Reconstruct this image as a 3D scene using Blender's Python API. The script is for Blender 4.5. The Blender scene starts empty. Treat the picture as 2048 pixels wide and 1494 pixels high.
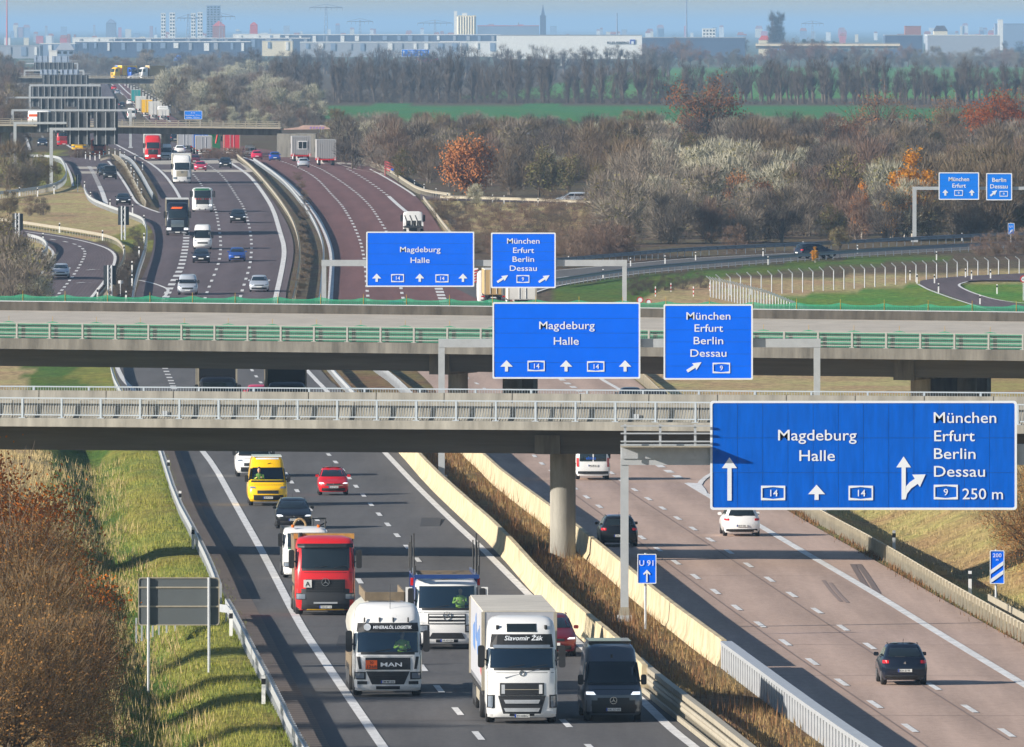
import bpy, bmesh, math, random
from mathutils import Vector, Matrix
R = math.radians
sc = bpy.context.scene
col = sc.collection
# ---------------------------------------------------------------- camera
F, CX, YH, CZ = 28000.0, 1024.0, 52.0, 24.5      # focal length in photo pixels, horizon row, eye height
cd = bpy.data.cameras.new("camera"); cam = bpy.data.objects.new("camera", cd); col.objects.link(cam)
cd.sensor_fit = 'HORIZONTAL'; cd.sensor_width = 36; cd.lens = F / 2048 * 36
cd.shift_y = -(747 - YH) / 2048
cd.clip_start = 1; cd.clip_end = 300000
cam.location = (0, 0, CZ); cam.rotation_euler = (R(90), 0, 0)
sc.camera = cam
# ---------------------------------------------------------------- sky, sun, exposure
SUN_EL, SUN_AZ = R(20), R(21)                    # azimuth: from the left, turned behind the viewer
w = bpy.data.worlds.new("World"); sc.world = w; w.use_nodes = True
wn = w.node_tree
sky = wn.nodes.new('ShaderNodeTexSky'); sky.sky_type = 'NISHITA'; sky.sun_disc = False
sky.sun_elevation = SUN_EL; sky.sun_rotation = math.atan2(-math.cos(SUN_AZ), -math.sin(SUN_AZ))
sky.air_density = 1.0; sky.dust_density = 0.3; sky.ozone_density = 2.0
bg = wn.nodes['Background']; bg.inputs[1].default_value = 0.066
wn.links.new(sky.outputs[0], bg.inputs[0])
sl = bpy.data.lights.new("sun", 'SUN'); sl.energy = 5.0; sl.angle = R(0.5); sl.color = (1, .92, .82)
so = bpy.data.objects.new("sun", sl); col.objects.link(so)
sdir = Vector((math.cos(SUN_AZ) * math.cos(SUN_EL), math.sin(SUN_AZ) * math.cos(SUN_EL), -math.sin(SUN_EL)))
so.rotation_euler = sdir.to_track_quat('-Z', 'Y').to_euler(); so.location = (-200, 200, 300)
sc.view_settings.view_transform = 'Standard'; sc.view_settings.look = 'None'
sc.view_settings.gamma = 1; sc.view_settings.exposure = 0.72
sc.render.engine = 'CYCLES'
sc.cycles.volume_bounces = 0; sc.cycles.max_bounces = 5; sc.cycles.transparent_max_bounces = 12
# ---------------------------------------------------------------- mapping and small helpers
HT = [(2400, 24.5), (1494, 24.5), (1100, 25), (900, 26.2), (766, 27.3), (600, 26.3), (520, 24.5), (430, 22.5), (340, 21.2), (280, 21), (150, 21), (58, 21)]
DT = [(F * h / (y - YH), CZ - h) for y, h in HT]
def lin(t, x):
    if x <= t[0][0]: return t[0][1]
    for a, b in zip(t, t[1:]):
        if x <= b[0]: return a[1] + (b[1] - a[1]) * (x - a[0]) / (b[0] - a[0])
    return t[-1][1]
def zr(d): return (lin(DT, d - .03 * d) + 2 * lin(DT, d) + lin(DT, d + .03 * d)) / 4
def gp(px, py, dz=0.0):
    """ground point seen at a photo position"""
    k = (py - YH) / F; lo, hi = 200.0, 90000.0
    for _ in range(46):
        m = (lo + hi) / 2
        if CZ - k * m > zr(m) + dz: lo = m
        else: hi = m
    return Vector(((px - CX) / F * lo, lo, zr(lo) + dz))
def at(px, py, d): return Vector(((px - CX) / F * d, d, CZ - (py - YH) / F * d))
def gd(px, d, dz=0.0): return Vector(((px - CX) / F * d, d, zr(d) + dz))
def pix(v): return (CX + v[0] / v[1] * F, YH + (CZ - v[2]) / v[1] * F)
def lerpx(poly, y):      # poly of (x,y) photo points, any order in y -> x at row y
    p = sorted((b, a) for a, b in poly)
    return lin(p, y)
def resample(poly, n):
    L = [0]
    for a, b in zip(poly, poly[1:]): L.append(L[-1] + math.hypot(b[0] - a[0], b[1] - a[1]))
    out = []; t = list(zip(L, poly))
    tx = [(l, p[0]) for l, p in t]; ty = [(l, p[1]) for l, p in t]
    for i in range(n):
        s = L[-1] * i / (n - 1); out.append((lin(tx, s), lin(ty, s)))
    return out
def smooth(poly, it=2):
    for _ in range(it):
        q = [poly[0]]
        for a, b in zip(poly, poly[1:]):
            q.append((a[0] * .75 + b[0] * .25, a[1] * .75 + b[1] * .25)); q.append((a[0] * .25 + b[0] * .75, a[1] * .25 + b[1] * .75))
        q.append(poly[-1]); poly = q
    return poly
def wline(poly, dz=0.0, it=2, step=6.0):
    """photo polyline on the ground -> world points about every step metres"""
    w_ = [gp(x, y, dz) for x, y in smooth(poly, it)]
    out = [w_[0]]; acc = 0
    for a, b in zip(w_, w_[1:]):
        L = (b - a).length; s = step - acc
        while s < L: out.append(a.lerp(b, s / L)); s += step
        acc = L - (s - step)
    if (out[-1] - w_[-1]).length > step * .3: out.append(w_[-1])
    for p in out: p.z = zr(p.y) + dz
    return out
# ---------------------------------------------------------------- materials
def S(r, g, b): return tuple(((c / 255 / 12.92) if c / 255 < .04045 else ((c / 255 + .055) / 1.055) ** 2.4) for c in (r, g, b)) + (1,)
MATS = {}
def mat(name, c, rough=.6, metal=0, spec=.5, coat=0, noise=None, bump=0, emit=None, rand=0, alpha=1):
    """noise=(scale, amount, (stretch xyz))"""
    if name in MATS: return MATS[name]
    m = bpy.data.materials.new(name); m.use_nodes = True; MATS[name] = m
    nt = m.node_tree; b = nt.nodes['Principled BSDF']
    c = tuple(c[:3]) + (1,)
    b.inputs['Base Color'].default_value = c; b.inputs['Roughness'].default_value = rough
    b.inputs['Metallic'].default_value = metal; b.inputs['Specular IOR Level'].default_value = spec
    b.inputs['Coat Weight'].default_value = coat; b.inputs['Coat Roughness'].default_value = .04
    b.inputs['Alpha'].default_value = alpha
    if emit:
        b.inputs['Emission Color'].default_value = emit[0]; b.inputs['Emission Strength'].default_value = emit[1]
    last = None
    if noise:
        tc = nt.nodes.new('ShaderNodeTexCoord'); mp = nt.nodes.new('ShaderNodeMapping')
        if len(noise) > 2: mp.inputs['Scale'].default_value = noise[2]
        nz = nt.nodes.new('ShaderNodeTexNoise'); nz.inputs['Scale'].default_value = noise[0]; nz.inputs['Detail'].default_value = 6; nz.inputs['Roughness'].default_value = .65
        nt.links.new(tc.outputs['Object'], mp.inputs[0]); nt.links.new(mp.outputs[0], nz.inputs[0])
        rp = nt.nodes.new('ShaderNodeMapRange'); rp.inputs[1].default_value = .25; rp.inputs[2].default_value = .75
        rp.inputs[3].default_value = 1 - noise[1]; rp.inputs[4].default_value = 1 + noise[1]
        nt.links.new(nz.outputs[0], rp.inputs[0])
        mx = nt.nodes.new('ShaderNodeVectorMath'); mx.operation = 'SCALE'; mx.inputs[0].default_value = c[:3]
        nt.links.new(rp.outputs[0], mx.inputs[3]); last = mx.outputs[0]
        if bump:
            bp = nt.nodes.new('ShaderNodeBump'); bp.inputs['Strength'].default_value = bump; bp.inputs['Distance'].default_value = .1
            nt.links.new(nz.outputs[0], bp.inputs['Height']); nt.links.new(bp.outputs[0], b.inputs['Normal'])
    if rand:
        oi = nt.nodes.new('ShaderNodeObjectInfo')
        hs = nt.nodes.new('ShaderNodeHueSaturation')
        r2 = nt.nodes.new('ShaderNodeMapRange'); r2.inputs[3].default_value = 1 - rand; r2.inputs[4].default_value = 1 + rand
        r3 = nt.nodes.new('ShaderNodeMapRange'); r3.inputs[3].default_value = .5 - rand * .04; r3.inputs[4].default_value = .5 + rand * .04
        ml = nt.nodes.new('ShaderNodeMath'); ml.operation = 'FRACT'; m2 = nt.nodes.new('ShaderNodeMath'); m2.operation = 'MULTIPLY'; m2.inputs[1].default_value = 7.31
        nt.links.new(oi.outputs['Random'], r2.inputs[0]); nt.links.new(oi.outputs['Random'], m2.inputs[0]); nt.links.new(m2.outputs[0], ml.inputs[0]); nt.links.new(ml.outputs[0], r3.inputs[0])
        nt.links.new(r2.outputs[0], hs.inputs['Value']); nt.links.new(r3.outputs[0], hs.inputs['Hue'])
        if last: nt.links.new(last, hs.inputs['Color'])
        else: hs.inputs['Color'].default_value = c
        last = hs.outputs[0]
    if last: nt.links.new(last, b.inputs['Base Color'])
    return m
# ---------------------------------------------------------------- objects
def tag(o, label=None, cat=None, group=None, kind=None):
    if label: o['label'] = label
    if cat: o['category'] = cat
    if group: o['group'] = group
    if kind: o['kind'] = kind
    return o
def link(o, parent=None):
    col.objects.link(o)
    if parent: o.parent = parent
    return o
def empty(name, loc=(0, 0, 0), rz=0):
    o = bpy.data.objects.new(name, None); o.location = loc; o.rotation_euler = (0, 0, rz); o.empty_display_size = .3
    return link(o)
class MB:
    def __init__(s): s.v = []; s.f = []
    def quad(s, a, b, c, d):
        n = len(s.v); s.v += [tuple(a), tuple(b), tuple(c), tuple(d)]; s.f.append((n, n + 1, n + 2, n + 3))
    def box(s, x0, x1, y0, y1, z0, z1, bev=0):
        n = len(s.v)
        s.v += [(x, y, z) for z in (z0, z1) for x, y in ((x0, y0), (x1, y0), (x1, y1), (x0, y1))]
        s.f += [tuple(n + i for i in q) for q in ((3, 2, 1, 0), (4, 5, 6, 7), (0, 1, 5, 4), (1, 2, 6, 5), (2, 3, 7, 6), (3, 0, 4, 7))]
        return s
    def bar(s, a, b, r, n=4, r2=None):
        a = Vector(a); b = Vector(b); d = (b - a)
        if d.length < 1e-6: return s
        d.normalize(); u = d.orthogonal().normalized(); v = d.cross(u); k = len(s.v); r2 = r if r2 is None else r2
        for p, q in ((a, r), (b, r2)):
            for i in range(n):
                t = 2 * math.pi * (i + .5) / n; s.v.append(tuple(p + (u * math.cos(t) + v * math.sin(t)) * q))
        for i in range(n): s.f.append((k + i, k + (i + 1) % n, k + n + (i + 1) % n, k + n + i))
        s.f.append(tuple(k + i for i in reversed(range(n)))); s.f.append(tuple(k + n + i for i in range(n)))
        return s
    def loft(s, rings, cap=True, closed=True):
        k = len(s.v); n = len(rings[0])
        for r in rings: s.v += [tuple(p) for p in r]
        m = n if closed else n - 1
        for j in range(len(rings) - 1):
            for i in range(m): s.f.append((k + j * n + i, k + j * n + (i + 1) % n, k + (j + 1) * n + (i + 1) % n, k + (j + 1) * n + i))
        if cap and closed:
            s.f.append(tuple(k + i for i in reversed(range(n)))); s.f.append(tuple(k + (len(rings) - 1) * n + i for i in range(n)))
        return s
    def prism(s, poly, y0, y1):
        """outline in x,z (counter-clockwise seen from -y) given thickness y0..y1"""
        a = [(x, y0, z) for x, z in poly]; b = [(x, y1, z) for x, z in poly]
        return s.loft([b, a])
    def frame(s, outer, inner, y0, y1):
        k = len(s.v); n = len(outer)
        s.v += [(x, y0, z) for x, z in outer] + [(x, y0, z) for x, z in inner] + [(x, y1, z) for x, z in outer] + [(x, y1, z) for x, z in inner]
        for i in range(n):
            j = (i + 1) % n
            s.f += [(k + i, k + j, k + n + j, k + n + i), (k + 2 * n + j, k + 2 * n + i, k + 3 * n + i, k + 3 * n + j),
                    (k + i, k + 2 * n + i, k + 2 * n + j, k + j), (k + n + i, k + n + j, k + 3 * n + j, k + 3 * n + i)]
        return s
    def mesh(s, name, m, sm=None):
        me = bpy.data.meshes.new(name); me.from_pydata(s.v, [], s.f)
        for q in (m if isinstance(m, (list, tuple)) else [m]): me.materials.append(q)
        if sm is not None:
            for p in me.polygons: p.use_smooth = True
            me.set_sharp_from_angle(angle=R(sm))
        return me
    def build(s, name, m, parent=None, sm=None):
        return link(bpy.data.objects.new(name, s.mesh(name, m, sm)), parent)
def rrect(x0, x1, z0, z1, r, n=4):
    out = []
    for cx, cz, a0 in ((x1 - r, z0 + r, -90), (x1 - r, z1 - r, 0), (x0 + r, z1 - r, 90), (x0 + r, z0 + r, 180)):
        for i in range(n + 1):
            a = R(a0 + 90 * i / n); out.append((cx + r * math.cos(a), cz + r * math.sin(a)))
    return out
TXT = {}
def text_mesh(body, h, m, bold=0.0, align='CENTER', width=None, shear=0):
    """flat lettering standing in the x,z plane, facing -y; h = height of a capital"""
    key = (body, round(h, 3), m.name, bold, align, width, shear)
    if key in TXT: return TXT[key]
    cu = bpy.data.curves.new("lettering", 'FONT'); cu.body = body; cu.size = h / .73; cu.align_x = align; cu.align_y = 'BOTTOM_BASELINE'
    cu.offset = bold * h; cu.shear = shear; cu.extrude = 0; cu.resolution_u = 3; cu.fill_mode = 'FRONT'
    o = bpy.data.objects.new("tmp", cu); col.objects.link(o)
    dg = bpy.context.evaluated_depsgraph_get(); me = bpy.data.meshes.new_from_object(o.evaluated_get(dg))
    bpy.data.objects.remove(o); bpy.data.curves.remove(cu)
    k = 1
    if me.vertices:
        xs = [v.co.x for v in me.vertices]; wd = max(xs) - min(xs)
        if width and wd > 0: k = width / wd
    for v in me.vertices: v.co = (v.co.x * k, 0, v.co.y)
    me.materials.clear(); me.materials.append(m); me.name = "lettering"; TXT[key] = me
    return me
def text(body, loc, h, m, parent=None, rx=0, rz=0, name="lettering", **kw):
    o = bpy.data.objects.new(name, text_mesh(body, h, m, **kw)); o.location = loc; o.rotation_euler = (rx, 0, rz)
    return link(o, parent)
# ================================================================ SETTING
rnd = random.Random(7)
Z4 = (1, 1, 1)
def road_mat(name, c, lane, off, wear=.12, grain=.14, spec=.12):
    """paving with darker lane centres, long streaks and patches; 'lat' = metres from the left edge"""
    m = bpy.data.materials.new(name); m.use_nodes = True; MATS[name] = m; nt = m.node_tree; b = nt.nodes['Principled BSDF']; b.inputs['Roughness'].default_value = .9; b.inputs['Specular IOR Level'].default_value = spec
    N = nt.nodes.new; Lk = nt.links.new
    a = N('ShaderNodeAttribute'); a.attribute_name = 'lat'
    def math_(op, x, y=None):
        n = N('ShaderNodeMath'); n.operation = op
        for i, v in enumerate((x, y)):
            if v is None: continue
            if isinstance(v, (int, float)): n.inputs[i].default_value = v
            else: Lk(v, n.inputs[i])
        return n.outputs[0]
    cw = math_('COSINE', math_('MULTIPLY', math_('SUBTRACT', a.outputs['Fac'], off), 2 * math.pi / lane))
    tc = N('ShaderNodeTexCoord')
    def nz(scale, st, det=5, lo=0.0, hi=1.0):
        mp = N('ShaderNodeMapping'); mp.inputs['Scale'].default_value = st; Lk(tc.outputs['Object'], mp.inputs[0]); n = N('ShaderNodeTexNoise'); n.inputs['Scale'].default_value = scale; n.inputs['Detail'].default_value = det; n.inputs['Roughness'].default_value = .7; Lk(mp.outputs[0], n.inputs[0])
        r = N('ShaderNodeMapRange'); r.inputs[1].default_value = .3; r.inputs[2].default_value = .7; r.inputs[3].default_value = lo; r.inputs[4].default_value = hi; Lk(n.outputs[0], r.inputs[0]); return r.outputs[0]
    k = math_('MULTIPLY', math_('MULTIPLY', cw, nz(.25, (1, .08, 1), 3, .4, 1.3)), wear)
    v = math_('ADD', math_('ADD', 1.0, k), math_('ADD', nz(.7, (1, .035, 1), 6, -grain, grain), math_('ADD', nz(3.5, (1, .3, 1), 4, -grain * .6, grain * .6), nz(.05, (1, .6, 1), 3, -.07, .07))))
    sc_ = N('ShaderNodeVectorMath'); sc_.operation = 'SCALE'; sc_.inputs[0].default_value = c[:3]; Lk(v, sc_.inputs[3]); Lk(sc_.outputs[0], b.inputs['Base Color']); return m
m_asph = road_mat('asphalt', S(97, 96, 96), 3.5, 4.3, -.05)
m_asph2 = road_mat('asphalt_mauve', S(98, 88, 91), 3.4, 3.0, -.08)
m_red = road_mat('asphalt_reddish', S(114, 84, 82), 3.5, 1.2, -.09)
m_pink = road_mat('road_concrete_pink', S(174, 152, 139), 3.5, 1.0, .12)
m_slab = mat('road_concrete_pale', S(180, 173, 162), .9, spec=.15, noise=(.5, .14))
m_white = mat('marking_white', (.66, .66, .65), .8, spec=.15, noise=(2.5, .25, (1, .3, 1)))
m_conc = mat('concrete', S(146, 143, 134), .9, spec=.2, noise=(1.3, .42, (1, 1, .18)), bump=.25)
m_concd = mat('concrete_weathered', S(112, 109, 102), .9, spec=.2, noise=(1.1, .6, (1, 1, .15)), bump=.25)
m_cream = mat('barrier_concrete', S(188, 173, 142), .9, spec=.2, noise=(1.4, .38, (1, .45, .5)), bump=.2)
m_galv = mat('galvanised_steel', S(190, 194, 198), .45, metal=.35, noise=(3, .12))
m_galvd = mat('weathered_steel', S(168, 160, 142), .6, metal=.2, noise=(2, .2))
m_post = mat('gantry_steel', S(186, 190, 192), .5, metal=.25, noise=(2, .1))
m_dark = mat('sign_back', S(92, 98, 100), .6, noise=(1, .08))
m_blk = mat('black_plastic', (.015, .015, .016), .5)
m_wht = mat('white_paint', (.8, .8, .8), .45)
m_redp = mat('red_paint', S(190, 30, 35), .45)
m_green = mat('net_green', S(52, 138, 106), .7, spec=.1, noise=(4, .25), alpha=.75)
m_greend = mat('net_rib_green', S(20, 95, 75), .6)
# ---- traced edges of the carriageways (photo positions on the ground)
A_L = [(592, 1494), (565, 1433), (517, 1341), (477, 1254), (429, 1154), (398, 1091), (360, 1019), (330, 924), (318, 890), (238, 768), (226, 735), (240, 660), (268, 600), (279, 566), (291, 542), (304, 508), (309, 474), (304, 450), (318, 432), (318, 399), (308, 371), (290, 344), (273, 322), (235, 300), (190, 282), (150, 270), (150, 240), (175, 205), (196, 175), (204, 160)]
A_R = [(1420, 1494), (1306, 1400), (1236, 1336), (1171, 1281), (1086, 1203), (997, 1100), (922, 1032), (860, 973), (803, 908), (690, 788), (636, 739), (580, 640), (569, 600), (578, 556), (586, 522), (588, 488), (578, 453), (554, 412), (523, 371), (496, 341), (468, 317), (410, 297), (330, 282), (270, 265), (250, 240), (238, 210), (222, 180), (211, 160)]
B_L = [(1668, 1494), (1546, 1405), (1457, 1338), (1341, 1248), (1263, 1180), (1168, 1100), (1120, 1062), (1018, 985), (980, 950), (935, 905), (880, 789), (835, 741), (740, 670), (656, 600), (656, 556), (659, 512), (650, 477), (633, 440), (609, 406), (582, 375), (554, 351), (517, 327), (455, 310), (390, 295), (335, 272), (290, 235), (246, 190), (217, 162)]
B_R = [(2420, 1494), (2048, 1291), (1892, 1204), (1737, 1114), (1575, 1023), (1480, 960), (1410, 900), (1310, 800), (1275, 761), (1150, 680), (1010, 605), (975, 560), (930, 520), (900, 490), (882, 460), (861, 428), (841, 400), (815, 380), (775, 350), (745, 335), (700, 322), (620, 311), (520, 298), (440, 285), (395, 265), (355, 240), (308, 210), (275, 190), (246, 163)]
def XY(poly):
    return [(gp(x, y).y, gp(x, y).x) for x, y in smooth(poly, 2)]
W_AL, W_AR, W_BL, W_BR = XY(A_L), XY(A_R), XY(B_L), XY(B_R)
def lat(o, LT):
    a = o.data.attributes.new('lat', 'FLOAT', 'POINT'); a.data.foreach_set('value', LT); return o
def ribbon(name, pa, pb, m, dz, n=60, k=4, it=2, parent=None):
    a = resample(smooth(pa, it), n); b = resample(smooth(pb, it), n); M_ = MB(); V = []; LT = []
    for p, q in zip(a, b):
        P, Q = gp(*p), gp(*q)
        for i in range(k + 1):
            v = P.lerp(Q, i / k); v.z = zr(v.y) + dz; V.append(tuple(v)); LT.append((Q - P).length * i / k)
    M_.v = V
    for j in range(n - 1):
        for i in range(k):
            o = j * (k + 1) + i; M_.f.append((o, o + 1, o + k + 2, o + k + 1))
    return lat(M_.build(name, m, parent), LT)
def rows(name, pa, pb, y0, y1, m, dz, n=120, k=4, ext=0, parent=None):
    """road between two traced edges, row by row"""
    M_ = MB(); LT = []; pa = smooth(pa, 2); pb = smooth(pb, 2); da, db = gp(0, y0).y, gp(0, y1).y
    if ext: da -= ext
    wa = sorted((gp(x, y).y, gp(x, y).x) for x, y in pa); wb = sorted((gp(x, y).y, gp(x, y).x) for x, y in pb)
    def ex(t, d):
        if d < t[0][0]:
            (d0, x0), (d1, x1) = t[0], t[4]; return x0 + (x1 - x0) * (d - d0) / (d1 - d0)
        return lin(t, d)
    for j in range(n):
        d = da * (db / da) ** (j / (n - 1)); xa, xb = ex(wa, d), ex(wb, d)
        for i in range(k + 1): M_.v.append((xa + (xb - xa) * i / k, d, zr(d) + dz)); LT.append((xb - xa) * i / k)
    for j in range(n - 1):
        for i in range(k):
            o = j * (k + 1) + i; M_.f.append((o, o + 1, o + k + 2, o + k + 1))
    return tag(lat(M_.build(name, m, parent), LT), kind='structure')
def offs(w_):
    """unit sideways vectors along a world polyline"""
    out = []
    for i in range(len(w_)):
        t = w_[min(i + 1, len(w_) - 1)] - w_[max(i - 1, 0)]; t.z = 0
        t.normalize(); out.append(Vector((t.y, -t.x, 0)))
    return out
def stripe(name, poly, width, dz, parent, m=None, dash=None, step=4, it=2):
    """painted line; dash=(on, period, offset)"""
    w_ = wline(poly, dz, it, step if not dash else 1.0); n_ = offs(w_); M_ = MB()
    if not dash:
        for i in range(len(w_) - 1):
            M_.quad(w_[i] - n_[i] * width / 2, w_[i] + n_[i] * width / 2, w_[i + 1] + n_[i + 1] * width / 2, w_[i + 1] - n_[i + 1] * width / 2)
        return M_.build(name, m or m_white, parent)
    on, per, o0 = dash; i0 = int(round(o0 % per)); out = []
    i = i0
    while i + on < len(w_):
        M_ = MB(); e = int(on)
        for j in range(i, i + e, max(1, e // 2)):
            q = min(j + max(1, e // 2), i + e)
            M_.quad(w_[j] - n_[j] * width / 2, w_[j] + n_[j] * width / 2, w_[q] + n_[q] * width / 2, w_[q] - n_[q] * width / 2)
        M_.build(name, m or m_white, parent); i += int(per)
    return None
# ---- roads
road_a = rows('road_towards_viewer', A_L, A_R, 1494, 690, m_asph, .02, ext=70)
road_a2 = rows('road_towards_viewer_far', A_L, A_R, 690, 160, m_asph2, .02)
road_b = rows('road_leading_away', B_L, B_R, 1494, 690, m_pink, .02, ext=70)
road_b2 = rows('road_leading_away_far', B_L, B_R, 690, 163, m_red, .024)
D_L = [(95, 312), (126, 325), (150, 351), (164, 371), (172, 392), (219, 416), (260, 433), (302, 452), (306, 470)]
D_R = [(225, 312), (219, 320), (230, 333), (246, 355), (262, 382), (275, 409), (297, 419), (325, 428), (330, 445)]
road_d = tag(ribbon('ramp_left', D_L, D_R, m_asph2, .03), kind='structure')
L_O = [(0, 446), (51, 460), (137, 472), (205, 488), (233, 503), (236, 522), (222, 553), (195, 587), (150, 640), (120, 690)]
L_I = [(0, 478), (40, 470), (92, 488), (108, 508), (89, 539), (68, 566), (55, 594), (40, 620), (0, 660), (-20, 690)]
road_l = tag(ribbon('loop_road', L_O, L_I, m_asph2, .03), kind='structure')
K_O = [(-40, 398), (60, 386), (120, 378), (150, 372), (166, 380)]; K_I = [(-40, 384), (40, 376), (100, 368), (128, 350), (128, 330)]
E_F = [(880, 560), (985, 548), (1114, 541), (1261, 527), (1380, 516), (1656, 503), (1861, 492), (2048, 483), (2200, 476)]
E_N = [(985, 612), (1060, 588), (1114, 570), (1261, 548), (1380, 537), (1656, 515), (1861, 503), (2048, 493), (2200, 486)]
road_e = tag(ribbon('ramp_right', E_F, E_N, m_asph, .035), kind='structure')
S_O = [(2200, 540), (2048, 548), (1908, 554), (1840, 562), (1834, 567), (1861, 581), (1943, 609), (1994, 624), (2080, 650)]
S_I = [(2200, 556), (2060, 563), (1985, 562), (1935, 563), (1914, 568), (1920, 575), (1946, 587), (1997, 602), (2100, 620)]
road_s = tag(ribbon('service_road', S_O, S_I, m_asph2, .08), kind='structure')
G_F = [(840, 388), (900, 391), (1047, 396), (1230, 402), (1300, 405)]; G_N = [(842, 399), (900, 401), (1047, 405), (1230, 409), (1300, 412)]
road_g = tag(ribbon('ramp_upper', G_F, G_N, m_asph2, .04), kind='structure')
# pale concrete slabs where the roads cross small underpasses
for nm, par, q in (('pale_slab', road_a2, [(290, 322), (330, 344), (512, 344), (468, 318)]), ('pale_slab', road_b2, [(662, 323), (700, 336), (772, 350), (722, 328)]),
                   ('pale_slab', road_d, [(152, 333), (164, 347), (236, 347), (228, 334)])):
    M_ = MB(); P = [gp(x, y, .05) for x, y in q]; M_.v = [tuple(p) for p in P]; M_.f = [(0, 1, 2, 3)]; M_.build(nm, m_slab, par)
# ---- painted lines
stripe('edge_line', [(840, 1600), (766, 1494), (640, 1309), (600, 1250), (529, 1111), (477, 1019), (413, 904), (330, 830), (251, 768), (234, 735), (228, 715)], .36, .04, road_a)
stripe('edge_line', [(1480, 1570), (1390, 1494), (1340, 1456), (1289, 1404), (1173, 1302), (1064, 1196), (961, 1093), (912, 1049), (834, 973), (773, 908), (660, 788), (612, 739), (580, 700)], .36, .04, road_a)
stripe('lane_dash', [(1020, 1550), (976, 1494), (924, 1432), (883, 1384), (847, 1338), (736, 1186), (713, 1153), (636, 1042), (603, 995), (575, 952), (547, 911), (470, 830), (425, 770), (405, 735), (395, 700)], .24, .04, road_a, dash=(6, 18, 5))
stripe('lane_dash', [(1240, 1550), (1180, 1494), (1117, 1432), (1015, 1323), (861, 1150), (812, 1091), (767, 1039), (728, 992), (693, 949), (661, 912), (580, 830), (525, 770), (500, 735), (480, 700)], .24, .04, road_a, dash=(6, 18, 14))
stripe('lane_dash', [(352, 790), (346, 770), (334, 745), (330, 737), (322, 700)], .45, .04, road_a, dash=(3, 9, 2))
stripe('edge_line', [(550, 620), (550, 600), (564, 539), (570, 498), (560, 464), (547, 419), (526, 385), (502, 354), (482, 339), (455, 322)], .5, .045, road_a2)
stripe('edge_line', [(362, 399), (349, 375), (325, 344), (294, 322), (262, 305), (225, 285)], .4, .045, road_a2)
stripe('lane_dash', [(325, 610), (342, 570), (354, 551), (362, 535), (367, 515), (371, 493), (373, 474), (372, 450), (366, 420)], .7, .045, road_a2, dash=(6, 13, 0))
stripe('lane_dash', [(405, 610), (417, 576), (431, 544), (440, 517), (442, 488), (439, 460), (432, 419), (420, 399), (407, 375), (390, 351), (365, 330), (330, 312)], .3, .045, road_a2, dash=(6, 18, 4))
stripe('lane_dash', [(477, 610), (482, 588), (492, 558), (501, 527), (504, 488), (499, 453), (489, 416), (473, 392), (458, 368), (441, 347), (410, 325)], .3, .045, road_a2, dash=(6, 18, 10))
stripe('merge_line', [(278, 560), (310, 567), (335, 577), (337, 581), (328, 596), (318, 612)], .3, .05, road_a2, it=1)
stripe('edge_line', [(1725, 1494), (1515, 1338), (1395, 1248), (1311, 1180), (1214, 1100), (1162, 1062), (1056, 985), (975, 912), (900, 800)], .25, .04, road_b, m=m_pink)
stripe('lane_dash', [(1950, 1545), (1845, 1473), (1768, 1420), (1696, 1373), (1633, 1329), (1575, 1288), (1522, 1250), (1472, 1214), (1385, 1148), (1306, 1091), (1203, 1016), (1144, 972), (1116, 952), (1064, 912), (977, 782), (953, 766), (929, 753), (880, 715)], .24, .04, road_b, dash=(6, 18, 9))
stripe('lane_dash', [(2130, 1540), (2034, 1479), (1953, 1425), (1875, 1378), (1740, 1293), (1683, 1253), (1628, 1217), (1577, 1185), (1530, 1152), (1487, 1123), (1445, 1094), (1404, 1069), (1330, 1019), (1264, 976), (1234, 955), (1186, 915), (1076, 783), (1050, 765), (1037, 758), (990, 720)], .24, .04, road_b, dash=(6, 18, 4))
stripe('lane_dash', [(1360, 956), (1337, 942), (1315, 929), (1290, 910), (1167, 787), (1139, 769), (1124, 760), (1080, 720)], .45, .04, road_b, dash=(6, 12, 0))
stripe('edge_line', [(2250, 1490), (2048, 1369), (1871, 1262), (1744, 1183), (1620, 1111), (1524, 1054), (1418, 992), (1375, 966)], .4, .04, road_b)
M_ = MB(); M_.v = [tuple(gp(x, y, .045)) for x, y in [(1374, 965), (1402, 967), (1412, 980), (1418, 994)]]; M_.f = [(0, 1, 2, 3)]; M_.build('gore_marking', m_white, road_b)
stripe('gore_line', [(1398, 970), (1404, 960), (1420, 948), (1450, 935)], .3, .05, road_b, it=1)
stripe('edge_line', [(1320, 830), (1244, 781), (1205, 760), (1150, 722)], .36, .04, road_b)
stripe('edge_line', [(660, 610), (663, 556), (665, 512), (656, 477), (639, 440), (615, 406), (588, 375), (560, 351), (523, 327), (480, 312)], .5, .05, road_b2)
stripe('lane_dash', [(738, 612), (736, 595), (734, 578), (731, 530), (723, 489), (714, 465), (706, 447), (695, 428), (683, 409), (660, 385), (639, 361), (612, 342), (578, 327), (540, 316)], .32, .05, road_b2, dash=(6, 15, 3))
stripe('lane_dash', [(810, 610), (803, 585), (797, 540), (783, 490), (771, 458), (764, 448), (752, 428), (740, 411), (723, 394), (706, 380), (683, 363), (649, 341), (620, 328), (580, 316)], .32, .05, road_b2, dash=(6, 15, 8))
stripe('edge_line', [(812, 423), (793, 407), (777, 392)], .5, .05, road_b2)
stripe('lane_dash', [(777, 392), (755, 375), (723, 353), (690, 335)], .4, .05, road_b2, dash=(6, 18, 9))
stripe('edge_line', [(830, 392), (817, 382), (769, 353), (740, 338)], .35, .05, road_b2)
stripe('lane_dash', [(892, 615), (885, 599), (878, 578), (865, 545), (850, 500)], .8, .05, road_b2, dash=(6, 10, 0))
stripe('edge_line', [(890, 572), (905, 566), (930, 562)], .3, .06, road_e)
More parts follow.
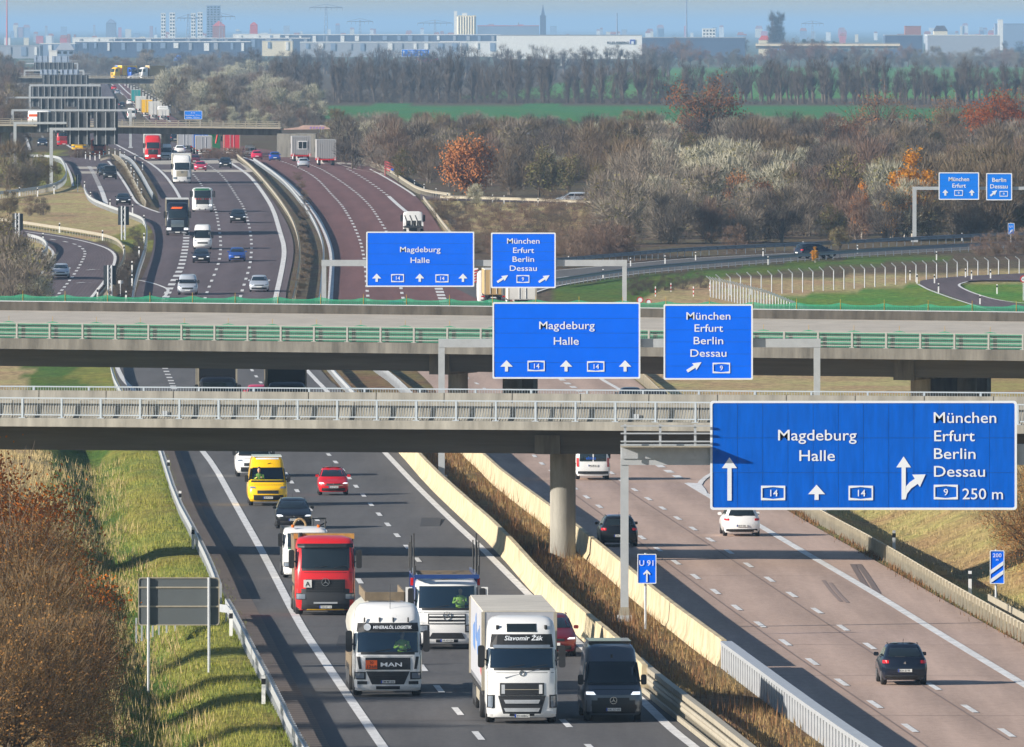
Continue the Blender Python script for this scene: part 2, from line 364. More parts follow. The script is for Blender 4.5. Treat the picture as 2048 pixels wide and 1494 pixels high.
stripe('edge_line', [(246, 190), (217, 162)], .4, .06, road_b2); stripe('edge_line', [(340, 243), (297, 212), (260, 190), (233, 163)], .5, .06, road_b2)
stripe('lane_dash', [(300, 243), (270, 215), (240, 180)], .4, .06, road_b2, dash=(6, 18, 0))
stripe('edge_line', [(60, 300), (55, 285), (50, 270)], .5, .06, road_a2); stripe('edge_line', [(150, 300), (130, 287), (113, 268)], .5, .06, road_a2)
stripe('lane_dash', [(90, 290), (84, 270)], .4, .06, road_a2, dash=(6, 18, 0))
stripe('edge_line', [(212, 407), (205, 385), (199, 372)], .6, .05, road_d); stripe('lane_dash', [(199, 372), (186, 344), (178, 332)], .6, .05, road_d, dash=(4, 9, 0))
stripe('edge_line', [(319, 425), (295, 417), (272, 406), (258, 380), (242, 355), (226, 333), (216, 322)], .35, .05, road_d)
stripe('edge_line', [(146, 372), (142, 350), (130, 326)], .35, .05, road_d)
stripe('edge_line', [(51, 463), (137, 475), (203, 491), (229, 505), (231, 522), (217, 552), (188, 588), (178, 600)], .3, .05, road_l)
stripe('edge_line', [(95, 492), (108, 505), (104, 518), (80, 551), (55, 590)], .3, .05, road_l)
stripe('lane_dash', [(100, 478), (126, 482), (154, 489), (167, 498), (171, 506), (167, 517), (155, 539), (137, 564), (114, 592), (105, 605)], .3, .05, road_l, dash=(4, 10, 0))
for cx_, cy_ in ((187, 539), (168, 565), (148, 594)):
    c = gp(cx_, cy_, .05); M_ = MB()
    M_.v = [(c.x - .8, c.y - 3, c.z), (c.x - .4, c.y - 3, c.z), (c.x + .2, c.y + 1, c.z), (c.x + .7, c.y + 1, c.z), (c.x + .5, c.y + 4, c.z), (c.x - .5, c.y + 1.4, c.z), (c.x - .1, c.y + 1.2, c.z)]
    M_.f = [(0, 1, 2, 6), (6, 2, 3, 5), (5, 3, 4)]; M_.build('turn_arrow', m_white, road_l)
stripe('edge_line', E_N[1:], .3, .06, road_e); stripe('edge_line', E_F[1:], .3, .06, road_e)
stripe('lane_dash', [(1000, 568), (1114, 556), (1261, 537), (1380, 526), (1656, 509)], .25, .06, road_e, dash=(6, 18, 0))
stripe('edge_line', [(1836, 568), (1862, 582), (1943, 609), (1994, 624)], .25, .1, road_s); stripe('edge_line', [(2050, 606), (1997, 601), (1946, 586), (1920, 574), (1916, 568), (1935, 563)], .25, .1, road_s)
# tyre marks on the right shoulder
m_tyre = mat('tyre_mark', S(112, 98, 93), .8)
for q in ([(1705, 1128), (1722, 1157), (1738, 1183)], [(1717, 1128), (1738, 1157), (1757, 1188)]):
    stripe('tyre_mark', q, .26, .035, road_b, m=m_tyre, step=2)
m_tyre2 = mat('tyre_mark_faint', S(140, 122, 114), .8)
for q in ([(1646, 1160), (1662, 1182), (1682, 1203)], [(1660, 1165), (1676, 1186), (1695, 1205)]):
    stripe('tyre_mark', q, .16, .034, road_b, m=m_tyre2, step=2)
# seams between the paving lanes
m_seam = mat('seam', S(128, 110, 102), .9)
stripe('seam', [(1932, 1550), (1827, 1473), (1615, 1329), (1454, 1214), (1288, 1091), (1126, 972)], .07, .034, road_b, m=m_seam)
stripe('seam', [(2016, 1479), (1722, 1293), (1469, 1123), (1312, 1019), (1216, 955)], .07, .034, road_b, m=m_seam)
# narrow transverse joints and repair seams
m_jt = mat('transverse_joint', S(48, 47, 47), .9); m_jt2 = mat('transverse_joint_pink', S(112, 96, 88), .9)
for y in (1012, 1068, 1110, 1180, 1252, 1326, 1377, 1440): stripe('joint', [(lerpx(A_L, y) + 8, y), (lerpx(A_R, y) - 6, y + 1)], .10, .03, road_a, m=m_jt, it=0)
for y in (985, 1030, 1150, 1288, 1350, 1430): stripe('joint', [(lerpx(B_L, y) + 8, y), (lerpx(B_R, y) - 6, y + 2)], .09, .03, road_b, m=m_jt2, it=0)
m_pat = mat('repair_patch', S(58, 58, 60), .9)
for x, y, w_, l in ((700, 1290, 1.1, 9), (860, 1052, 1.0, 12), (1010, 1392, .9, 7)):
    p = gp(x, y, .03); MB().box(p.x - w_ / 2, p.x + w_ / 2, p.y, p.y + l, p.z - .01, p.z).build('repair_patch', m_pat, road_a)
# ribbed emergency strip along the left edge
m_rib = mat('ribbed_strip', S(104, 92, 84), .9, noise=(.5, .15, (1, .3, 1)))
M_ = MB()
wl = wline([(p[0], p[1]) for p in A_L[:9]], .026, 2, 1.6); nl = offs(wl)
rs = MB()
for i in range(len(wl) - 1):
    rs.quad(wl[i] + nl[i] * .12, wl[i] + nl[i] * 1.15, wl[i + 1] + nl[i + 1] * 1.15, wl[i + 1] + nl[i + 1] * .12)
rs.build('ribbed_strip', m_rib, road_a)
gr = MB()
for i in range(len(wl) - 1):
    t = (wl[i + 1] - wl[i]) * .13; u = Vector((0, 0, .006))
    gr.quad(wl[i] + nl[i] * .14 + u, wl[i] + nl[i] * 1.13 + u, wl[i] + nl[i] * 1.13 + t + u, wl[i] + nl[i] * .14 + t + u)
tag(gr.build('groove', mat('groove_dark', S(64, 56, 52), .9), road_a), kind='stuff')
# ---------------------------------------------------------------- ground sheet
def pip(poly, x, y):
    c = False; j = len(poly) - 1
    for i in range(len(poly)):
        a, b = poly[i], poly[j]
        if (a[1] > y) != (b[1] > y) and x < (b[0] - a[0]) * (y - a[1]) / (b[1] - a[1]) + a[0]: c = not c
        j = i
    return c
from mathutils import noise as mnoise
C_DRY, C_GREEN, C_YG, C_SOIL, C_FIELD, C_BROWN, C_AIR = S(172, 154, 110), S(84, 108, 42), S(130, 130, 60), S(110, 92, 70), S(66, 122, 62), S(96, 84, 66), S(98, 132, 52)
ZONES = [  # (photo outline on the ground, colour)
    ([(0, 560), (300, 440), (240, 380), (0, 372)], C_DRY), ([(160, 378), (300, 440), (310, 500), (240, 500), (150, 430)], C_YG), ([(230, 470), (320, 460), (300, 620), (180, 620)], C_BROWN),
    ([(0, 300), (130, 300), (165, 376), (0, 384)], C_YG),
    ([(1100, 600), (1112, 572), (1261, 550), (1660, 517), (1900, 506), (1900, 518), (1660, 532), (1400, 556), (1300, 590), (1250, 625)], C_GREEN),
    ([(1100, 640), (1260, 596), (1430, 556), (1830, 548), (2300, 520), (2300, 570), (1830, 570), (1560, 592), (1500, 640)], C_DRY),
    ([(1400, 700), (1560, 590), (1720, 575), (1836, 568), (1900, 556), (2300, 548), (2300, 700)], C_AIR),
    ([(1100, 900), (1260, 700), (1800, 700), (1980, 800), (2500, 860), (2500, 900)], C_DRY),
    ([(850, 400), (1240, 405), (1230, 460), (900, 470)], C_DRY),
    ([(520, 206), (2300, 214), (2300, 262), (900, 252), (620, 232)], C_FIELD),
    ([(1330, 133), (2300, 133), (2300, 196), (900, 196)], S(86, 134, 66)),
]
def relief(X, d):
    """banks and ditches beside the carriageways"""
    if d > 1075: 
        return -.05 
    xl, xar, xbl, xbr = lin(WAL, d), lin(WAR, d), lin(WBL, d), lin(WBR, d)
    f = 1 if d < 860 else max(0, (1075 - d) / 215)
    nz = mnoise.noise((X * .16, d * .045, 0))
    if X < xl:
        u = xl - X
        h = lin([(0, -.03), (.9, -.02), (2.0, -.12), (3.8, -.95), (4.6, -1.0), (6.3, -.15), (8, .25), (14, .5), (60, 1.5)], u) + nz * .22 * min(1, u / 6)
        return h * f - .05 * (1 - f)
    if X > xbr:
        u = X - xbr
        h = lin([(0, -.03), (.8, 0), (2.2, -.15), (4.0, -.85), (5.0, -.8), (8, .55), (14, 1.1), (30, 1.9), (80, 2.5)], u) + nz * .3 * min(1, u / 6)
        return h * f - .05 * (1 - f)
    if xar < X < xbl and d < 860:
        t = (X - xar) / max(.1, xbl - xar); return .28 * math.sin(math.pi * t) * (1 + .5 * nz) - .04
    return -.05
WAL, WAR, WBL, WBR = sorted(W_AL), sorted(W_AR), sorted(W_BL), sorted(W_BR)
def zone(X, d):
    x, y = pix((X, d, zr(d)))
    jx = mnoise.noise((X * .08, d * .02, 3)) * 26; jy = mnoise.noise((X * .05, d * .015, 9)) * 4
    for poly, c in ZONES:
        if pip(poly, x + jx * (.4 if y < 280 else 1), y + jy): return c
    if d < 1200:
        xl, xar, xbl, xbr = lin(WAL, d), lin(WAR, d), lin(WBL, d), lin(WBR, d)
        u = xl - X; j = mnoise.noise((X * .3, d * .05, 5)) * 1.6
        if X < xl:
            if u + j < 3.0: return C_YG
            if u + j < 7: return C_GREEN
            return C_DRY
        if X > xbr: return S(112, 104, 60) if X - xbr + j < 2 else S(160, 142, 92)
        if xar < X < xbl: return S(120, 100, 68)
    if d > 7000: return S(96, 104, 84)
    return C_BROWN
yr = [1750, 1680, 1620] + [1560 - 9 * i for i in range(0, 118)] + [497 - 5 * i for i in range(0, 84)] + [76, 73, 70, 67, 65, 63, 61, 60]
ds = [300] + [gp(CX, y).y for y in yr] + [150000]
ts = [-.6, -.3, -.15, -.1, -.075] + [(-1200 + 15 * i) / F for i in range(0, 161)] + [.06, .075, .1, .15, .3, .6]
G = MB(); cols = []
for d in ds:
    for t in ts:
        X = t * d; G.v.append((X, d, zr(d) + relief(X, d) - (.25 if d > 2600 else 0))); cols.append(zone(X, d))
nc = len(ts)
for j in range(len(ds) - 1):
    for i in range(nc - 1): o = j * nc + i; G.f.append((o, o + 1, o + nc + 1, o + nc))
gm = bpy.data.materials.new('ground'); gm.use_nodes = True; nt = gm.node_tree; b = nt.nodes['Principled BSDF']; b.inputs['Roughness'].default_value = .95; b.inputs['Specular IOR Level'].default_value = .15
at_ = nt.nodes.new('ShaderNodeAttribute'); at_.attribute_name = 'soil'
tc = nt.nodes.new('ShaderNodeTexCoord'); mp = nt.nodes.new('ShaderNodeMapping'); mp.inputs['Scale'].default_value = (1, .35, 1)
n1 = nt.nodes.new('ShaderNodeTexNoise'); n1.inputs['Scale'].default_value = 1.6; n1.inputs['Detail'].default_value = 8; n1.inputs['Roughness'].default_value = .75
n2 = nt.nodes.new('ShaderNodeTexNoise'); n2.inputs['Scale'].default_value = .18; n2.inputs['Detail'].default_value = 4
mr = nt.nodes.new('ShaderNodeMapRange'); mr.inputs[1].default_value = .3; mr.inputs[2].default_value = .7; mr.inputs[3].default_value = .45; mr.inputs[4].default_value = 1.5
mr2 = nt.nodes.new('ShaderNodeMapRange'); mr2.inputs[1].default_value = .35; mr2.inputs[2].default_value = .65; mr2.inputs[3].default_value = .47; mr2.inputs[4].default_value = .53
hs = nt.nodes.new('ShaderNodeHueSaturation')
nt.links.new(tc.outputs['Object'], mp.inputs[0]); nt.links.new(mp.outputs[0], n1.inputs[0]); nt.links.new(mp.outputs[0], n2.inputs[0])
nt.links.new(n1.outputs[0], mr.inputs[0]); nt.links.new(n2.outputs[0], mr2.inputs[0]); nt.links.new(mr.outputs[0], hs.inputs['Value']); nt.links.new(mr2.outputs[0], hs.inputs['Hue'])
nt.links.new(at_.outputs['Color'], hs.inputs['Color']); nt.links.new(hs.outputs[0], b.inputs['Base Color'])
bp = nt.nodes.new('ShaderNodeBump'); bp.inputs['Strength'].default_value = .8; bp.inputs['Distance'].default_value = .35
nt.links.new(n1.outputs[0], bp.inputs['Height']); nt.links.new(bp.outputs[0], b.inputs['Normal'])
gme = G.mesh('ground', gm, 180)
ca = gme.color_attributes.new('soil', 'FLOAT_COLOR', 'POINT')
for i, c in enumerate(cols): ca.data[i].color = c
tag(link(bpy.data.objects.new('ground', gme)), kind='structure')
def gz(X, d): return zr(d) + relief(X, d)
# ---------------------------------------------------------------- guardrails, barriers
def sweep(M_, w_, prof):
    """closed profile [(side, height)] along a world polyline"""
    n_ = offs(w_); M_.loft([[p + n * a + Vector((0, 0, h)) for a, h in prof] for p, n in zip(w_, n_)])
RAIL_P = [(-.04, .43), (.04, .47), (0, .55), (0, .63), (.04, .71), (-.04, .75)]
def guardrail(label, poly, group='steel guardrails', side=1, post=2.0, m=None, step=4.0, dz=0.0, pw=.07, slat=False, it=2, k=1.0):
    w_ = wline(poly, dz, it, step); o = empty('guardrail', w_[0]); tag(o, label, 'guardrail', group)
    w_ = [p - w_[0] for p in w_]; m = m or m_galv
    M_ = MB(); sweep(M_, w_, [(a * k, h * k) for a, h in RAIL_P]); M_.build('beam', m, o)
    w2 = wline(poly, dz, it, post); o0 = w2[0].copy(); P = MB(); n2 = offs(w2)
    for p, n in zip(w2, n2):
        p = p - o0 + n * (.09 * side); P.box(p.x - pw / 2, p.x + pw / 2, p.y - .05, p.y + .05, p.z - .3, p.z + .72 * k)
    tag(P.build('post', m, o), kind='stuff')
    return o
A_rail = [(575, 1494), (545, 1425), (498, 1335), (460, 1258)]
guardrail('galvanised guardrail along the left shoulder in front of the gap', [(640, 1590), (583, 1494), (556, 1432), (508, 1341), (465, 1254), (452, 1232)], post=1.6, pw=.15, it=1)
guardrail('galvanised guardrail along the left shoulder from the gap to the near bridge', [(436, 1200), (419, 1154), (389, 1091), (351, 1019), (322, 924), (312, 890)], post=1.6, pw=.15, it=1)
guardrail('guardrail end turned away from the road behind the sign back', [(438, 1208), (420, 1204), (360, 1212), (290, 1232)], post=2.0, it=1)
guardrail('guardrail end turned away from the road in front of the sign back', [(462, 1254), (450, 1240), (400, 1240), (330, 1252), (275, 1272)], post=2.0, it=1)
guardrail('pale guardrail along the right shoulder of the road leading away', [(2120, 1322), (2048, 1283), (1900, 1198), (1760, 1112), (1640, 1048), (1590, 1014), (1500, 958), (1400, 880), (1300, 778), (1282, 762), (1180, 690)], post=2.0, pw=.12, m=m_galvd, side=-1)
guardrail('short second guardrail beside the distance sign', [(2150, 1320), (2048, 1262), (1975, 1222)], post=2.0, pw=.1, m=m_galvd, it=1)
guardrail('guardrail on the left of the median beyond the middle bridge', [(585, 612), (596, 560), (600, 520), (597, 488), (587, 453), (562, 412), (530, 371), (503, 341), (474, 317)], m=m_galvd)
guardrail('guardrail on the right of the median beyond the middle bridge', [(638, 612), (644, 556), (648, 512), (640, 477), (622, 440), (599, 406), (573, 375), (545, 351), (507, 325)], m=m_galv)
guardrail('curved guardrail between ramp and loop road', [(264, 610), (268, 580), (276, 548), (288, 515), (294, 480), (290, 450), (270, 440), (219, 423), (178, 406), (168, 385)])
guardrail('zigzag guardrail beside the loop road behind the sign trestle', [(196, 606), (215, 585), (240, 545), (250, 520), (246, 500), (225, 484), (160, 472), (100, 463), (40, 454), (-20, 446)], m=m_galvd)
guardrail('guardrail inside the loop road bend', [(62, 542), (84, 520), (95, 505), (92, 495), (80, 486), (55, 480)])
guardrail('left guardrail on the verge between ramp and main road', [(200, 322), (222, 316), (240, 322), (255, 345), (270, 375), (285, 405), (292, 415)], m=m_galvd)
guardrail('right guardrail on the verge between ramp and main road', [(240, 316), (262, 325), (280, 350), (296, 380), (306, 398)], m=m_galv)
guardrail('guardrail sweeping left below the sign gantry', [(-30, 400), (40, 392), (100, 383), (126, 372), (134, 355), (128, 335), (118, 322), (60, 320)], m=m_galv, k=1.2)
guardrail('pale guardrail along the right edge beyond the crest', [(700, 322), (735, 330), (775, 348), (808, 371), (842, 392), (900, 400)], m=m_galvd, side=-1, k=1.2)
guardrail('pale guardrail in front of the silver estate car', [(880, 405), (960, 407), (1047, 410), (1140, 414), (1232, 417)], m=m_galvd, side=-1, k=1.2)
guardrail('guardrail down the slope behind the left overhead sign', [(846, 404), (866, 430), (885, 456), (905, 480)], m=m_galvd, side=-1)
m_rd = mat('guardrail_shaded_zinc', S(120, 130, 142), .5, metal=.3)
guardrail('dark guardrail on the far side of the right ramp', [(1000, 540), (1114, 534), (1261, 521), (1380, 511), (1656, 499), (1861, 488), (2060, 479)], m=m_rd, k=1.2)
guardrail('dark guardrail on the near side of the right ramp', [(1110, 574), (1261, 551), (1380, 540), (1656, 518), (1861, 506), (2060, 496)], m=m_rd, side=-1, k=1.1)
guardrail('faint guardrail of the road among the bare woods', [(640, 262), (760, 266), (900, 271), (1060, 277), (1225, 285)], m=m_galv, k=1.6)
guardrail('guardrail on the left of the median between the bridges', [(735, 830), (700, 795), (652, 740), (620, 700)], m=m_galv, it=1)
guardrail('guardrail on the right of the median between the bridges', [(830, 810), (790, 770), (745, 738), (700, 700)], m=m_galv, side=-1, it=1)
guardrail('guardrail along the left shoulder between the bridges', [(262, 830), (232, 785), (220, 745), (222, 715)], m=m_galv, it=1)
# concrete median barriers
def barrier(label, poly, h, side, m=m_cream):
    w_ = wline(poly, -.05, 1, 3.0); o = empty('concrete_barrier', w_[0]); tag(o, label, 'barrier', 'concrete median barriers'); o0 = w_[0].copy()
    w_ = [p - o0 for p in w_]; seg = 4; first = True
    for i in range(0, len(w_) - 1, seg):
        q = w_[i:i + seg + 1]
        if len(q) < 2: continue
        q = [v.copy() for v in q]; q[-1] = q[-1] + (q[-2] - q[-1]) * .012
        M_ = MB(); sweep(M_, q, [(-.30, 0), (-.30, .12), (-.16, .38), (-.10, h), (.10, h), (.16, .38), (.30, .12), (.30, 0)]); M_.build('segment', m, o, 40)
    return o
barrier('cream concrete barrier beside the lanes of oncoming trucks', [(1290, 1390), (1240, 1336), (1175, 1281), (1090, 1203), (1001, 1100), (926, 1032), (864, 973), (808, 908), (770, 870)], 1.12, 1)
barrier('cream concrete barrier beside the lanes leading away', [(1448, 1338), (1330, 1248), (1252, 1180), (1158, 1100), (1110, 1062), (1009, 985), (972, 950), (925, 905), (890, 860)], 1.12, 1)
# steel vehicle-restraint panels continuing the barriers
def slat_barrier(label, poly, h):
    w_ = wline(poly, -.05, 1, 1.5); o0 = w_[0].copy(); o = empty('steel_barrier', o0); tag(o, label, 'barrier', 'steel median barriers'); w_ = [p - o0 for p in w_]; n_ = offs(w_)
    M_ = MB(); sweep(M_, w_[::2], [(-.22, h - .16), (-.22, h - .02), (.22, h - .02), (.22, h - .16)]); M_.build('top_rail', m_galv, o)
    M_ = MB(); sweep(M_, w_[::2], [(-.1, .1), (-.1, .2), (.1, .2), (.1, .1)]); M_.build('bottom_rail', m_galv, o)
    i = 0
    P = bpy.data.meshes.new('slat'); q = MB().box(-.17, .17, -.42, .42, .02, h - .165); P = q.mesh('slat', m_galv)
    for p, n in zip(w_, n_):
        s_ = bpy.data.objects.new('slat', P); s_.location = p; s_.rotation_euler = (0, 0, math.atan2(n.y, n.x)); link(s_, o); i += 1
        if i > 290: break
    M_ = MB(); sweep(M_, w_[::2], [(-.02, .1), (-.02, h - .1), (.02, h - .1), (.02, .1)]); M_.build('backing_sheet', mat('steel_dull', S(84, 90, 96), .6, metal=.2), o)
    return o
slat_barrier('upright slatted steel barrier beside the lanes leading away', [(1790, 1590), (1652, 1494), (1535, 1405), (1452, 1341)], 1.15)
def box_rail(label, poly):
    w_ = wline(poly, -.03, 1, 1.33); o0 = w_[0].copy(); o = empty('double_guardrail', o0); tag(o, label, 'guardrail', 'steel median barriers'); w_ = [p - o0 for p in w_]; n_ = offs(w_)
    for nm, prof in (('upper_beam', [(-.12, .82), (-.12, 1.0), (.12, 1.0), (.12, .82)]), ('lower_beam', [(-.16, .42), (-.20, .5), (-.16, .58), (-.20, .66), (-.16, .74), (-.10, .74), (-.10, .42)]), ('foot_rail', [(-.3, .08), (-.3, .26), (-.22, .26), (-.22, .08)])):
        M_ = MB(); sweep(M_, w_, prof); M_.build(nm, m_galvd, o)
    me = MB().box(-.06, .06, -.06, .06, 0, .82).mesh('post', m_galvd)
    for p in w_:
        s_ = bpy.data.objects.new('post', me); s_.location = p; link(s_, o)
    return o
box_rail('double beam steel guardrail beside the dark grey van', [(1560, 1600), (1432, 1494), (1310, 1398), (1278, 1368)])
# delineators
m_refl = mat('post_white', (.82, .82, .8), .4)
mp1 = MB().box(-.06, .06, -.06, .06, 0, 1.0).mesh('body', m_refl); mp2 = MB().box(-.068, .068, -.068, .068, .68, .88).mesh('black_band', m_blk)
def delineator(px, py, label, k=1.0, dz=0):
    p = gp(px, py, dz); p.z = max(p.z, gz(p.x, p.y)) if dz == 0 else p.z
    o = empty('delineator_post', p); o.scale = (1.1 * k, 1.1 * k, k); tag(o, label, 'marker post', 'white delineator posts')
    for n_, me in (('body', mp1), ('black_band', mp2)): link(bpy.data.objects.new(n_, me), o)
for (x, y, k), lb in (((527, 1408, 1.05), 'foreground, beside the left guardrail near the bottom edge'), ((462, 1272, 1.05), 'where the left guardrail turns away'), ((386, 1098, 1.05), 'beside the left guardrail by the truck shadow'), ((360, 1022, 1.05), 'left of the yellow van'), ((337, 957, 1.05), 'just in front of the near bridge'),
                      ((1788, 1105, 1.05), 'behind the right guardrail, below the big blue sign'), ((1940, 1190, 1.05), 'behind the right guardrail, left of the distance sign'), ((1650, 1023, 1.05), 'right below the big blue sign')):
    delineator(x, y, 'white post with black band ' + lb, k)
for i, (x, y) in enumerate([(1834, 567), (1869, 568), (1931, 556), (1943, 560), (1981, 558), (1877, 586), (1960, 610), (1994, 588), (1820, 560)]):
    delineator(x, y, ['white marker post at the tip of the service road bend', 'white marker post beside the service road bend', 'left one of the paired white posts behind the service road', 'right one of the paired white posts behind the service road', 'white post behind the service road near the right edge', 'white post on the near verge of the service road', 'white post on the near verge close to the bridge', 'white post on the grass inside the service road', 'white post left of the service road bend'][i], .95)
for i, (x, y) in enumerate([(1391, 521), (1526, 514), (1606, 500), (1924, 482), (1873, 520), (1715, 507), (1536, 530), (1261, 533), (1206, 556), (1330, 528), (1137, 530)]):
    delineator(x, y, 'small white post along the right hand ramp', .9)
for x, y in [(895, 402), (985, 405), (1008, 407), (1076, 412), (1133, 412), (1177, 413), (872, 392), (848, 383), (829, 375), (762, 340), (717, 328), (698, 322)]:
    delineator(x, y, 'small white post along the pale guardrail by the woods', 1.0)
for x, y in [(119, 466), (205, 481), (39, 392), (75, 393), (108, 388), (169, 380), (181, 402), (220, 417), (265, 428), (288, 450), (288, 487), (278, 515), (264, 545), (264, 572), (248, 512), (86, 487), (85, 515), (195, 600), (252, 606)]:
    delineator(x, y, 'small white post along the ramps at the left', 1.15)
for x, y in [(180, 320), (190, 321), (199, 318), (207, 314), (218, 312), (230, 311), (240, 312), (249, 318), (252, 332), (262, 345), (268, 358), (275, 375), (283, 395), (270, 322), (285, 340), (171, 318), (155, 316)]:
    delineator(x, y, 'tiny white post around the tip between ramp and main road', 1.15)
for i in range(16):
    delineator(250 + i * 6.0, 172 + i * 3.6, 'tiny white post on the far verge beyond the distant bridge', 2.0)
# ================================================================ BRIDGES
def railing(par, x0, x1, y, zf, h, sp, m, name='railing', bal=.13, post_w=.09):
    """handrail along local x; zf(x) gives the foot height"""
    r = MB(); z0 = zf(0)
    r.box(x0, x1, y - .035, y + .035, z0 + h - .06, z0 + h); r.box(x0, x1, y - .025, y + .025, z0 + .12, z0 + .17)
    ro = r.build(name, m, par)
    me = MB().box(-post_w / 2, post_w / 2, -.06, .06, 0, h - .065); me.box(-.16, .16, -.14, .14, 0, .03); me = me.mesh('post', m)
    n = int((x1 - x0) / sp)
    for i in range(n + 1):
        o = bpy.data.objects.new('post', me); o.location = (x0 + i * sp, y, z0); link(o, ro)
    if bal:
        b = MB(); x = x0
        while x < x1: b.box(x - .007, x + .007, y - .008, y + .01, z0 + .172, z0 + h - .062); x += bal
        tag(b.build('baluster', m, ro), kind='stuff')
    return ro
m_steel2 = mat('railing_grey', S(150, 150, 144), .6)
m_rail1 = mat('railing_zinc', S(176, 186, 194), .45, metal=.3)
# --- near bridge
D1 = 648; o1 = at(1070, 843, D1); phi1 = -R(14)
b1 = empty('road_bridge', (o1.x, o1.y, 0), phi1); tag(b1, 'near grey concrete bridge with metal railing across all lanes', 'bridge')
zd = o1.z; W1 = 10.0; ms = .028; XL1, XR1 = -75, 75
M_ = MB(); M_.prism([(0, 0)], 0, 0) if False else None
def slab(prof, x0, x1, name, m, par):
    """profile (y, z) swept along local x"""
    M_ = MB(); M_.loft([[(x0, y, z) for y, z in prof], [(x1, y, z) for y, z in prof]]); return M_.build(name, m, par)
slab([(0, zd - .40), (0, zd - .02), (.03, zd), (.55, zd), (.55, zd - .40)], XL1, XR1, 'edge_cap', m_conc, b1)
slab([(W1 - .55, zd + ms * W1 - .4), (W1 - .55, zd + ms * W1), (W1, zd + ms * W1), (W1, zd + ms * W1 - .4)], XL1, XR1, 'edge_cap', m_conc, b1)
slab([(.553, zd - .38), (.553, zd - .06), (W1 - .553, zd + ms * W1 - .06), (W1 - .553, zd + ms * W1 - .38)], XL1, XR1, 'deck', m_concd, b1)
m_gird = mat('girder_concrete_shaded', S(92, 90, 86), .9, noise=(.9, .25, (.15, 1, 3)), bump=.2)  # concrete darkened so its colour carries the shade under the decks
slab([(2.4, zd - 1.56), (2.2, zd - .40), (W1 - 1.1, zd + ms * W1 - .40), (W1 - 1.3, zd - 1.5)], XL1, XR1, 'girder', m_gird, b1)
for yy, hh in ((.75, .86), (W1 - .95, .86)):
    z0 = zd + ms * yy - .06; sg = MB(); sg.loft([[(0, yy + a, z0 + b_) for a, b_ in ((-.2, 0), (-.13, .25), (-.09, hh), (.09, hh), (.13, .25), (.2, 0))], [(3.26, yy + a, z0 + b_) for a, b_ in ((-.2, 0), (-.13, .25), (-.09, hh), (.09, hh), (.13, .25), (.2, 0))]])
    me = sg.mesh('parapet_segment', m_conc)
    for i in range(-10, 10):
        o = bpy.data.objects.new('parapet_segment', me); o.location = (i * 3.3 + (1.1 if yy < 2 else 0), 0, 0); link(o, b1)
railing(b1, -32.3, 33, .16, lambda x: zd, .96, 1.9, m_rail1)
railing(b1, -32.3, 33, W1 - .2, lambda x: zd + ms * W1, .96, 2.7, m_rail1, name='railing')
pz = gd(1074, 654).z + .2
M_ = MB(); M_.bar((.1, 5.0, pz - .8 - 0), (.1, 5.0, zd - 1.45), .60, 28); M_.build('pier', m_conc, b1, 40)
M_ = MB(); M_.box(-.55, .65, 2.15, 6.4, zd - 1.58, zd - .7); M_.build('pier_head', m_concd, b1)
M_ = MB(); M_.bar((-58, 5, -2), (-58, 5, zd - 1.4), .6, 20); M_.build('pier', m_conc, b1, 40)
for xx in (-17.9, 4.7):
    M_ = MB(); M_.box(xx - .14, xx + .14, .5, .53, zd + .12, zd + .36); M_.build('notice_plate', m_galv, b1)
# --- middle bridge with green netting
D2 = 880; o2 = at(850, 686, D2); b2 = empty('motorway_bridge', (o2.x, o2.y, 0), -R(17)); b2.rotation_euler[1] = .0045
tag(b2, 'middle concrete bridge with green netting on its railings', 'bridge')
zd2 = o2.z; W2 = 29; m2s = .04
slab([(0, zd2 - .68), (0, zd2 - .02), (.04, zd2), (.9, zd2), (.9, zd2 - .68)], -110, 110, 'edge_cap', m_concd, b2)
slab([(.903, zd2 - .6), (.903, zd2 - .05), (W2 - .603, zd2 + m2s * W2 - .05), (W2 - .603, zd2 + m2s * W2 - .6)], -110, 110, 'deck', m_slab, b2)
slab([(W2 - .6, zd2 + m2s * W2 - .6), (W2 - .6, zd2 + m2s * W2 + .52), (W2, zd2 + m2s * W2 + .52), (W2, zd2 + m2s * W2 - .6)], -110, 110, 'far_parapet', mat('parapet_blackened', S(84, 80, 74), .9, spec=.15, noise=(1.2, .5, (1, 1, .2))), b2)
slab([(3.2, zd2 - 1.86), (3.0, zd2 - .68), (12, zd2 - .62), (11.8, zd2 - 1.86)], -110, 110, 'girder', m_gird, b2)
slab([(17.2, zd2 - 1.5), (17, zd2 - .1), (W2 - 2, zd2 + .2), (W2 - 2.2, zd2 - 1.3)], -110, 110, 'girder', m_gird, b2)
for i in range(-4, 8):
    M_ = MB(); a = i * 7.6; M_.quad((a, 1, zd2 + .004), (a + .06, 1, zd2 + .004), (a - 1.4, W2 - .7, zd2 + m2s * (W2 - .7 - .9) - .03), (a - 1.46, W2 - .7, zd2 + m2s * (W2 - .7 - .9) - .03)); M_.build('deck_joint', m_seam, b2)
r2o = railing(b2, -42.6, 45, .18, lambda x: zd2, 1.0, 2.2, m_steel2, bal=0, post_w=.12)
M_ = MB(); M_.box(-42.6, 45, .15, .2, zd2 + .36, zd2 + .40); M_.box(-42.6, 45, .15, .2, zd2 + .66, zd2 + .70); M_.build('middle_rail', m_steel2, r2o)
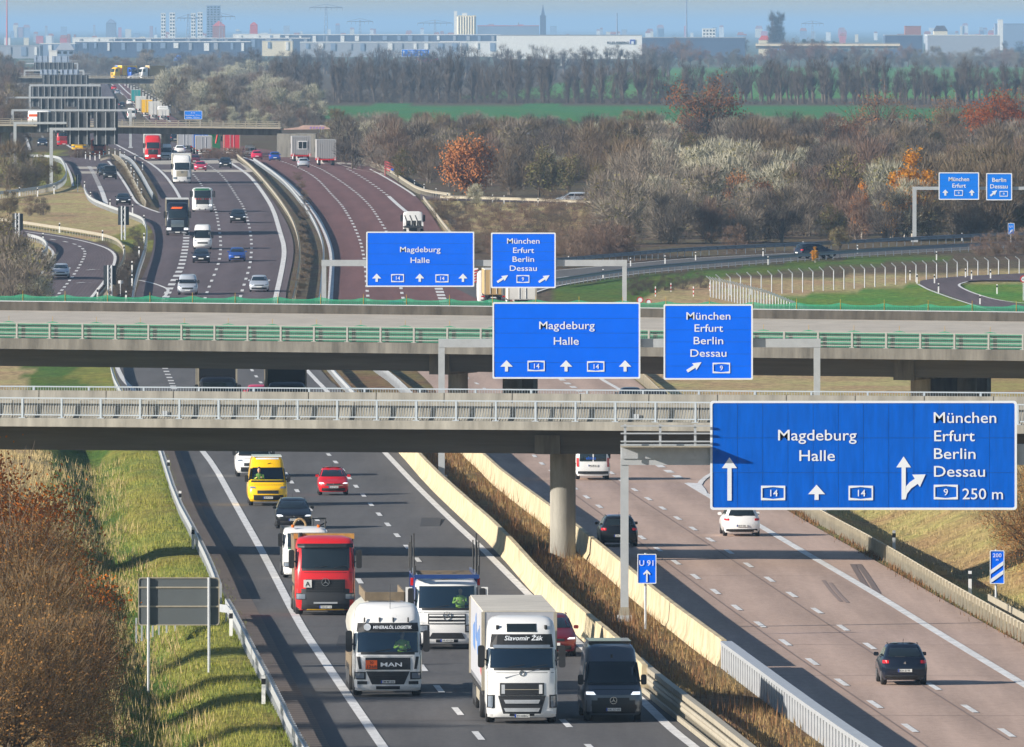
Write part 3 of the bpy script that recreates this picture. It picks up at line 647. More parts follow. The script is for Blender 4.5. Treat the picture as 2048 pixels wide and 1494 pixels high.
def net(par, x, y, z0, w_, h, arch, ribs=True):
    n_ = 10; top = [(x + w_ * i / n_, y, z0 + h + arch * math.exp(-((i / n_ - .5) / .16) ** 2)) for i in range(n_ + 1)]; M_ = MB()
    for i in range(n_): M_.quad((x + w_ * i / n_, y, z0), (x + w_ * (i + 1) / n_, y, z0), top[i + 1], top[i])
    o = M_.build('net_panel', m_green, par)
    if ribs:
        R_ = MB(); k = int(w_ / .12)
        for i in range(k):
            xx = x + (i + .5) * w_ / k
            for a, b_ in ((.06, .26), (.40, .56), (.70, .86)):
                if b_ < h + .05: R_.box(xx - .022, xx + .022, y - .02, y - .005, z0 + a, z0 + b_)
        tag(R_.build('net_rib', m_greend, o), kind='stuff')
    return o
m_yel = mat('yellow_rod', S(200, 160, 50), .5)
for i in range(-15, 16):
    net(b2, i * 2.93, .45, zd2, 2.93, .93, .16)
    M_ = MB(); M_.bar((i * 2.93 + 1.46, .47, zd2), (i * 2.93 + 1.46, .47, zd2 + 1.4), .012); M_.build('net_rod', m_yel, b2)
    net(b2, i * 2.93, W2 - .3, zd2 + m2s * W2 + .525, 2.93, .36, .14, ribs=True)
    M_ = MB(); M_.bar((i * 2.93 + 1.46, W2 - .32, zd2 + m2s * W2 + .52), (i * 2.93 + 1.46, W2 - .32, zd2 + m2s * W2 + 1.25), .015); M_.build('net_rod', m_yel, b2)
M_ = MB(); M_.box(-45, 46, W2 - .38, W2 - .34, zd2 + m2s * W2 + .53, zd2 + m2s * W2 + .58); M_.build('net_rail', m_galv, b2)
for px, hw_ in ((850, .63), (1785, .63)):
    for yy in (7, 23):
        lx = ((px - 850) / F * D2) / math.cos(R(17)) * (1 - .012) + (0 if yy < 10 else -1.3)
        M_ = MB(); M_.bar((lx, yy, -5), (lx, yy, zd2 - 1.7), hw_, 24); M_.build('pier', m_conc, b2, 40)
        M_ = MB(); M_.box(lx - .66, lx + .66, 2.95, 9, zd2 - 2.05, zd2 - .75) if yy < 10 else M_.box(lx - .66, lx + .66, 18, 25, zd2 - 1.9, zd2 - .6); M_.build('pier_head', m_concd, b2)
    M_ = MB(); M_.box(lx - 4.0 if px > 1000 else lx - 1.4, lx + .5, 26, 27, -5, zd2 - .7); M_.build('abutment_wall', m_concd, b2)
# --- far bridges
def far_bridge(label, D, px0, px1, ytop, yfas, ybot, slope, W, post=2.2, m1=m_concd, m2=m_concd, piers=(), ht=None, railm=m_galvd):
    k = D / F; c = at((px0 + px1) / 2, ytop, D); o = empty('road_bridge', (c.x, c.y, 0)); tag(o, label, 'bridge')
    o.rotation_euler[1] = slope; h = (px1 - px0) / 2 * k; z0 = c.z
    def za(y): return CZ - (y - YH) * k
    zf, zg, zb = c.z - (ht or 1.0), za(yfas), za(ybot)
    M_ = MB(); M_.box(-h, h, 0, W, zg, zf); M_.build('deck', m1, o)
    M_ = MB(); M_.box(-h, h, 1.2, W - 1.2, zb, zg - .01); M_.build('girder', m2, o)
    railing(o, -h, h, .15, lambda x: zf, ht or 1.0, post, railm, bal=0, post_w=.16)
    M_ = MB(); M_.box(-h, h, .1, .16, zf + .25, zf + .4); M_.box(-h, h, .1, .16, zf + .55, zf + .72); M_.build('rail_bars', railm, o)
    for px in piers:
        x = (px - (px0 + px1) / 2) * k; M_ = MB(); M_.bar((x, W / 2, -2), (x, W / 2, zb), .75, 14); M_.build('pier', m_conc, o, 40)
    return o, k, za
m_fasc = mat('concrete_fascia_far', S(176, 166, 146), .85, noise=(.6, .2))
b3, k3, za3 = far_bridge('third bridge behind the sign gantries with graffiti on its right abutment', 2250, -160, 560, 239, 254, 267, .011, 12, 1.8, m_fasc, m_concd, (8, 329))
xa = (553 - 200) * k3; M_ = MB(); M_.box(xa, xa + 6.2, .5, 11, 1, za3(263)); M_.build('abutment', m_conc, b3)
M_ = MB(); M_.prism([(xa - .4, za3(256)), (xa + 8.8, za3(253)), (xa + 7.5, za3(246)), (xa + 4.2, za3(246)), (xa + 3.4, za3(250))], .2, .6); M_.build('wing_wall', mat('wall_pinkish', S(190, 160, 146), .8, noise=(1, .2)), b3)
m_graf = mat('graffiti', S(150, 120, 190), .7)
for i in range(5): MB().prism([(xa + 5.2 + i * .5, za3(252.6)), (xa + 5.45 + i * .5, za3(252.6)), (xa + 5.6 + i * .5, za3(248.4)), (xa + 5.3 + i * .5, za3(249.2))], .17, .19).build('graffiti', m_graf, b3)
b4, k4, za4 = far_bridge('distant dark bridge carrying trucks behind the farthest gantries', 4000, -200, 372, 150, 156, 167, .006, 12, 4, m_concd, m_concd, ())
bv, kv, zav = far_bridge('pale beige viaduct far beyond the green fields', 9000, 1512, 1800, 86, 92, 98, 0, 12, 9, mat('viaduct_beige', S(222, 206, 178), .8), m_concd, (1610, 1630, 1680), ht=.6)
# ================================================================ SIGNS
m_blue = mat('sign_blue', S(0, 104, 240), .6, spec=.08, noise=(.7, .07)); m_blue2 = mat('sign_blue_worn', S(0, 92, 198), .6, spec=.08, noise=(2.2, .22, (1.6, 1, .25)))
m_blue3 = mat('sign_blue_bright', S(0, 124, 235), .6, spec=.08); m_sw = mat('sign_white', S(226, 232, 238), .45)
def sx(px, D): return (px - CX) / F * D
def sz(py, D): return CZ - (py - YH) / F * D
class Sign:
    def __init__(s, par, D, x0, x1, y0, y1, mb, cols=1, rows_=5, r=3, bw=4, inner=2):
        s.D, s.par, s.k = D, par, D / F; k = s.k; s.o = par.location if par else Vector()
        s.X = lambda px: sx(px, D) - par.location.x; s.Z = lambda py: sz(py, D) - par.location.z; s.y = D - par.location.y - .45
        s.board = None; gx = .006
        X0, X1, Z0, Z1 = s.X(x0 + bw), s.X(x1 - bw), s.Z(y1 - bw), s.Z(y0 + bw)
        bk = MB().prism(rrect(s.X(x0), s.X(x1), s.Z(y1), s.Z(y0), r * k), s.y + .02, s.y + .06); s.board = bk.build('board', m_dark, par)
        fr = MB().frame(rrect(s.X(x0), s.X(x1), s.Z(y1), s.Z(y0), r * k), rrect(X0, X1, Z0, Z1, r * k * .7), s.y - .03, s.y + .018); fr.build('border', m_sw, s.board)
        for i in range(cols):
            for j in range(rows_):
                a = X0 + (X1 - X0) * i / cols; b_ = X0 + (X1 - X0) * (i + 1) / cols; c = Z0 + (Z1 - Z0) * j / rows_; d = Z0 + (Z1 - Z0) * (j + 1) / rows_
                MB().box(a + gx, b_ - gx, s.y - .008 - .004 * ((i * 3 + j * 2) % 3), s.y + .018, c + gx, d - gx).build('panel', mb, s.board)
    def T(s, body, cx, base, cap, width=None, bold=.006):
        text(body, (s.X(cx), s.y - .035, s.Z(base)), cap * s.k, m_sw, s.board, width=width * s.k if width else None, bold=bold)
    def P(s, pts, name='arrow', m=None):
        q = [(s.X(x), s.Z(y)) for x, y in pts]
        a = sum(q[i][0] * q[(i + 1) % len(q)][1] - q[(i + 1) % len(q)][0] * q[i][1] for i in range(len(q)))
        if a < 0: q.reverse()
        MB().prism(q, s.y - .036, s.y - .02).build(name, m or m_sw, s.board)
    def up(s, x, y0, y1, hw, hh, sw):
        s.P([(x, y0), (x - hw, y0 + hh), (x - sw, y0 + hh), (x - sw, y1), (x + sw, y1), (x + sw, y0 + hh), (x + hw, y0 + hh)])
    def diag(s, x0, x1, y0, y1, t):
        # arrow from lower left to upper right
        dx, dy = x1 - x0, y0 - y1; L = math.hypot(dx, dy); ux, uy = dx / L, dy / L; nx, ny = -uy, ux
        hx, hy = x1 - ux * 2.6 * t, y0 - uy * 2.6 * t
        tl = (x1 + ux * t * .4, y0 + uy * t * .4)
        s.P([(x0 + nx * t * .55, y1 + ny * t * .55), (hx + nx * t * .55, hy + ny * t * .55), (hx + nx * t * 1.5 - ux * t * .2, hy + ny * t * 1.5 - uy * t * .2), tl, (hx - nx * t * 1.5 - ux * t * .2, hy - ny * t * 1.5 - uy * t * .2), (hx - nx * t * .55, hy - ny * t * .55), (x0 - nx * t * .55, y1 - ny * t * .55)])
    def shield(s, x0, x1, y0, y1, num):
        w_, h = x1 - x0, y1 - y0; t = h * .1
        q = lambda m_, c: [(x0 + m_, y0 + m_), (x0 + w_ / 2, y0 + m_ + c), (x1 - m_, y0 + m_), (x1 - m_, y1 - m_), (x0 + w_ / 2, y1 - m_ - c), (x0 + m_, y1 - m_)]
        o_ = [(x0, y0), (x0 + w_ / 2, y0), (x1, y0), (x1, y1), (x0 + w_ / 2, y1), (x0, y1)]
        i_ = [(x0 + t, y0 + t * 1.7), (x0 + w_ / 2, y0 + t * .9), (x1 - t, y0 + t * 1.7), (x1 - t, y1 - t * 1.7), (x0 + w_ / 2, y1 - t * .9), (x0 + t, y1 - t * 1.7)]
        MB().frame([(s.X(a), s.Z(b)) for a, b in reversed(o_)], [(s.X(a), s.Z(b)) for a, b in reversed(i_)], s.y - .036, s.y - .02).build('route_shield', m_sw, s.board)
        s.T(num, x0 + w_ / 2, y1 - h * .27, h * .48)
def gantry(label, D, posts, beam, x0, x1, cat='gantry', group='overhead sign gantries', pw=.32, hb=.42):
    """posts: photo columns; beam: photo row of its middle"""
    p = gd((posts[0]), D); o = empty('sign_gantry', p); tag(o, label, cat, group)
    zb = sz(beam, D) - p.z
    for px in posts:
        x = sx(px, D) - p.x; g = gz(sx(px, D), D) - p.z
        M_ = MB().box(x - pw / 2, x + pw / 2, -pw / 2, pw / 2, g - .4, zb - hb / 2 - .004); M_.box(x - pw * .9, x + pw * .9, -pw * .9, pw * .9, g - .4, g + .25); M_.build('post', m_post, o)
    a, b_ = sx(x0, D) - p.x, sx(x1, D) - p.x
    MB().box(a, b_, -.2, .2, zb - hb / 2, zb + hb / 2).build('beam', m_post, o)
    return o
# big near sign with catwalk
g1 = gantry('tall gantry of the big blue sign with a catwalk on its left', 575, (1249,), 909, 1241, 2260, pw=.33, hb=.85)
x_ = lambda px: sx(px, 575) - g1.location.x
zz = lambda py: sz(py, 575) - g1.location.z
MB().box(x_(2240) , x_(2256), -.17, .17, -1, zz(918)).build('post', m_post, g1)
for py in (851, 866, 882):
    MB().box(x_(1241), x_(1420), -.62, -.56, zz(py) - .03, zz(py) + .03).build('catwalk_rail', m_galv, g1)
for px in (1250, 1320, 1390):
    MB().box(x_(px) - .05, x_(px) + .05, -.56, -.48, zz(912), zz(848)).build('catwalk_post', m_galv, g1)
MB().box(x_(1241), x_(1420), -1.15, -.26, zz(893), zz(891)).build('catwalk_floor', m_galvd, g1)
MB().box(x_(1244), x_(1440), -.26, -.21, zz(917), zz(893)).build('beam_face', m_galv, g1)
fb = gd(1249, 575); MB().prism([(-.42, -.9), (.42, -.9), (.42, .18), (-.42, .18)], -.45, .45).build('foundation', m_conc, g1)
MB().prism([(-.36, .19), (.36, .19), (.17, .9), (-.17, .9)], -.20, -.17).build('gusset', m_galvd, g1)
def signbox(label, D, x, par=None):
    o = empty('overhead_sign', (sx(x, D), D - .05, sz(0, D) * 0 + zr(D) + 6)); tag(o, label, 'sign', 'blue overhead direction signs'); return o
s1 = signbox('huge worn blue sign to Magdeburg, Halle and four more cities, 250 m', 575, 1726)
q = Sign(s1, 575, 1420, 2033, 801, 1019, m_blue2, cols=12, rows_=3, r=6, bw=4.5)
q.T('Magdeburg', 1633, 880, 22.6, 157); q.T('Halle', 1633, 921, 22.6, 71)
q.T('München', 1929, 845, 22.6, 125); q.T('Erfurt', 1907, 881.5, 22.6, 81); q.T('Berlin', 1908.5, 917, 22.6, 83); q.T('Dessau', 1918, 952.5, 22.6, 102); q.T('250 m', 1965, 997.6, 22.6, 81)
q.shield(1521.6, 1570, 970.6, 999.7, '14'); q.shield(1696.6, 1745.5, 970.6, 999.7, '14'); q.shield(1866.8, 1915, 968.6, 998, '9')
q.up(1458.6, 914, 1000.4, 15, 21.5, 4.2); q.up(1632.7, 968.6, 999, 17, 19, 4.1); q.up(1806.7, 912, 998, 14.6, 22, 4.2)
cq = [(1354, 1223), (1362, 1190), (1385, 1160), (1424, 1132), (1437, 1150), (1470, 1077), (1392, 1078), (1407, 1102), (1378, 1122), (1356, 1146)]
q.P([(1348 + a / 2.926, 580 + b_ / 2.926) for a, b_ in cq], name='branch_arrow')
g2 = gantry('white gantry between the near and the middle bridge', 790, (883, 1634), 686, 877, 1641, pw=.36, hb=.48)
s2 = signbox('large blue sign Magdeburg Halle on the gantry between the bridges', 790, 1133)
q = Sign(s2, 790, 985, 1280.5, 604, 757, m_blue, 1, 5, r=3, bw=3.2)
q.T('Magdeburg', 1133, 657.7, 16, 111); q.T('Halle', 1132, 689, 16, 50)
for x in (1013, 1132, 1250): q.up(x, 720, 742.5, 12.5, 13, 3)
q.shield(1055, 1089.5, 721, 742, '14'); q.shield(1174, 1208.7, 722, 743, '14')
s3 = signbox('blue exit sign listing four cities on the gantry between the bridges', 790, 1416)
q = Sign(s3, 790, 1327, 1505.5, 608, 759, m_blue, 1, 6, r=3, bw=3.2)
for t, y, w_ in (('München', 638.8, 88), ('Erfurt', 663, 57), ('Berlin', 688, 59), ('Dessau', 713, 72)): q.T(t, 1416.5, y, 15.6, w_)
q.diag(1374, 1401, 725, 742, 5.4); q.shield(1425, 1460, 725, 746, '9')
g3 = gantry('grey gantry just beyond the middle bridge', 1130, (648, 1249), 526, 643, 1254, pw=.36, hb=.5)
s4 = signbox('blue sign Magdeburg Halle on the gantry beyond the middle bridge', 1130, 840)
q = Sign(s4, 1130, 732.5, 948.5, 463, 573.5, m_blue, 1, 5, r=2.5, bw=2.6)
q.T('Magdeburg', 840, 504, 11.3, 81); q.T('Halle', 840, 525.5, 11.3, 38)
for x in (753.5, 839.6, 926): q.up(x, 547, 563.4, 9, 9.6, 2.3)
q.shield(782.5, 808, 548, 564, '14'); q.shield(871, 897, 548.5, 564.5, '14')
s5 = signbox('blue exit sign with two slanted arrows beyond the middle bridge', 1130, 1047)
q = Sign(s5, 1130, 982, 1111.5, 465, 576, m_blue, 1, 6, r=2.5, bw=2.6)
for t, y, w_ in (('München', 487, 65), ('Erfurt', 505.6, 42), ('Berlin', 523.4, 43), ('Dessau', 541.5, 54)): q.T(t, 1046.5, y, 11.3, w_)
q.diag(994.5, 1015, 551, 564, 4); q.diag(1077.5, 1098, 551, 564, 4); q.shield(1033, 1058.7, 550, 565.5, '9')
g4 = gantry('slender gantry over the right hand ramp before the woods', 1542, (1829,), 376.5, 1825, 2160, pw=.42, hb=.35)
s6 = signbox('small bright blue sign München Erfurt over the right ramp', 1542, 1917)
q = Sign(s6, 1542, 1877, 1958, 344.5, 399.5, m_blue3, 1, 4, r=2, bw=2)
q.T('München', 1917.5, 362, 8.4, 41, .02); q.T('Erfurt', 1917.5, 375, 8.4, 27, .02)
for x in (1890.4, 1943.4): q.up(x, 379, 391, 6, 6.5, 1.9)
q.shield(1908.5, 1925.6, 380, 391.5, '9')
s7 = signbox('small bright blue sign Berlin Dessau over the right ramp', 1542, 1998)
q = Sign(s7, 1542, 1972, 2024, 346, 400.5, m_blue3, 1, 4, r=2, bw=2)
q.T('Berlin', 1998, 363.5, 8.4, 28, .02); q.T('Dessau', 1997.5, 376.5, 8.4, 35, .02); q.diag(1980.5, 1993, 381, 391.5, 3.2); q.shield(1999, 2015.5, 382, 393, '9')
# --- gantries seen from behind, at the left
def back_gantry(label, D, beam, x0, x1, posts, boards, rib, light=False, truss=False):
    o = gantry(label, D, posts, beam, x0, x1, group='sign gantries seen from behind', pw=.45 if D < 3000 else .6, hb=.35 if D < 3000 else .5)
    mbk = mat('sign_back_gantry', S(72, 76, 80), .6) if not light else mat('sign_back_pale', S(150, 165, 185), .6)
    for (a, b_, c, d) in boards:
        X0, X1, Z0, Z1 = sx(a, D) - o.location.x, sx(b_, D) - o.location.x, sz(d, D) - o.location.z, sz(c, D) - o.location.z
        bo = MB().box(X0, X1, .62, .68, Z0, Z1).build('sign_board', mbk, o); n_ = max(1, int((b_ - a) / rib))
        me = MB().box(-.045, .045, .40, .60, Z0, Z1).mesh('rib', m_post)
        for i in range(n_ + 1):
            r_ = bpy.data.objects.new('rib', me); r_.location = (X0 + (X1 - X0) * (i + .35) / (n_ + .7), 0, 0); link(r_, bo)
        for t in (.25, .5, .75):
            MB().box(X0, X1, .585, .618, Z0 + (Z1 - Z0) * t - .04, Z0 + (Z1 - Z0) * t + .04).build('cross_rail', mbk, bo)
    if truss:
        for dz in (.6, 1.2): MB().box(sx(x0, D) - o.location.x, sx(x1, D) - o.location.x, .3, .4, sz(beam, D) - o.location.z + dz, sz(beam, D) - o.location.z + dz + .09).build('hand_rail', m_galv, o)
    return o
back_gantry('nearest gantry seen from behind carrying two dark sign boards', 1896, 258, 99, 232, (102.5,), [(134, 180, 224, 289), (187, 235.5, 224, 289)], 19)
back_gantry('second gantry seen from behind with one board left of the nearest', 2150, 246, 27, 133, (30,), [(74, 133, 224, 264)], 16)
back_gantry('third gantry seen from behind, its beam reaching the far lanes', 2416, 220.5, 23, 263, (25, 261), [(78, 128, 197, 236), (153, 235, 197, 236)], 13)
back_gantry('fourth gantry seen from behind with a long row of boards', 2840, 195, 11.5, 228, (13,), [(61.5, 128, 173, 213), (131, 202, 173, 213)], 13)
back_gantry('fifth gantry seen from behind, narrower than the one below it', 3440, 170.5, 59, 201, (60, 200), [(84, 177, 150, 185)], 11)
back_gantry('sixth gantry seen from behind with handrails', 4143, 156, 36, 181, (37, 180), [(80, 116, 139, 160), (120, 158, 139, 160)], 10, True, True)
back_gantry('seventh gantry seen from behind below the topmost', 4560, 141, 48, 168, (49, 167), [(68, 148, 125, 146)], 9)
back_gantry('topmost and farthest gantry seen from behind with pale boards', 5970, 127, 38, 156, (39, 155), [(68, 98, 112, 130), (104, 138, 112, 130)], 12, True, True)
# --- signs on poles
def pole_sign(label, px, ybase, x0, x1, y0, y1, front=True, poles=None, m=None, dz=0, name='road_sign', cat='sign', r=2, bw=2, rows_=1, pr=.05):
    p = gp(px, ybase, dz); D = p.y; o = empty(name, p); tag(o, label, cat); 
    for q_ in (poles or [px]): 
        x = sx(q_, D) - p.x; M_ = MB().bar((x, .02, -.9), (x, .02, sz(y0 - 1, D) - p.z), pr, 8); M_.build('pole', m_galv, o, 40)
    if front: return Sign(o, D + .36, x0, x1, y0, y1, m or m_blue, 1, rows_, r, bw)
    k = D / F; MB().prism(rrect(sx(x0, D) - p.x, sx(x1, D) - p.x, sz(y1, D) - p.z, sz(y0, D) - p.z, r * k), .10, .15).build('board', m or m_dark, o)
    return o
q = pole_sign('small blue U 91 sign with arrow on a thin pole in the median', 1291, 1272, 1274.5, 1312.5, 1107, 1166.5, r=2, bw=1.6)
q.T('U 91', 1293.5, 1130.5, 11.5, 28); q.P([(1292, 1163), (1292, 1145), (1287.5, 1149), (1286, 1146.5), (1293.5, 1138.5), (1301, 1146.5), (1299.5, 1149), (1295, 1145), (1295, 1163)])
q = pole_sign('blue distance marker with two slanted bars, 200 m, at the right edge', 1992, 1228, 1979, 2008, 1100, 1167, r=2, bw=1.5)
q.T('200', 1993.5, 1113.5, 8, 17); q.T('m', 1993.5, 1120.5, 5)
for a in (1138, 1156): q.P([(1981, a + 1), (2006, a - 17), (2006, a - 9), (1981, a + 9)], name='slanted_bar')
sb = pole_sign('large grey sign back on two poles beside the left shoulder', 297, 1338, 277, 438, 1156, 1250, front=False, poles=[297, 418], r=6, pr=.055)
Dd = sb.location.y
MB().frame(rrect(sx(276, Dd) - sb.location.x, sx(439, Dd) - sb.location.x, sz(1251, Dd) - sb.location.z, sz(1155, Dd) - sb.location.z, .12), rrect(sx(278, Dd) - sb.location.x, sx(437, Dd) - sb.location.x, sz(1249, Dd) - sb.location.z, sz(1157, Dd) - sb.location.z, .1), .07, .16).build('rim', m_galvd, sb)
for py in (1175, 1213): MB().box(sx(278, Dd) - sb.location.x, sx(437, Dd) - sb.location.x, .07, .098, sz(py, Dd) - sb.location.z - .03, sz(py, Dd) - sb.location.z + .03).build('cross_rail', m_galvd, sb)
m_sbk = mat('sign_back_dark', S(52, 60, 66), .6)
def trestle(label, px, yb, x0, x1, y0, y1):
    o = pole_sign(label, px, yb, x0, x1, y0, y1, front=False, poles=[px - 3.5, px + 3.5], m=m_sbk, r=.5, pr=.09)
    D = o.location.y; M_ = MB(); a, b_ = sx(px - 3.5, D) - o.location.x, sx(px + 3.5, D) - o.location.x; h = sz(y0, D) - o.location.z; n_ = 6
    for i in range(n_): M_.bar((a if i % 2 else b_, 0, h * i / n_), (b_ if i % 2 else a, 0, h * (i + 1) / n_), .04)
    M_.build('lattice', m_galv, o)
trestle('dark double sign back on a lattice post above the loop road', 247, 479, 236, 258, 413, 450)
trestle('dark sign back on a lattice post just above the green netting', 220, 592, 207, 232, 531, 569)
trestle('dark sign back rising from the bushes at the left edge', 35, 478, 24.5, 46, 427, 461)
pole_sign('narrow dark marker beside the ramp at the left', 155.5, 383, 152, 158.5, 350, 368, front=False, m=m_sbk, r=.4)
pole_sign('small pale double sign near the lattice post', 241, 591, 236, 246, 561, 567, front=False, m=m_wht, r=.4)
q = pole_sign('tiny blue U1 sign with arrow beside the right ramp', 2022, 498, 2015.5, 2028.5, 446, 468.5, r=.8, bw=.8, m=m_blue3); q.T('U1', 2022, 455, 4.5); q.diag(2018.5, 2025, 459, 466, 1.6)
q = pole_sign('blue board far behind the third bridge, seen above its railing', 386, 262, 368.5, 404.5, 221.5, 238.5, poles=[372, 400], r=.5, bw=.8, m=m_blue3); q.T('A 14', 386, 227, 3); q.T('Magdeburg  99 km', 386, 231.5, 2.4, 30); q.T('Halle  18 km', 386, 236, 2.4, 26)
q = pole_sign('tiny blue sign among the trees above the distant bridge', 355, 131, 346.5, 363, 110, 122.5, r=.4, bw=.6, m=m_blue3); q.T('A 14', 355, 118, 4)
gq = gantry('far gantry in front of the long warehouses', 7600, (788, 872), 107, 787, 873, pw=.6, hb=.5)
sq = signbox('small blue sign on the far gantry before the warehouses', 7600, 831); q = Sign(sq, 7600, 803, 859, 98.5, 113.5, m_blue3, 1, 1, r=.5, bw=.7); q.up(807.5, 101, 111, 2, 3, .7); q.T('Magdeburg', 823, 103.5, 3, 15); q.T('Halle', 823, 107.5, 3, 8); q.up(838, 101, 111, 2, 3, .7); q.T('Berlin', 849, 105, 3, 11); q.T('250 m', 849, 110, 2.6, 9)
q = pole_sign('tiny blue sign at the left end of the far viaduct', 1562, 112, 1551, 1572, 92, 100.5, r=.3, bw=.5, m=m_blue3)
def round_sign(label, px, ybase, cy, r, txt=None, thin=.05):
    p = gp(px, ybase); D = p.y; k = D / F; o = empty('round_sign', p); tag(o, label, 'sign'); M_ = MB().bar((0, .03, -.4), (0, .03, sz(cy, D) - p.z), thin, 8); M_.build('pole', m_galv, o)
    c = [(r * k * math.cos(2 * math.pi * i / 24), sz(cy, D) - p.z + r * k * math.sin(2 * math.pi * i / 24)) for i in range(24)]
    ci = [(a * .72, sz(cy, D) - p.z + (b_ - sz(cy, D) + p.z) * .72) for a, b_ in c]
    MB().frame(c, ci, -.06, -.03).build('red_rim', m_redp, o); MB().prism(ci, -.045, -.034).build('disc', m_sw, o)
    if txt: text(txt, (0, -.07, sz(cy, D) - p.z - r * k * .3), r * k * .6, m_blk, o)
round_sign('round prohibition sign left of the pair behind the netting', 1280, 640, 600, 6.5); round_sign('round prohibition sign right of the pair behind the netting', 1297, 644, 604, 6)
round_sign('round white sign on a pole beside the crest near the woods', 787.5, 330, 298, 5); round_sign('round speed sign cut by the right picture edge', 2047, 600, 558, 7, '60')
# red and white marker poles on the meadow
for i, (x, y0, y1) in enumerate(((1311, 573, 593), (1342, 566, 584), (1387, 573, 593), (1420, 565, 582))):
    p = gp(x, y1); k = p.y / F; o = empty('marker_pole', p); tag(o, ['leftmost', 'second', 'third', 'rightmost'][i] + ' red and white marker pole on the meadow by the fence', 'marker pole', 'red and white marker poles')
    for j in range(5): MB().bar((0, 0, (y1 - y0) * k * j / 5), (0, 0, (y1 - y0) * k * (j + .98) / 5), .05, 8).build('band', m_redp if j % 2 else m_wht, o)
# hazard boards and mast by the woods
o = empty('hazard_barrier', gp(790, 352)); tag(o, 'pinkish red slatted barrier by the guardrail near the woods', 'barrier'); k = o.location.y / F
m_pk = mat('hazard_pink', S(205, 90, 95), .6)
for j in range(4): MB().prism([(-20 * k, (8 + j * 5.2 + 4) * k), (18 * k, (j * 5.2 - 8 + 6) * k), (18 * k, (j * 5.2 - 5 + 6) * k), (-20 * k, (11 + j * 5.2 + 4) * k)], 0, .06).build('slat', m_pk, o)
for x in (-20, 18): MB().box((x - .6) * k, (x + .6) * k, -.05, .0, 0, (30 if x < 0 else 20) * k).build('post', m_pk, o)
MB().box(-8 * k, -1 * k, -.12, -.07, 10 * k, 15 * k).build('number_plate', m_blue, o)
o = empty('camera_mast', gp(1056, 335)); tag(o, 'thin white mast with a small head standing in the woods', 'mast'); k = o.location.y / F
MB().bar((0, 0, -1), (0, 0, 74 * k), .07, 8, .05).build('mast', m_wht, o); MB().box(-.25, .25, -.3, .3, 66 * k, 70 * k).build('head', m_wht, o)
o = empty('hazard_beacon', gp(952, 566)); tag(o, 'red and white striped beacon between the two overhead signs', 'beacon'); k = o.location.y / F
for j in range(5): MB().prism([(-4 * k, (j * 5.5) * k), (4 * k, (j * 5.5 + 3) * k), (4 * k, (j * 5.5 + 5.5) * k), (-4 * k, (j * 5.5 + 2.7) * k)], 0, .05).build('red_stripe', m_redp, o)
MB().box(-4.2 * k, 4.2 * k, .06, .1, 0, 30 * k).build('board', m_wht, o)
# ---------------------------------------------------------------- airfield fence
def fence(label, tops, bases, n, mesh_alpha, hook=True, name='security_fence'):
    b_ = resample(bases, n); t_ = resample(tops, n); p0 = gp(*b_[0]); o = empty(name, p0); tag(o, label, 'fence', 'airfield fences')
    prev = None; W_ = MB()
    for (bx, by), (tx, ty) in zip(b_, t_):
        p = gp(bx, by); h = (by - ty) * p.y / F; q_ = p - p0
        M_ = MB().bar(q_ + Vector((0, 0, -.3)), q_ + Vector((0, 0, h * .82)), .055, 6); M_.bar(q_ + Vector((0, 0, h * .82)), q_ + Vector((-.42, -.1, h)), .05, 6); M_.build('post', m_galv, o)
        if prev: W_.quad(prev[0], q_, q_ + Vector((0, 0, h * .82)), prev[0] + Vector((0, 0, prev[1] * .82)))
        prev = (q_, h)
    W_.build('wire_mesh', mat('wire_mesh', S(160, 160, 150), .6, alpha=mesh_alpha), o)
fence('long curved fence with bent posts along the airfield meadow', [(1440, 549), (1535, 542), (1597, 537), (1657, 533), (1720, 530), (1778, 527), (1838, 522), (1896, 519), (1950, 516), (2014, 514), (2080, 511)], [(1440, 590), (1553, 587), (1600, 584), (1647, 580), (1700, 577), (1760, 572), (1840, 562), (1908, 556), (1975, 550), (2040, 546), (2080, 543)], 32, .06)
fence('dense fence running towards the middle bridge', [(1421, 552), (1470, 562), (1540, 580), (1642, 620), (1760, 668)], [(1421, 593), (1470, 604), (1540, 626), (1642, 672), (1760, 726)], 60, .12)
# ================================================================ VEHICLES
def paint(n, r, g, b, metal=0.0, rough=.32): return mat('paint_' + n, S(r, g, b), rough, metal=metal, coat=.6, spec=.4)
P_white = paint('white', 236, 236, 234); P_black = paint('black', 22, 24, 28, .2); P_blk2 = paint('night_blue', 24, 32, 48, .3); P_red = paint('red', 196, 24, 34); P_dkred = paint('dark_red', 120, 16, 30, .3)
P_yel = paint('yellow', 252, 198, 10); P_silver = paint('silver', 176, 184, 194, .5); P_lsilver = paint('light_silver', 205, 212, 220, .4); P_blue = paint('blue', 30, 80, 170, .3); P_grey = paint('grey', 96, 104, 114, .4)
P_dgrey = paint('anthracite', 42, 47, 53, .3); P_pink = paint('raspberry', 205, 40, 80); P_truckred = paint('truck_red', 214, 36, 40); P_green = paint('green', 40, 110, 70); P_teal = paint('teal', 40, 150, 150); P_orange = paint('orange', 235, 95, 30)
m_tarp = mat('tarpaulin_grey', S(168, 170, 176), .6, noise=(.7, .08)); m_tarpw = mat('tarpaulin_white', S(215, 214, 208), .6, noise=(.8, .1)); m_tarpr = mat('tarpaulin_red', S(205, 48, 62), .6); m_tarpk = mat('tarpaulin_black', S(26, 28, 32), .45); m_tarpb = mat('tarpaulin_blue', S(60, 110, 190), .6)
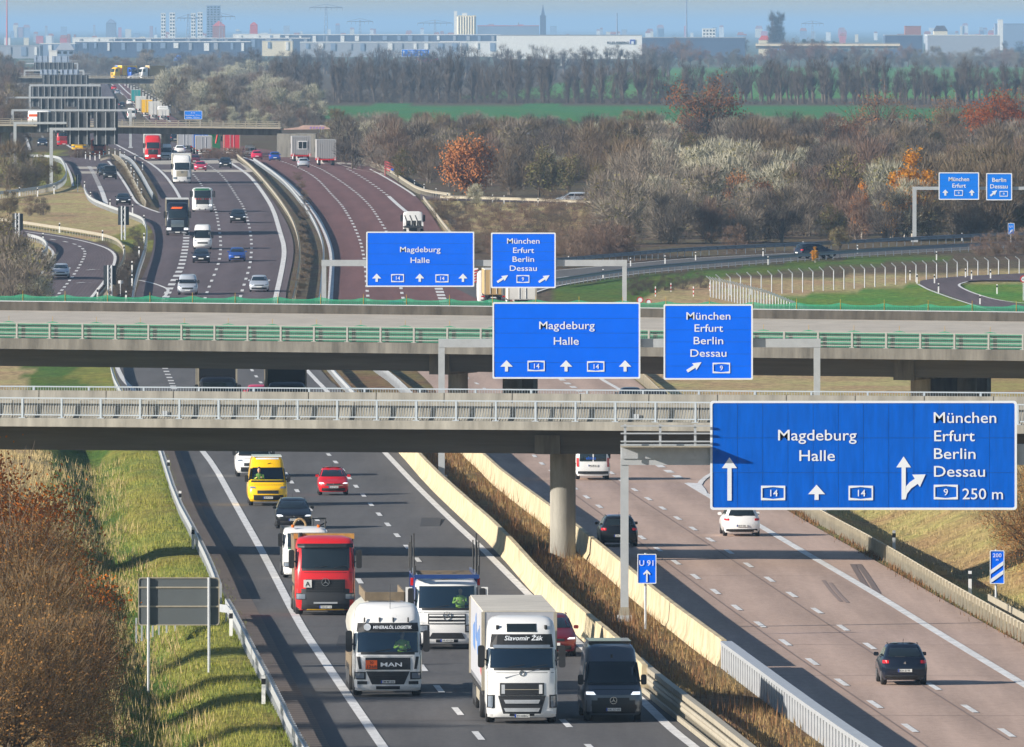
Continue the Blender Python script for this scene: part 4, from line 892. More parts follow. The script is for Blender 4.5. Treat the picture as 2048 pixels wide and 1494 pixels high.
m_glass = mat('window_glass', (.012, .018, .02), .06, spec=.8, coat=.3); m_trim = mat('black_trim', (.02, .021, .023), .55); m_tyreb = mat('tyre', (.018, .018, .019), .85); m_rim = mat('rim', S(150, 152, 156), .35, metal=.7)
m_lamp = mat('lamp_glass', S(120, 130, 142), .12, spec=.8, coat=.5); m_lit = mat('lamp_lit', (.9, .92, 1), .2, emit=((.9, .95, 1, 1), .7)); m_tail = mat('tail_lamp', S(190, 20, 24), .2, coat=.5); m_amb = mat('amber_lamp', S(225, 110, 20), .3)
m_plate = mat('number_plate', S(225, 226, 222), .4); m_pblue = mat('plate_blue', S(20, 60, 160), .4); m_chrome = mat('chrome', S(200, 203, 207), .18, metal=.9); m_dirt = mat('dusty_steel', S(120, 106, 86), .8, noise=(2, .3)); m_frame = mat('chassis', (.03, .03, .032), .7)
m_hi = mat('hi_vis', S(190, 205, 70), .7); m_skin = mat('skin', S(205, 155, 125), .6); m_cloth = mat('dark_cloth', S(50, 56, 70), .8)
# see-through windscreen
m_see = bpy.data.materials.new('windscreen_clear'); m_see.use_nodes = True; nt = m_see.node_tree; out = [n for n in nt.nodes if n.type == 'OUTPUT_MATERIAL'][0]
tr = nt.nodes.new('ShaderNodeBsdfTransparent'); tr.inputs[0].default_value = (.75, .85, .85, 1); gl = nt.nodes.new('ShaderNodeBsdfGlossy'); gl.inputs[1].default_value = .04; gl.inputs[0].default_value = (.8, .9, 1, 1)
mxs = nt.nodes.new('ShaderNodeMixShader'); mxs.inputs[0].default_value = .09; nt.links.new(tr.outputs[0], mxs.inputs[1]); nt.links.new(gl.outputs[0], mxs.inputs[2]); nt.links.new(mxs.outputs[0], out.inputs[0])
class Body:
    """shell lofted upwards; front towards -y, x to the right as seen from the front"""
    TS = [-1, -.965, -.9, -.75, -.5, -.25, 0, .25, .5, .75, .9, .965, 1]
    def __init__(s, rings, bow=.12, bowb=.06, rc=.13): s.r = rings; s.bow, s.bowb, s.rc = bow, bowb, rc
    def at(s, z):
        r = s.r
        if z <= r[0][0]: return r[0][1:]
        for a, b in zip(r, r[1:]):
            if z <= b[0]:
                t = (z - a[0]) / (b[0] - a[0]); return tuple(a[i] + (b[i] - a[i]) * t for i in (1, 2, 3))
        return r[-1][1:]
    def e(s, t, bw): return bw * abs(t) ** 2.4 + s.rc * max(0, (abs(t) - .86) / .14) ** 2
    def front(s, x, z): hw, yf, yb = s.at(z); return yf + s.e(min(1, abs(x) / hw), s.bow)
    def rear(s, x, z): hw, yf, yb = s.at(z); return yb - s.e(min(1, abs(x) / hw), s.bowb)
    def shell(s, hole=None):
        M_ = MB(); R_ = []
        for z, hw, yf, yb in s.r:
            R_.append([(t * hw, yf + s.e(t, s.bow), z) for t in s.TS] + [(-t * hw, yb - s.e(t, s.bowb), z) for t in s.TS])
        M_.loft(R_)
        if hole is not None:      # opening behind a clear windscreen
            n = len(R_[0]); bad = set((hole * n + i, hole * n + i + 1) for i in range(2, 10)); M_.f = [f for f in M_.f if not (len(f) == 4 and (f[0], f[1]) in bad)]
        return M_
    def zs(s, z0, z1): return [z0] + [r[0] for r in s.r if z0 + .01 < r[0] < z1 - .01] + [z1]
    def panel(s, z0, z1, b0, b1, t0=None, t1=None, th=.02, rear=False, n=6, dp=.05):
        """patch on the front (or rear) face; b0,b1 bottom x range, t0,t1 top x range"""
        t0 = b0 if t0 is None else t0; t1 = b1 if t1 is None else t1; M_ = MB(); f = s.rear if rear else s.front; g = 1 if rear else -1
        Z = s.zs(z0, z1); A = []; Bk = []
        for z in Z:
            u = (z - z0) / (z1 - z0); xa, xb = b0 + (t0 - b0) * u, b1 + (t1 - b1) * u
            A.append([(xa + (xb - xa) * i / n, f(xa + (xb - xa) * i / n, z) + g * th, z) for i in range(n + 1)])
            Bk.append([(p[0], p[1] - g * (th + dp), p[2]) for p in A[-1]])
        M_.loft([a + b[::-1] for a, b in zip(A, Bk)]); return M_
    def side(s, z0, z1, ya0, ya1, yb0, yb1, sgn, th=.012):
        """side window: bottom y range ya, top y range yb"""
        M_ = MB(); Z = s.zs(z0, z1); R_ = []
        for z in Z:
            u = (z - z0) / (z1 - z0); hw = s.at(z)[0]; y0, y1 = ya0 + (yb0 - ya0) * u, ya1 + (yb1 - ya1) * u
            R_.append([(sgn * (hw + th), y0, z), (sgn * (hw + th), y1, z), (sgn * (hw - .04), y1, z), (sgn * (hw - .04), y0, z)])
        M_.loft(R_); return M_
def wheel_mesh(r, w_):
    M_ = MB(); n = 18; prof = [(-w_ / 2, r * .55), (-w_ / 2, r * .93), (-w_ * .36, r), (w_ * .36, r), (w_ / 2, r * .93), (w_ / 2, r * .55)]
    M_.loft([[(a, b * math.cos(2 * math.pi * i / n), b * math.sin(2 * math.pi * i / n)) for i in range(n)] for a, b in prof]); return M_
WM = {}
def wheels(o, pos, r, w_, rim=True):
    k = (r, w_)
    if k not in WM: WM[k] = (wheel_mesh(r, w_).mesh('wheel', m_tyreb, 40), MB().bar((-w_ * .51, 0, 0), (w_ * .51, 0, 0), r * .56, 14).mesh('rim', m_rim, 40))
    for x, y in pos:
        a = bpy.data.objects.new('wheel', WM[k][0]); a.location = (x, y, r); link(a, o)
        if rim: link(bpy.data.objects.new('rim', WM[k][1]), a)
def plate(o, x, y, z, txt=None, rear=False, w_=.52):
    s = 1 if rear else -1
    p = MB().box(x - w_ / 2, x + w_ / 2, min(y, y + s * .025), max(y, y + s * .025), z - .055, z + .055).build('number_plate', m_plate, o)
    if txt:
        text(txt, (x + .02, y + s * .03, z - .036), .075, m_blk, p, rz=math.pi if rear else 0, width=w_ * .8, bold=.01)
        MB().box(x - w_ / 2 if not rear else x + w_ / 2 - .05, x - w_ / 2 + .05 if not rear else x + w_ / 2, y + s * .025 - .004, y + s * .025 + .004, z - .054, z + .054).build('plate_band', m_pblue, p)
def mirrors(o, x, y, z, w_=.2, h=.14, m=None, arm=True, d=.1):
    for s in (-1, 1):
        c = MB(); x0, x1 = sorted((s * x, s * (x + w_))); ring = rrect(x0, x1, z, z + h, min(w_, h) * .3, 2); c.prism(ring, y, y + d); mo = c.build('mirror', m or m_trim, o)
        if arm: MB().bar((s * (x - .12), y + d / 2, z + h * .3), (s * (x + .03), y + d / 2, z + h * .4), .03).build('mirror_arm', m_trim, mo)
def driver(o, x, y, z, vest, label, k=1.0):
    """a seated person behind the wheel; one continuous figure"""
    M_ = MB(); n = 12
    def ring(cx, cy, cz, rx, ry): return [(cx + rx * math.cos(2 * math.pi * i / n), cy + ry * math.sin(2 * math.pi * i / n), cz) for i in range(n)]
    M_.loft([ring(0, .05, -.35, .17, .13), ring(0, .04, -.1, .18, .13), ring(0, .02, .12, .21, .13), ring(0, .02, .22, .19, .11), ring(0, .02, .27, .08, .08), ring(0, .0, .33, .055, .06), ring(0, -.02, .38, .075, .09), ring(0, -.02, .47, .082, .10), ring(0, -.01, .55, .07, .09), ring(0, 0, .60, .035, .05)])
    for s in (-1, 1):
        P_ = [(.2 * s, .02, .18, .065), (.27 * s, -.08, -.02, .052), (.22 * s, -.28, .0, .042), (.14 * s, -.42, .06, .035), (.10 * s, -.46, .08, .03)]
        R_ = []
        for i, (a, b, c, r) in enumerate(P_):
            p = Vector((a, b, c)); q = Vector(P_[min(i + 1, 4)][:3]) - Vector(P_[max(i - 1, 0)][:3]); q.normalize(); u = q.orthogonal().normalized(); v = q.cross(u)
            R_.append([tuple(p + (u * math.cos(2 * math.pi * j / 8) + v * math.sin(2 * math.pi * j / 8)) * r) for j in range(8)])
        M_.loft(R_)
    me = M_.mesh('person', [vest, m_skin], 60)
    for p in me.polygons:
        if p.center.z > .3 or p.center.y < -.40: p.material_index = 1
    ob = bpy.data.objects.new('person', me); ob.matrix_world = o.matrix_basis @ Matrix.Translation((x, y, z)) @ Matrix.Scale(k, 4); link(ob); tag(ob, label, 'person')
    MB().prism([], 0, 0) if False else None
    hr = MB(); hr.loft([[(.088 * math.cos(2 * math.pi * i / 10) * f, -.0 + .105 * math.sin(2 * math.pi * i / 10) * f, c) for i in range(10)] for c, f in ((.50, 1.02), (.56, .95), (.61, .6), (.63, .15))])
    link(bpy.data.objects.new('hair', hr.mesh('hair', m_cloth, 60)), ob)
def place(o, px, py, dx, dy, rear=False, L=0):
    """stand a vehicle on the road; (dx,dy): photo direction of its lane, downwards"""
    p = gp(px, py, .025); a = gp(px + dx, py + dy); t = a - p
    if dy < 0: t = -t
    rz = math.atan2(t.y, t.x) + math.pi / 2
    o.location = p; o.rotation_euler = (0, 0, rz)
    if rear:
        f = Vector((math.sin(rz), -math.cos(rz), 0)); o.rotation_euler = (0, 0, rz + math.pi); o.location = p - f * L
    o.matrix_basis = Matrix.LocRotScale(o.location, o.rotation_euler, None)
    return o
G_CARS = 'cars on the motorway'
def car(label, px, py, lane, P, L=4.25, W=1.78, H=1.47, rear=False, lit=False, plate_t=None, name='car', wagon=False, det=1, hood=1.0, gl=None, belt=.64, head=(.17, .44), trimmed=True, rz=None):
    o = empty(name); tag(o, label, 'car', G_CARS)
    if rz is None: place(o, px, py, *lane, rear=rear, L=L)
    else: o.location = gp(px, py, .03); o.rotation_euler = (0, 0, rz); o.matrix_basis = Matrix.LocRotScale(o.location, o.rotation_euler, None)
    w2 = W / 2; cw = .95 * hood; rb = .35 if wagon else .62
    b = Body([(.13 * H, .90 * w2, .12, L - .12), (.22 * H, .97 * w2, .03, L - .02), (.38 * H, w2, 0, L), (.47 * H, w2, .05, L - .02), (.53 * H, .985 * w2, .26, L - .05), (.60 * H, .96 * w2, .72, L - .08), (belt * H, .93 * w2, cw, L - .10), (.67 * H, .90 * w2, cw + .12, L - .13),
              (.90 * H, .74 * w2, cw + .80, L - rb), (.955 * H, .68 * w2, cw + 1.02, L - rb - .14), (.99 * H, .52 * w2, cw + 1.4, L - rb - .5), (H, .3 * w2, cw + 1.7, L - rb - .9)], bow=.22, bowb=.14)
    b.shell().build('body', P, o, 32); gl = gl or m_glass
    b.panel(.675 * H, .905 * H, -.80 * w2, .80 * w2, -.64 * w2, .64 * w2, th=.012).build('windscreen', gl, o, 40)
    b.panel(.69 * H, .89 * H, -.74 * w2, .74 * w2, -.60 * w2, .60 * w2, th=.012, rear=True).build('rear_window', gl, o, 40)
    for s in (-1, 1):
        b.side(.68 * H, .885 * H, cw + .45, cw + 1.45, cw + 1.0, cw + 1.5, s).build('side_window', gl, o)
        b.side(.68 * H, .885 * H, cw + 1.53, L - .62, cw + 1.56, L - rb - .35, s).build('side_window', gl, o)
    wheels(o, [(s * (w2 - .11), y) for s in (-1, 1) for y in (.82, L - .78)], .315 * H / 1.47, .21, det > 0)
    mirrors(o, .94 * w2, cw + .38, .65 * H, .19, .14, P, arm=False)
    for s in (-1, 1):
        a, c = sorted((s * .60 * w2, s * .94 * w2)); b.panel(head[1] * H - .02, head[1] * H + .05, a, c, *sorted((s * .70 * w2, s * .95 * w2)), th=.012, n=4).build('headlight', m_lit if lit else m_lamp, o)
        a, c = sorted((s * .70 * w2, s * .965 * w2)); b.panel(.53 * H, .605 * H, a, c, th=.015, rear=True, n=3).build('tail_light', m_tail, o)
    b.panel(.38 * H, .44 * H, -.48 * w2, .48 * w2, th=.01).build('grille', m_trim, o)
    b.panel(.17 * H, .27 * H, -.78 * w2, .78 * w2, th=.012).build('air_intake', m_trim, o)
    b.panel(.15 * H, .25 * H, -.86 * w2, .86 * w2, th=.015, rear=True).build('rear_bumper', m_trim, o)
    plate(o, 0, b.front(0, .30 * H) - .015, .31 * H, plate_t if not rear else None)
    plate(o, 0, b.rear(0, .40 * H) + .012, .38 * H if not rear else .36 * H, plate_t if rear else None, True)
    if det > 1:
        MB().box(-.03, .03, b.front(0, .42 * H) - .03, b.front(0, .42 * H) - .005, .40 * H, .40 * H + .06).build('badge', m_chrome, o)
        MB().bar((0, L - rb - .4, .98 * H), (0, L - rb - .2, 1.1 * H), .008).build('antenna', m_trim, o)
        b.panel(.68 * H, .70 * H, -.02, .42 * w2, th=.02, rear=True).build('rear_wiper', m_trim, o)
        for s in (-1, 1): MB().box(s * .66 * w2 - .015, s * .66 * w2 + .015, cw + 1.3, L - rb - .5, .975 * H, .995 * H).build('roof_rail', m_trim, o)
    return o, b
def van(label, px, py, lane, P, L=5.4, W=2.0, H=2.5, rear=False, lit=False, plate_t=None, hoodz=1.08, hood=.62, gl=None, bump=True, det=1, name='van'):
    o = empty(name); tag(o, label, 'van', 'vans on the motorway'); place(o, px, py, *lane, rear=rear, L=L); w2 = W / 2; hz = hoodz; k = H / 2.5; wt = H - .42 * k - .12
    b = Body([(.24, .9 * w2, .12, L - .05), (.36, .97 * w2, .02, L), (.62, w2, 0, L), (hz * .82, w2, .04, L), (hz, .98 * w2, .22, L - .01), (hz + .17, .96 * w2, hood, L - .02), (hz + .26, .95 * w2, hood + .1, L - .02), (wt, .86 * w2, hood + .62 * k + .08, L - .05), (H - .2, .82 * w2, hood + .85 * k + .1, L - .07), (H - .06, .74 * w2, hood + 1.15 * k, L - .12), (H, .55 * w2, hood + 1.5 * k, L - .3)], bow=.2, bowb=.05)
    b.shell(6 if gl else None).build('body', P, o, 32); g = gl or m_glass
    if gl: MB().box(-.85 * w2, .85 * w2, hood + 1.5, hood + 1.54, hz, wt + .1).build('cab_rear_lining', m_cloth, o); MB().box(-.85 * w2, .85 * w2, hood + .25, hood + .5, hz - .1, hz + .22).build('dashboard', m_trim, o)
    b.panel(hz + .2, wt - .01, -.84 * w2, .84 * w2, -.79 * w2, .79 * w2, th=.012, n=8, dp=.03).build('windscreen', g, o, 40)
    for s in (-1, 1):
        b.side(hz + .26, wt - .04, hood + .25, hood + 1.15, hood + .6, hood + 1.15, s).build('side_window', m_glass, o)
        a, c = sorted((s * .60 * w2, s * .93 * w2)); b.panel(hz * .83, hz * .92, a, c, sorted((s * .68 * w2, s * .93 * w2))[0], sorted((s * .68 * w2, s * .93 * w2))[1], th=.012, n=4).build('headlight', m_lit if lit else m_lamp, o)
        a, c = sorted((s * .84 * w2, s * .97 * w2)); b.panel(.75, 1.25, a, c, th=.015, rear=True, n=2).build('tail_light', m_tail, o)
    wheels(o, [(s * (w2 - .14), y) for s in (-1, 1) for y in (.95, L - 1.1)], .34, .23, det > 0)
    b.panel(hz + .12, hz + .21, -.86 * w2, .86 * w2, th=.008, n=8).build('cowl', m_trim, o, 40); b.panel(hz - .02, hz - .005, -.88 * w2, .88 * w2, th=.004, n=8).build('bonnet_gap', m_trim, o)
    mirrors(o, w2 - .01, hood + .3, hz + .12, .2, .36, m_trim)
    b.panel(.30, hz * .52, -.93 * w2, .93 * w2, th=.014, n=8).build('bumper', m_trim if bump else P, o, 40)
    b.panel(hz * .58, hz * .74, -.55 * w2, .55 * w2, th=.012).build('grille', m_trim, o)
    b.panel(1.35 * k, 1.95 * k, -.78 * w2, -.04, th=.01, rear=True).build('rear_window', m_glass, o); b.panel(1.35 * k, 1.95 * k, .04, .78 * w2, th=.01, rear=True).build('rear_window', m_glass, o)
    b.panel(.34, .5, -.9 * w2, .9 * w2, th=.02, rear=True).build('rear_bumper', m_trim, o)
    plate(o, 0, b.front(0, .45) - .02, .44, plate_t if not rear else None); plate(o, 0, b.rear(0, .85) + .012, .82, plate_t if rear else None, True)
    return o, b
def cab_body(H=3.7, W=2.5, L=2.2, roof=.6, ws=(1.92, 2.86)):
    w2 = W / 2
    return Body([(.22, .90 * w2, .10, L), (.34, .97 * w2, .02, L), (.8, w2, 0, L), (1.3, w2, .02, L), (ws[0] - .05, w2, .07, L), (ws[0], .995 * w2, .09, L), (ws[1], .97 * w2, .26, L), (ws[1] + .06, .965 * w2, .28, L), (H - roof * .75, .95 * w2, .40, L), (H - roof * .3, .90 * w2, .66, L), (H - .06, .80 * w2, .95, L), (H, .6 * w2, 1.15, L)], bow=.16, bowb=.02, rc=.16)
def cab(o, P, H=3.7, W=2.5, L=2.2, roof=.6, ws=(1.92, 2.86), gl=None, low=None, plate_t=None, lit=False, mir=True, grille=(.95, 1.75, .62), slats=4, visor=None, head=(.62, .86, .58, .95), bump_m=None, det=2, lamp_m=None, grm=None, star=False, plate_z=.36):
    b = cab_body(H, W, L, roof, ws); w2 = W / 2; c = b.shell(5 if gl else None).build('cab', P, o, 32)
    if gl: MB().box(-.93 * w2, .93 * w2, 1.25, 1.3, ws[0] - .6, ws[1] + .1).build('cab_rear_lining', m_cloth, o); MB().box(-.93 * w2, .93 * w2, .3, .62, ws[0] - .25, ws[0] - .01).build('dashboard', m_trim, o)
    b.panel(ws[0] + .02, ws[1], -.93 * w2, .93 * w2, -.90 * w2, .90 * w2, th=.012, n=10, dp=.03).build('windscreen', gl or m_glass, o, 40)
    for s in (-1, 1): b.side(ws[0] + .08, ws[1] - .05, .35, 1.3, .5, 1.3, s).build('side_window', m_glass, o)
    b.panel(ws[0] - .07, ws[0] + .03, -.95 * w2, .95 * w2, th=.008, n=10).build('cowl', m_trim, o, 40)
    b.panel(ws[0] - .16, ws[0] - .145, -.9 * w2, .9 * w2, th=.004, n=8).build('panel_gap', m_trim, o)
    if grille:
        g0, g1, gw = grille; g = b.panel(g0, g1, -gw * w2, gw * w2, th=.015, n=8).build('grille', grm or m_trim, o, 40)
        for i in range(slats):
            z = g0 + (g1 - g0) * (i + .5) / slats; b.panel(z - .028, z + .028, -gw * .94 * w2, gw * .94 * w2, th=.04, n=8, dp=.02).build('grille_slat', bump_m or (P if grm is None else grm), g, 40)
        if star:
            zc = g0 + (g1 - g0) * .78; yy = b.front(0, zc) - .07; M_ = MB(); r = .17
            cc = [(r * math.cos(2 * math.pi * i / 20), zc + r * math.sin(2 * math.pi * i / 20)) for i in range(20)]; M_.frame(cc, [(a * .86, zc + (q_ - zc) * .86) for a, q_ in cc], yy, yy + .03)
            for a in (90, 210, 330): M_.prism([(.03 * math.cos(R(a - 90)), zc + .03 * math.sin(R(a - 90))), (r * .9 * math.cos(R(a)), zc + r * .9 * math.sin(R(a))), (.03 * math.cos(R(a + 90)), zc + .03 * math.sin(R(a + 90)))], yy, yy + .02)
            M_.build('emblem', m_chrome, o)
    b.panel(.24, .46, -.96 * w2, .96 * w2, th=.02, n=10).build('bumper', bump_m or low or P, o, 40)
    for s in (-1, 1):
        a, d = sorted((s * (head[2] - .05) * w2, s * .985 * w2)); b.panel(head[0] - .04, head[1] + .04, a, d, th=.012, n=4).build('lamp_housing', m_trim, o)
        a, d = sorted((s * .955 * w2, s * .968 * w2)); b.panel(.66, ws[0] - .08, a, d, th=.006, n=2).build('corner_seam', m_trim, o)
        a, d = sorted((s * head[2] * w2, s * head[3] * w2)); b.panel(head[0], head[1], a, d, th=.03, n=4).build('headlight', lamp_m or (m_lit if lit else m_lamp), o)
    b.panel(.28, .40, -.35 * w2, .35 * w2, th=.026).build('air_intake', m_trim, o)
    plate(o, 0, b.front(0, .36) - .06, plate_z, plate_t)
    if mir: mirrors(o, w2 + .05, .28, ws[0] + .02, .24, .78, m_trim, d=.16); 
    if det > 1:
        for x in (-.45, .35):
            y0, y1 = b.front(x, ws[0] + .06) - .03, b.front(x + .5, ws[0] + .12) - .03; MB().bar((x, y0, ws[0] + .05), (x + .55, y1, ws[0] + .13), .014).build('wiper', m_trim, o)
    if visor: b.panel(ws[1] + .0, ws[1] + .16, -.94 * w2, .94 * w2, th=.14, n=8, dp=.1).build('sun_visor', visor, o)
    wheels(o, [(s * (w2 - .17), 1.35) for s in (-1, 1)], .5, .32)
    MB().box(-.45, .45, .6, L + .6, .5, .9).build('chassis', m_frame, o)
    return b
def box_trailer(o, y0, L, m, W=2.55, z0=1.05, z1=4.0, axles=3, roof_m=None, post=None, doors=False):
    w2 = W / 2
    c = MB().box(-w2, w2, y0, y0 + L, z0, z1).build('cargo_box', m, o)
    MB().box(-w2 - .012, w2 + .012, y0 - .012, y0 + L + .012, z1, z1 + .05).build('box_roof', roof_m or m_tarpw, o)
    for s in (-1, 1):
        for yy in (y0 - .02, y0 + L - .1): MB().box(s * w2 - .06, s * w2 + .06, yy, yy + .12, z0, z1 - .002).build('corner_post', post or m_galvd, o)
        MB().box(min(s * (w2 + .005), s * (w2 - .3)), max(s * (w2 + .005), s * (w2 - .3)), y0, y0 + L, z0 - .18, z0 - .004).build('side_rail', m_frame, o)
        if L > 9: MB().box(s * (w2 - .05) - .02, s * (w2 - .05) + .02, y0 + 4, y0 + L - 5, .45, .85).build('side_guard', m_galvd, o)
    wheels(o, [(s * (w2 - .18), y0 + L - 3.6 + i * 1.31 - (1.31 if axles > 2 else 0)) for i in range(axles) for s in (-1, 1)], .5, .34)
    MB().box(-.5, .5, y0 + .5, y0 + L - .3, .75, 1.0).build('chassis', m_frame, o)
    if doors:
        ye = y0 + L
        for s in (-1, 1): MB().box(min(s * .01, s * (w2 - .08)), max(s * .01, s * (w2 - .08)), ye + .001, ye + .03, z0 + .06, z1 - .08).build('rear_door', doors, o)
        for s in (-1, 1): MB().bar((s * .3, ye + .06, z0 + .1), (s * .3, ye + .06, z1 - .15), .025).build('door_bar', m_galv, o); MB().box(s * 1.0 - .16, s * 1.0 + .16, ye + .0, ye + .05, z0 - .22, z0 - .08).build('tail_light', m_tail, o)
        MB().box(-1.2, 1.2, ye - .05, ye + .02, .5, .62).build('rear_bumper', m_frame, o); plate(o, 0, ye + .03, .8, None, True)
    return c
def truck(label, px, py, lane, rear=False, L=0, name='truck'):
    o = empty(name); tag(o, label, 'truck', 'trucks on the motorway'); place(o, px, py, *lane, rear=rear, L=L); return o
NA = (-58, -80); NB = (56, 38)          # photo directions of the near lanes
# ------------------------------------------------------------ near side, towards the viewer
A1 = (48, 66); A2 = (60, 64); A0 = (75, 110)
# white curtain-sided truck
o = truck('white tractor with grey curtain-sided trailer, nearest truck on the road', 1044, 1448, A1, name='curtain_truck')
b = cab(o, P_white, H=3.74, roof=.62, ws=(1.95, 2.64), gl=m_see, plate_t='KN·608AZ', plate_z=.29, grille=(1.0, 1.44, .62), slats=0, head=(.60, .98, .82, .95), lamp_m=m_lamp)
b.panel(.36, .99, -.66, .66, -.84, .84, th=.022, n=8).build('lower_grille', m_trim, o)
for z in (.49, .78): b.panel(z - .06, z + .07, -.58, .58, -.64, .64, th=.05, n=8, dp=.03).build('grille_louvre', m_galv, o)
b.panel(1.2, 1.22, -.6, .6, th=.03).build('grille_line', m_galvd, o)
for s in (-1, 1): b.panel(1.06, 1.38, *sorted((s * .60, s * .72)), th=.024, n=2).build('grille_side', P_white if s > 0 else m_galv, o)
b.panel(2.68, 3.14, -1.12, 1.12, -1.06, 1.06, th=.02, n=10).build('name_board', m_blk, o)
text('Slavomir Žák', (.05, b.front(0, 2.95) - .05, 2.93), .17, m_sw, o, width=1.35, rx=R(-18), shear=.2, bold=.02)
b.panel(2.66, 2.77, -1.0, 1.0, th=.06, n=8).build('light_bar', m_lamp, o)
b.panel(3.22, 3.5, -.52, .52, th=.015).build('roof_hatch', m_glass, o)
for s in (-1, 1):
    MB().bar((s * .85, b.front(.85, 3.4) - .05, 3.2), (s * .85, b.front(.85, 3.4) - .05, 3.45), .06, 8).build('horn', m_trim, o)
    b.panel(.56, .94, *sorted((s * 1.10, s * 1.05)), th=.03, n=2).build('light_strip', m_lamp, o)
c_ = MB(); c_.frame([(.1 * math.cos(a * .39), 1.78 + .1 * math.sin(a * .39)) for a in range(16)], [(.07 * math.cos(a * .39), 1.78 + .07 * math.sin(a * .39)) for a in range(16)], b.front(0, 1.78) - .03, b.front(0, 1.78)); c_.build('emblem', m_chrome, o)
MB().bar((-.6, b.front(.6, 1.62) - .02, 1.62), (.62, b.front(.6, 1.92) - .02, 1.92), .015).build('emblem_bar', m_chrome, o)
box_trailer(o, 2.75, 13.6, m_tarp, roof_m=mat('tarpaulin_roof', S(196, 190, 178), .8, noise=(1.2, .25, (.4, 1, 1)), bump=.5), z1=3.82)
m_pb = mat('print_blue', S(96, 132, 186), .6); m_pr = mat('print_red', S(186, 70, 80), .6)
for yy, ln, zz_, m in ((4.2, 1.2, 1.5, m_pr), (5.8, 1.0, 2.2, m_pb), (7.2, 1.6, 2.0, m_pb), (9.4, 1.2, 2.5, m_pb), (11.2, 2.0, 2.1, m_pb)):
    MB().loft([[(-1.29, yy, zz_), (-1.29, yy + ln, zz_ + .1), (-1.28, yy + ln, zz_ + .1), (-1.28, yy, zz_)], [(-1.29, yy + .5, zz_ + 1.0), (-1.29, yy + ln + .2, zz_ + .8), (-1.28, yy + ln + .2, zz_ + .8), (-1.28, yy + .5, zz_ + 1.0)]]).build('tarpaulin_print', m, o)
for yy in range(3, 16): MB().box(-1.292, -1.276, yy + .2, yy + .26, 1.0, 1.22).build('strap', m_trim, o)
wheels(o, [(s * 1.08, 4.6) for s in (-1, 1)], .5, .5)
MB().box(-1.1, 1.1, .9, 1.9, 1.6, 3.0).build('cab_interior', m_cloth, o) if False else None
# orange-plated tanker
o = truck('white tank truck with orange hazard plate and black name board', 776, 1394, A1, name='tank_truck')
b = cab(o, P_white, H=3.4, roof=.7, ws=(1.62, 2.36), gl=m_see, plate_t='SM·MF 836', plate_z=.56, grille=(1.0, 1.44, .66), slats=0, head=(.68, .88, .70, .95))
b.panel(.40, .94, -.56, .56, -.80, .80, th=.018, n=8).build('lower_grille', m_trim, o)
for z in (.68, .77, .86): b.panel(z - .02, z + .02, -.6, .6, th=.04, n=8, dp=.02).build('grille_slat', m_blk, o)
for s in (-1, 1):
    b.panel(.46, .58, *sorted((s * .76, s * 1.12)), th=.025, n=3).build('fog_light', m_trim, o); b.panel(1.02, 1.46, *sorted((s * .96, s * 1.06)), *sorted((s * 1.02, s * 1.14)), th=.02, n=2).build('air_slot', m_trim, o)
text('MAN', (.12, b.front(0, 1.15) - .05, 1.12), .15, m_sw, o, width=.78, bold=.03)
hp = MB().box(-.82, -.40, b.front(.6, 1.15) - .09, b.front(.6, 1.15) - .06, 1.03, 1.35).build('hazard_plate', m_orng if False else mat('hazard_orange', S(240, 100, 30), .5), o)
text('30', (-.61, b.front(.6, 1.15) - .10, 1.21), .11, m_blk, hp); text('1268', (-.61, b.front(.6, 1.15) - .10, 1.06), .11, m_blk, hp, width=.34)
b.panel(2.38, 2.70, -1.14, 1.14, -1.1, 1.1, th=.06, n=8).build('name_board', m_blk, o)
text('MINERALÖL LOGISTIK', (.16, b.front(0, 2.52) - .1, 2.49), .12, m_sw, o, width=1.42, rx=R(-14), shear=.15, bold=.03)
MB().bar((-.75, b.front(.75, 2.55) - .08, 2.55), (-.75, b.front(.75, 2.55) - .13, 2.55), .13, 16).build('round_logo', m_sw, o)
for x in (-.85, -.3, .2, .75): MB().bar((x, .38, 2.72), (x, .38, 2.9), .03).build('roof_lamp', m_trim, o)
MB().bar((.1, .7, 3.2), (.1, .7, 4.1), .01).build('antenna', m_trim, o)
T_ = MB(); n = 24
def tr_(y, k, zc=2.35): return [(1.24 * k * math.cos(2 * math.pi * i / n), y, zc + 1.08 * k * math.sin(2 * math.pi * i / n)) for i in range(n)]
T_.loft([tr_(3.0, .5), tr_(3.05, .8), tr_(3.2, .95), tr_(3.5, 1), tr_(10.2, 1), tr_(10.5, .93), tr_(10.6, .6)]); T_.build('tank', mat('tank_white', S(222, 220, 210), .35, coat=.4), o, 50)
for s in (-1, 1):
    MB().box(s * .72 - .03, s * .72 + .03, 3.1, 10.0, 3.38, 3.72).build('walkway_rail', m_dirt, o); MB().box(min(s * .9, s * 1.25), max(s * .9, s * 1.25), 3.1, 9.8, .6, 1.35).build('side_locker', m_dirt, o)
MB().box(-.7, .7, 3.08, 3.12, 3.40, 3.72).build('walkway_end', m_dirt, o)
for i in range(12): MB().box(-.66, .66, 3.3 + i * .5, 3.38 + i * .5, 3.44, 3.48).build('walkway_slat', m_galvd, o)
wheels(o, [(s * 1.07, y) for s in (-1, 1) for y in (5.6, 6.95, 8.3)], .5, .4)
driver(o, .55, .85, 1.80, m_hi, 'driver in a bright green vest in the tank truck cab')
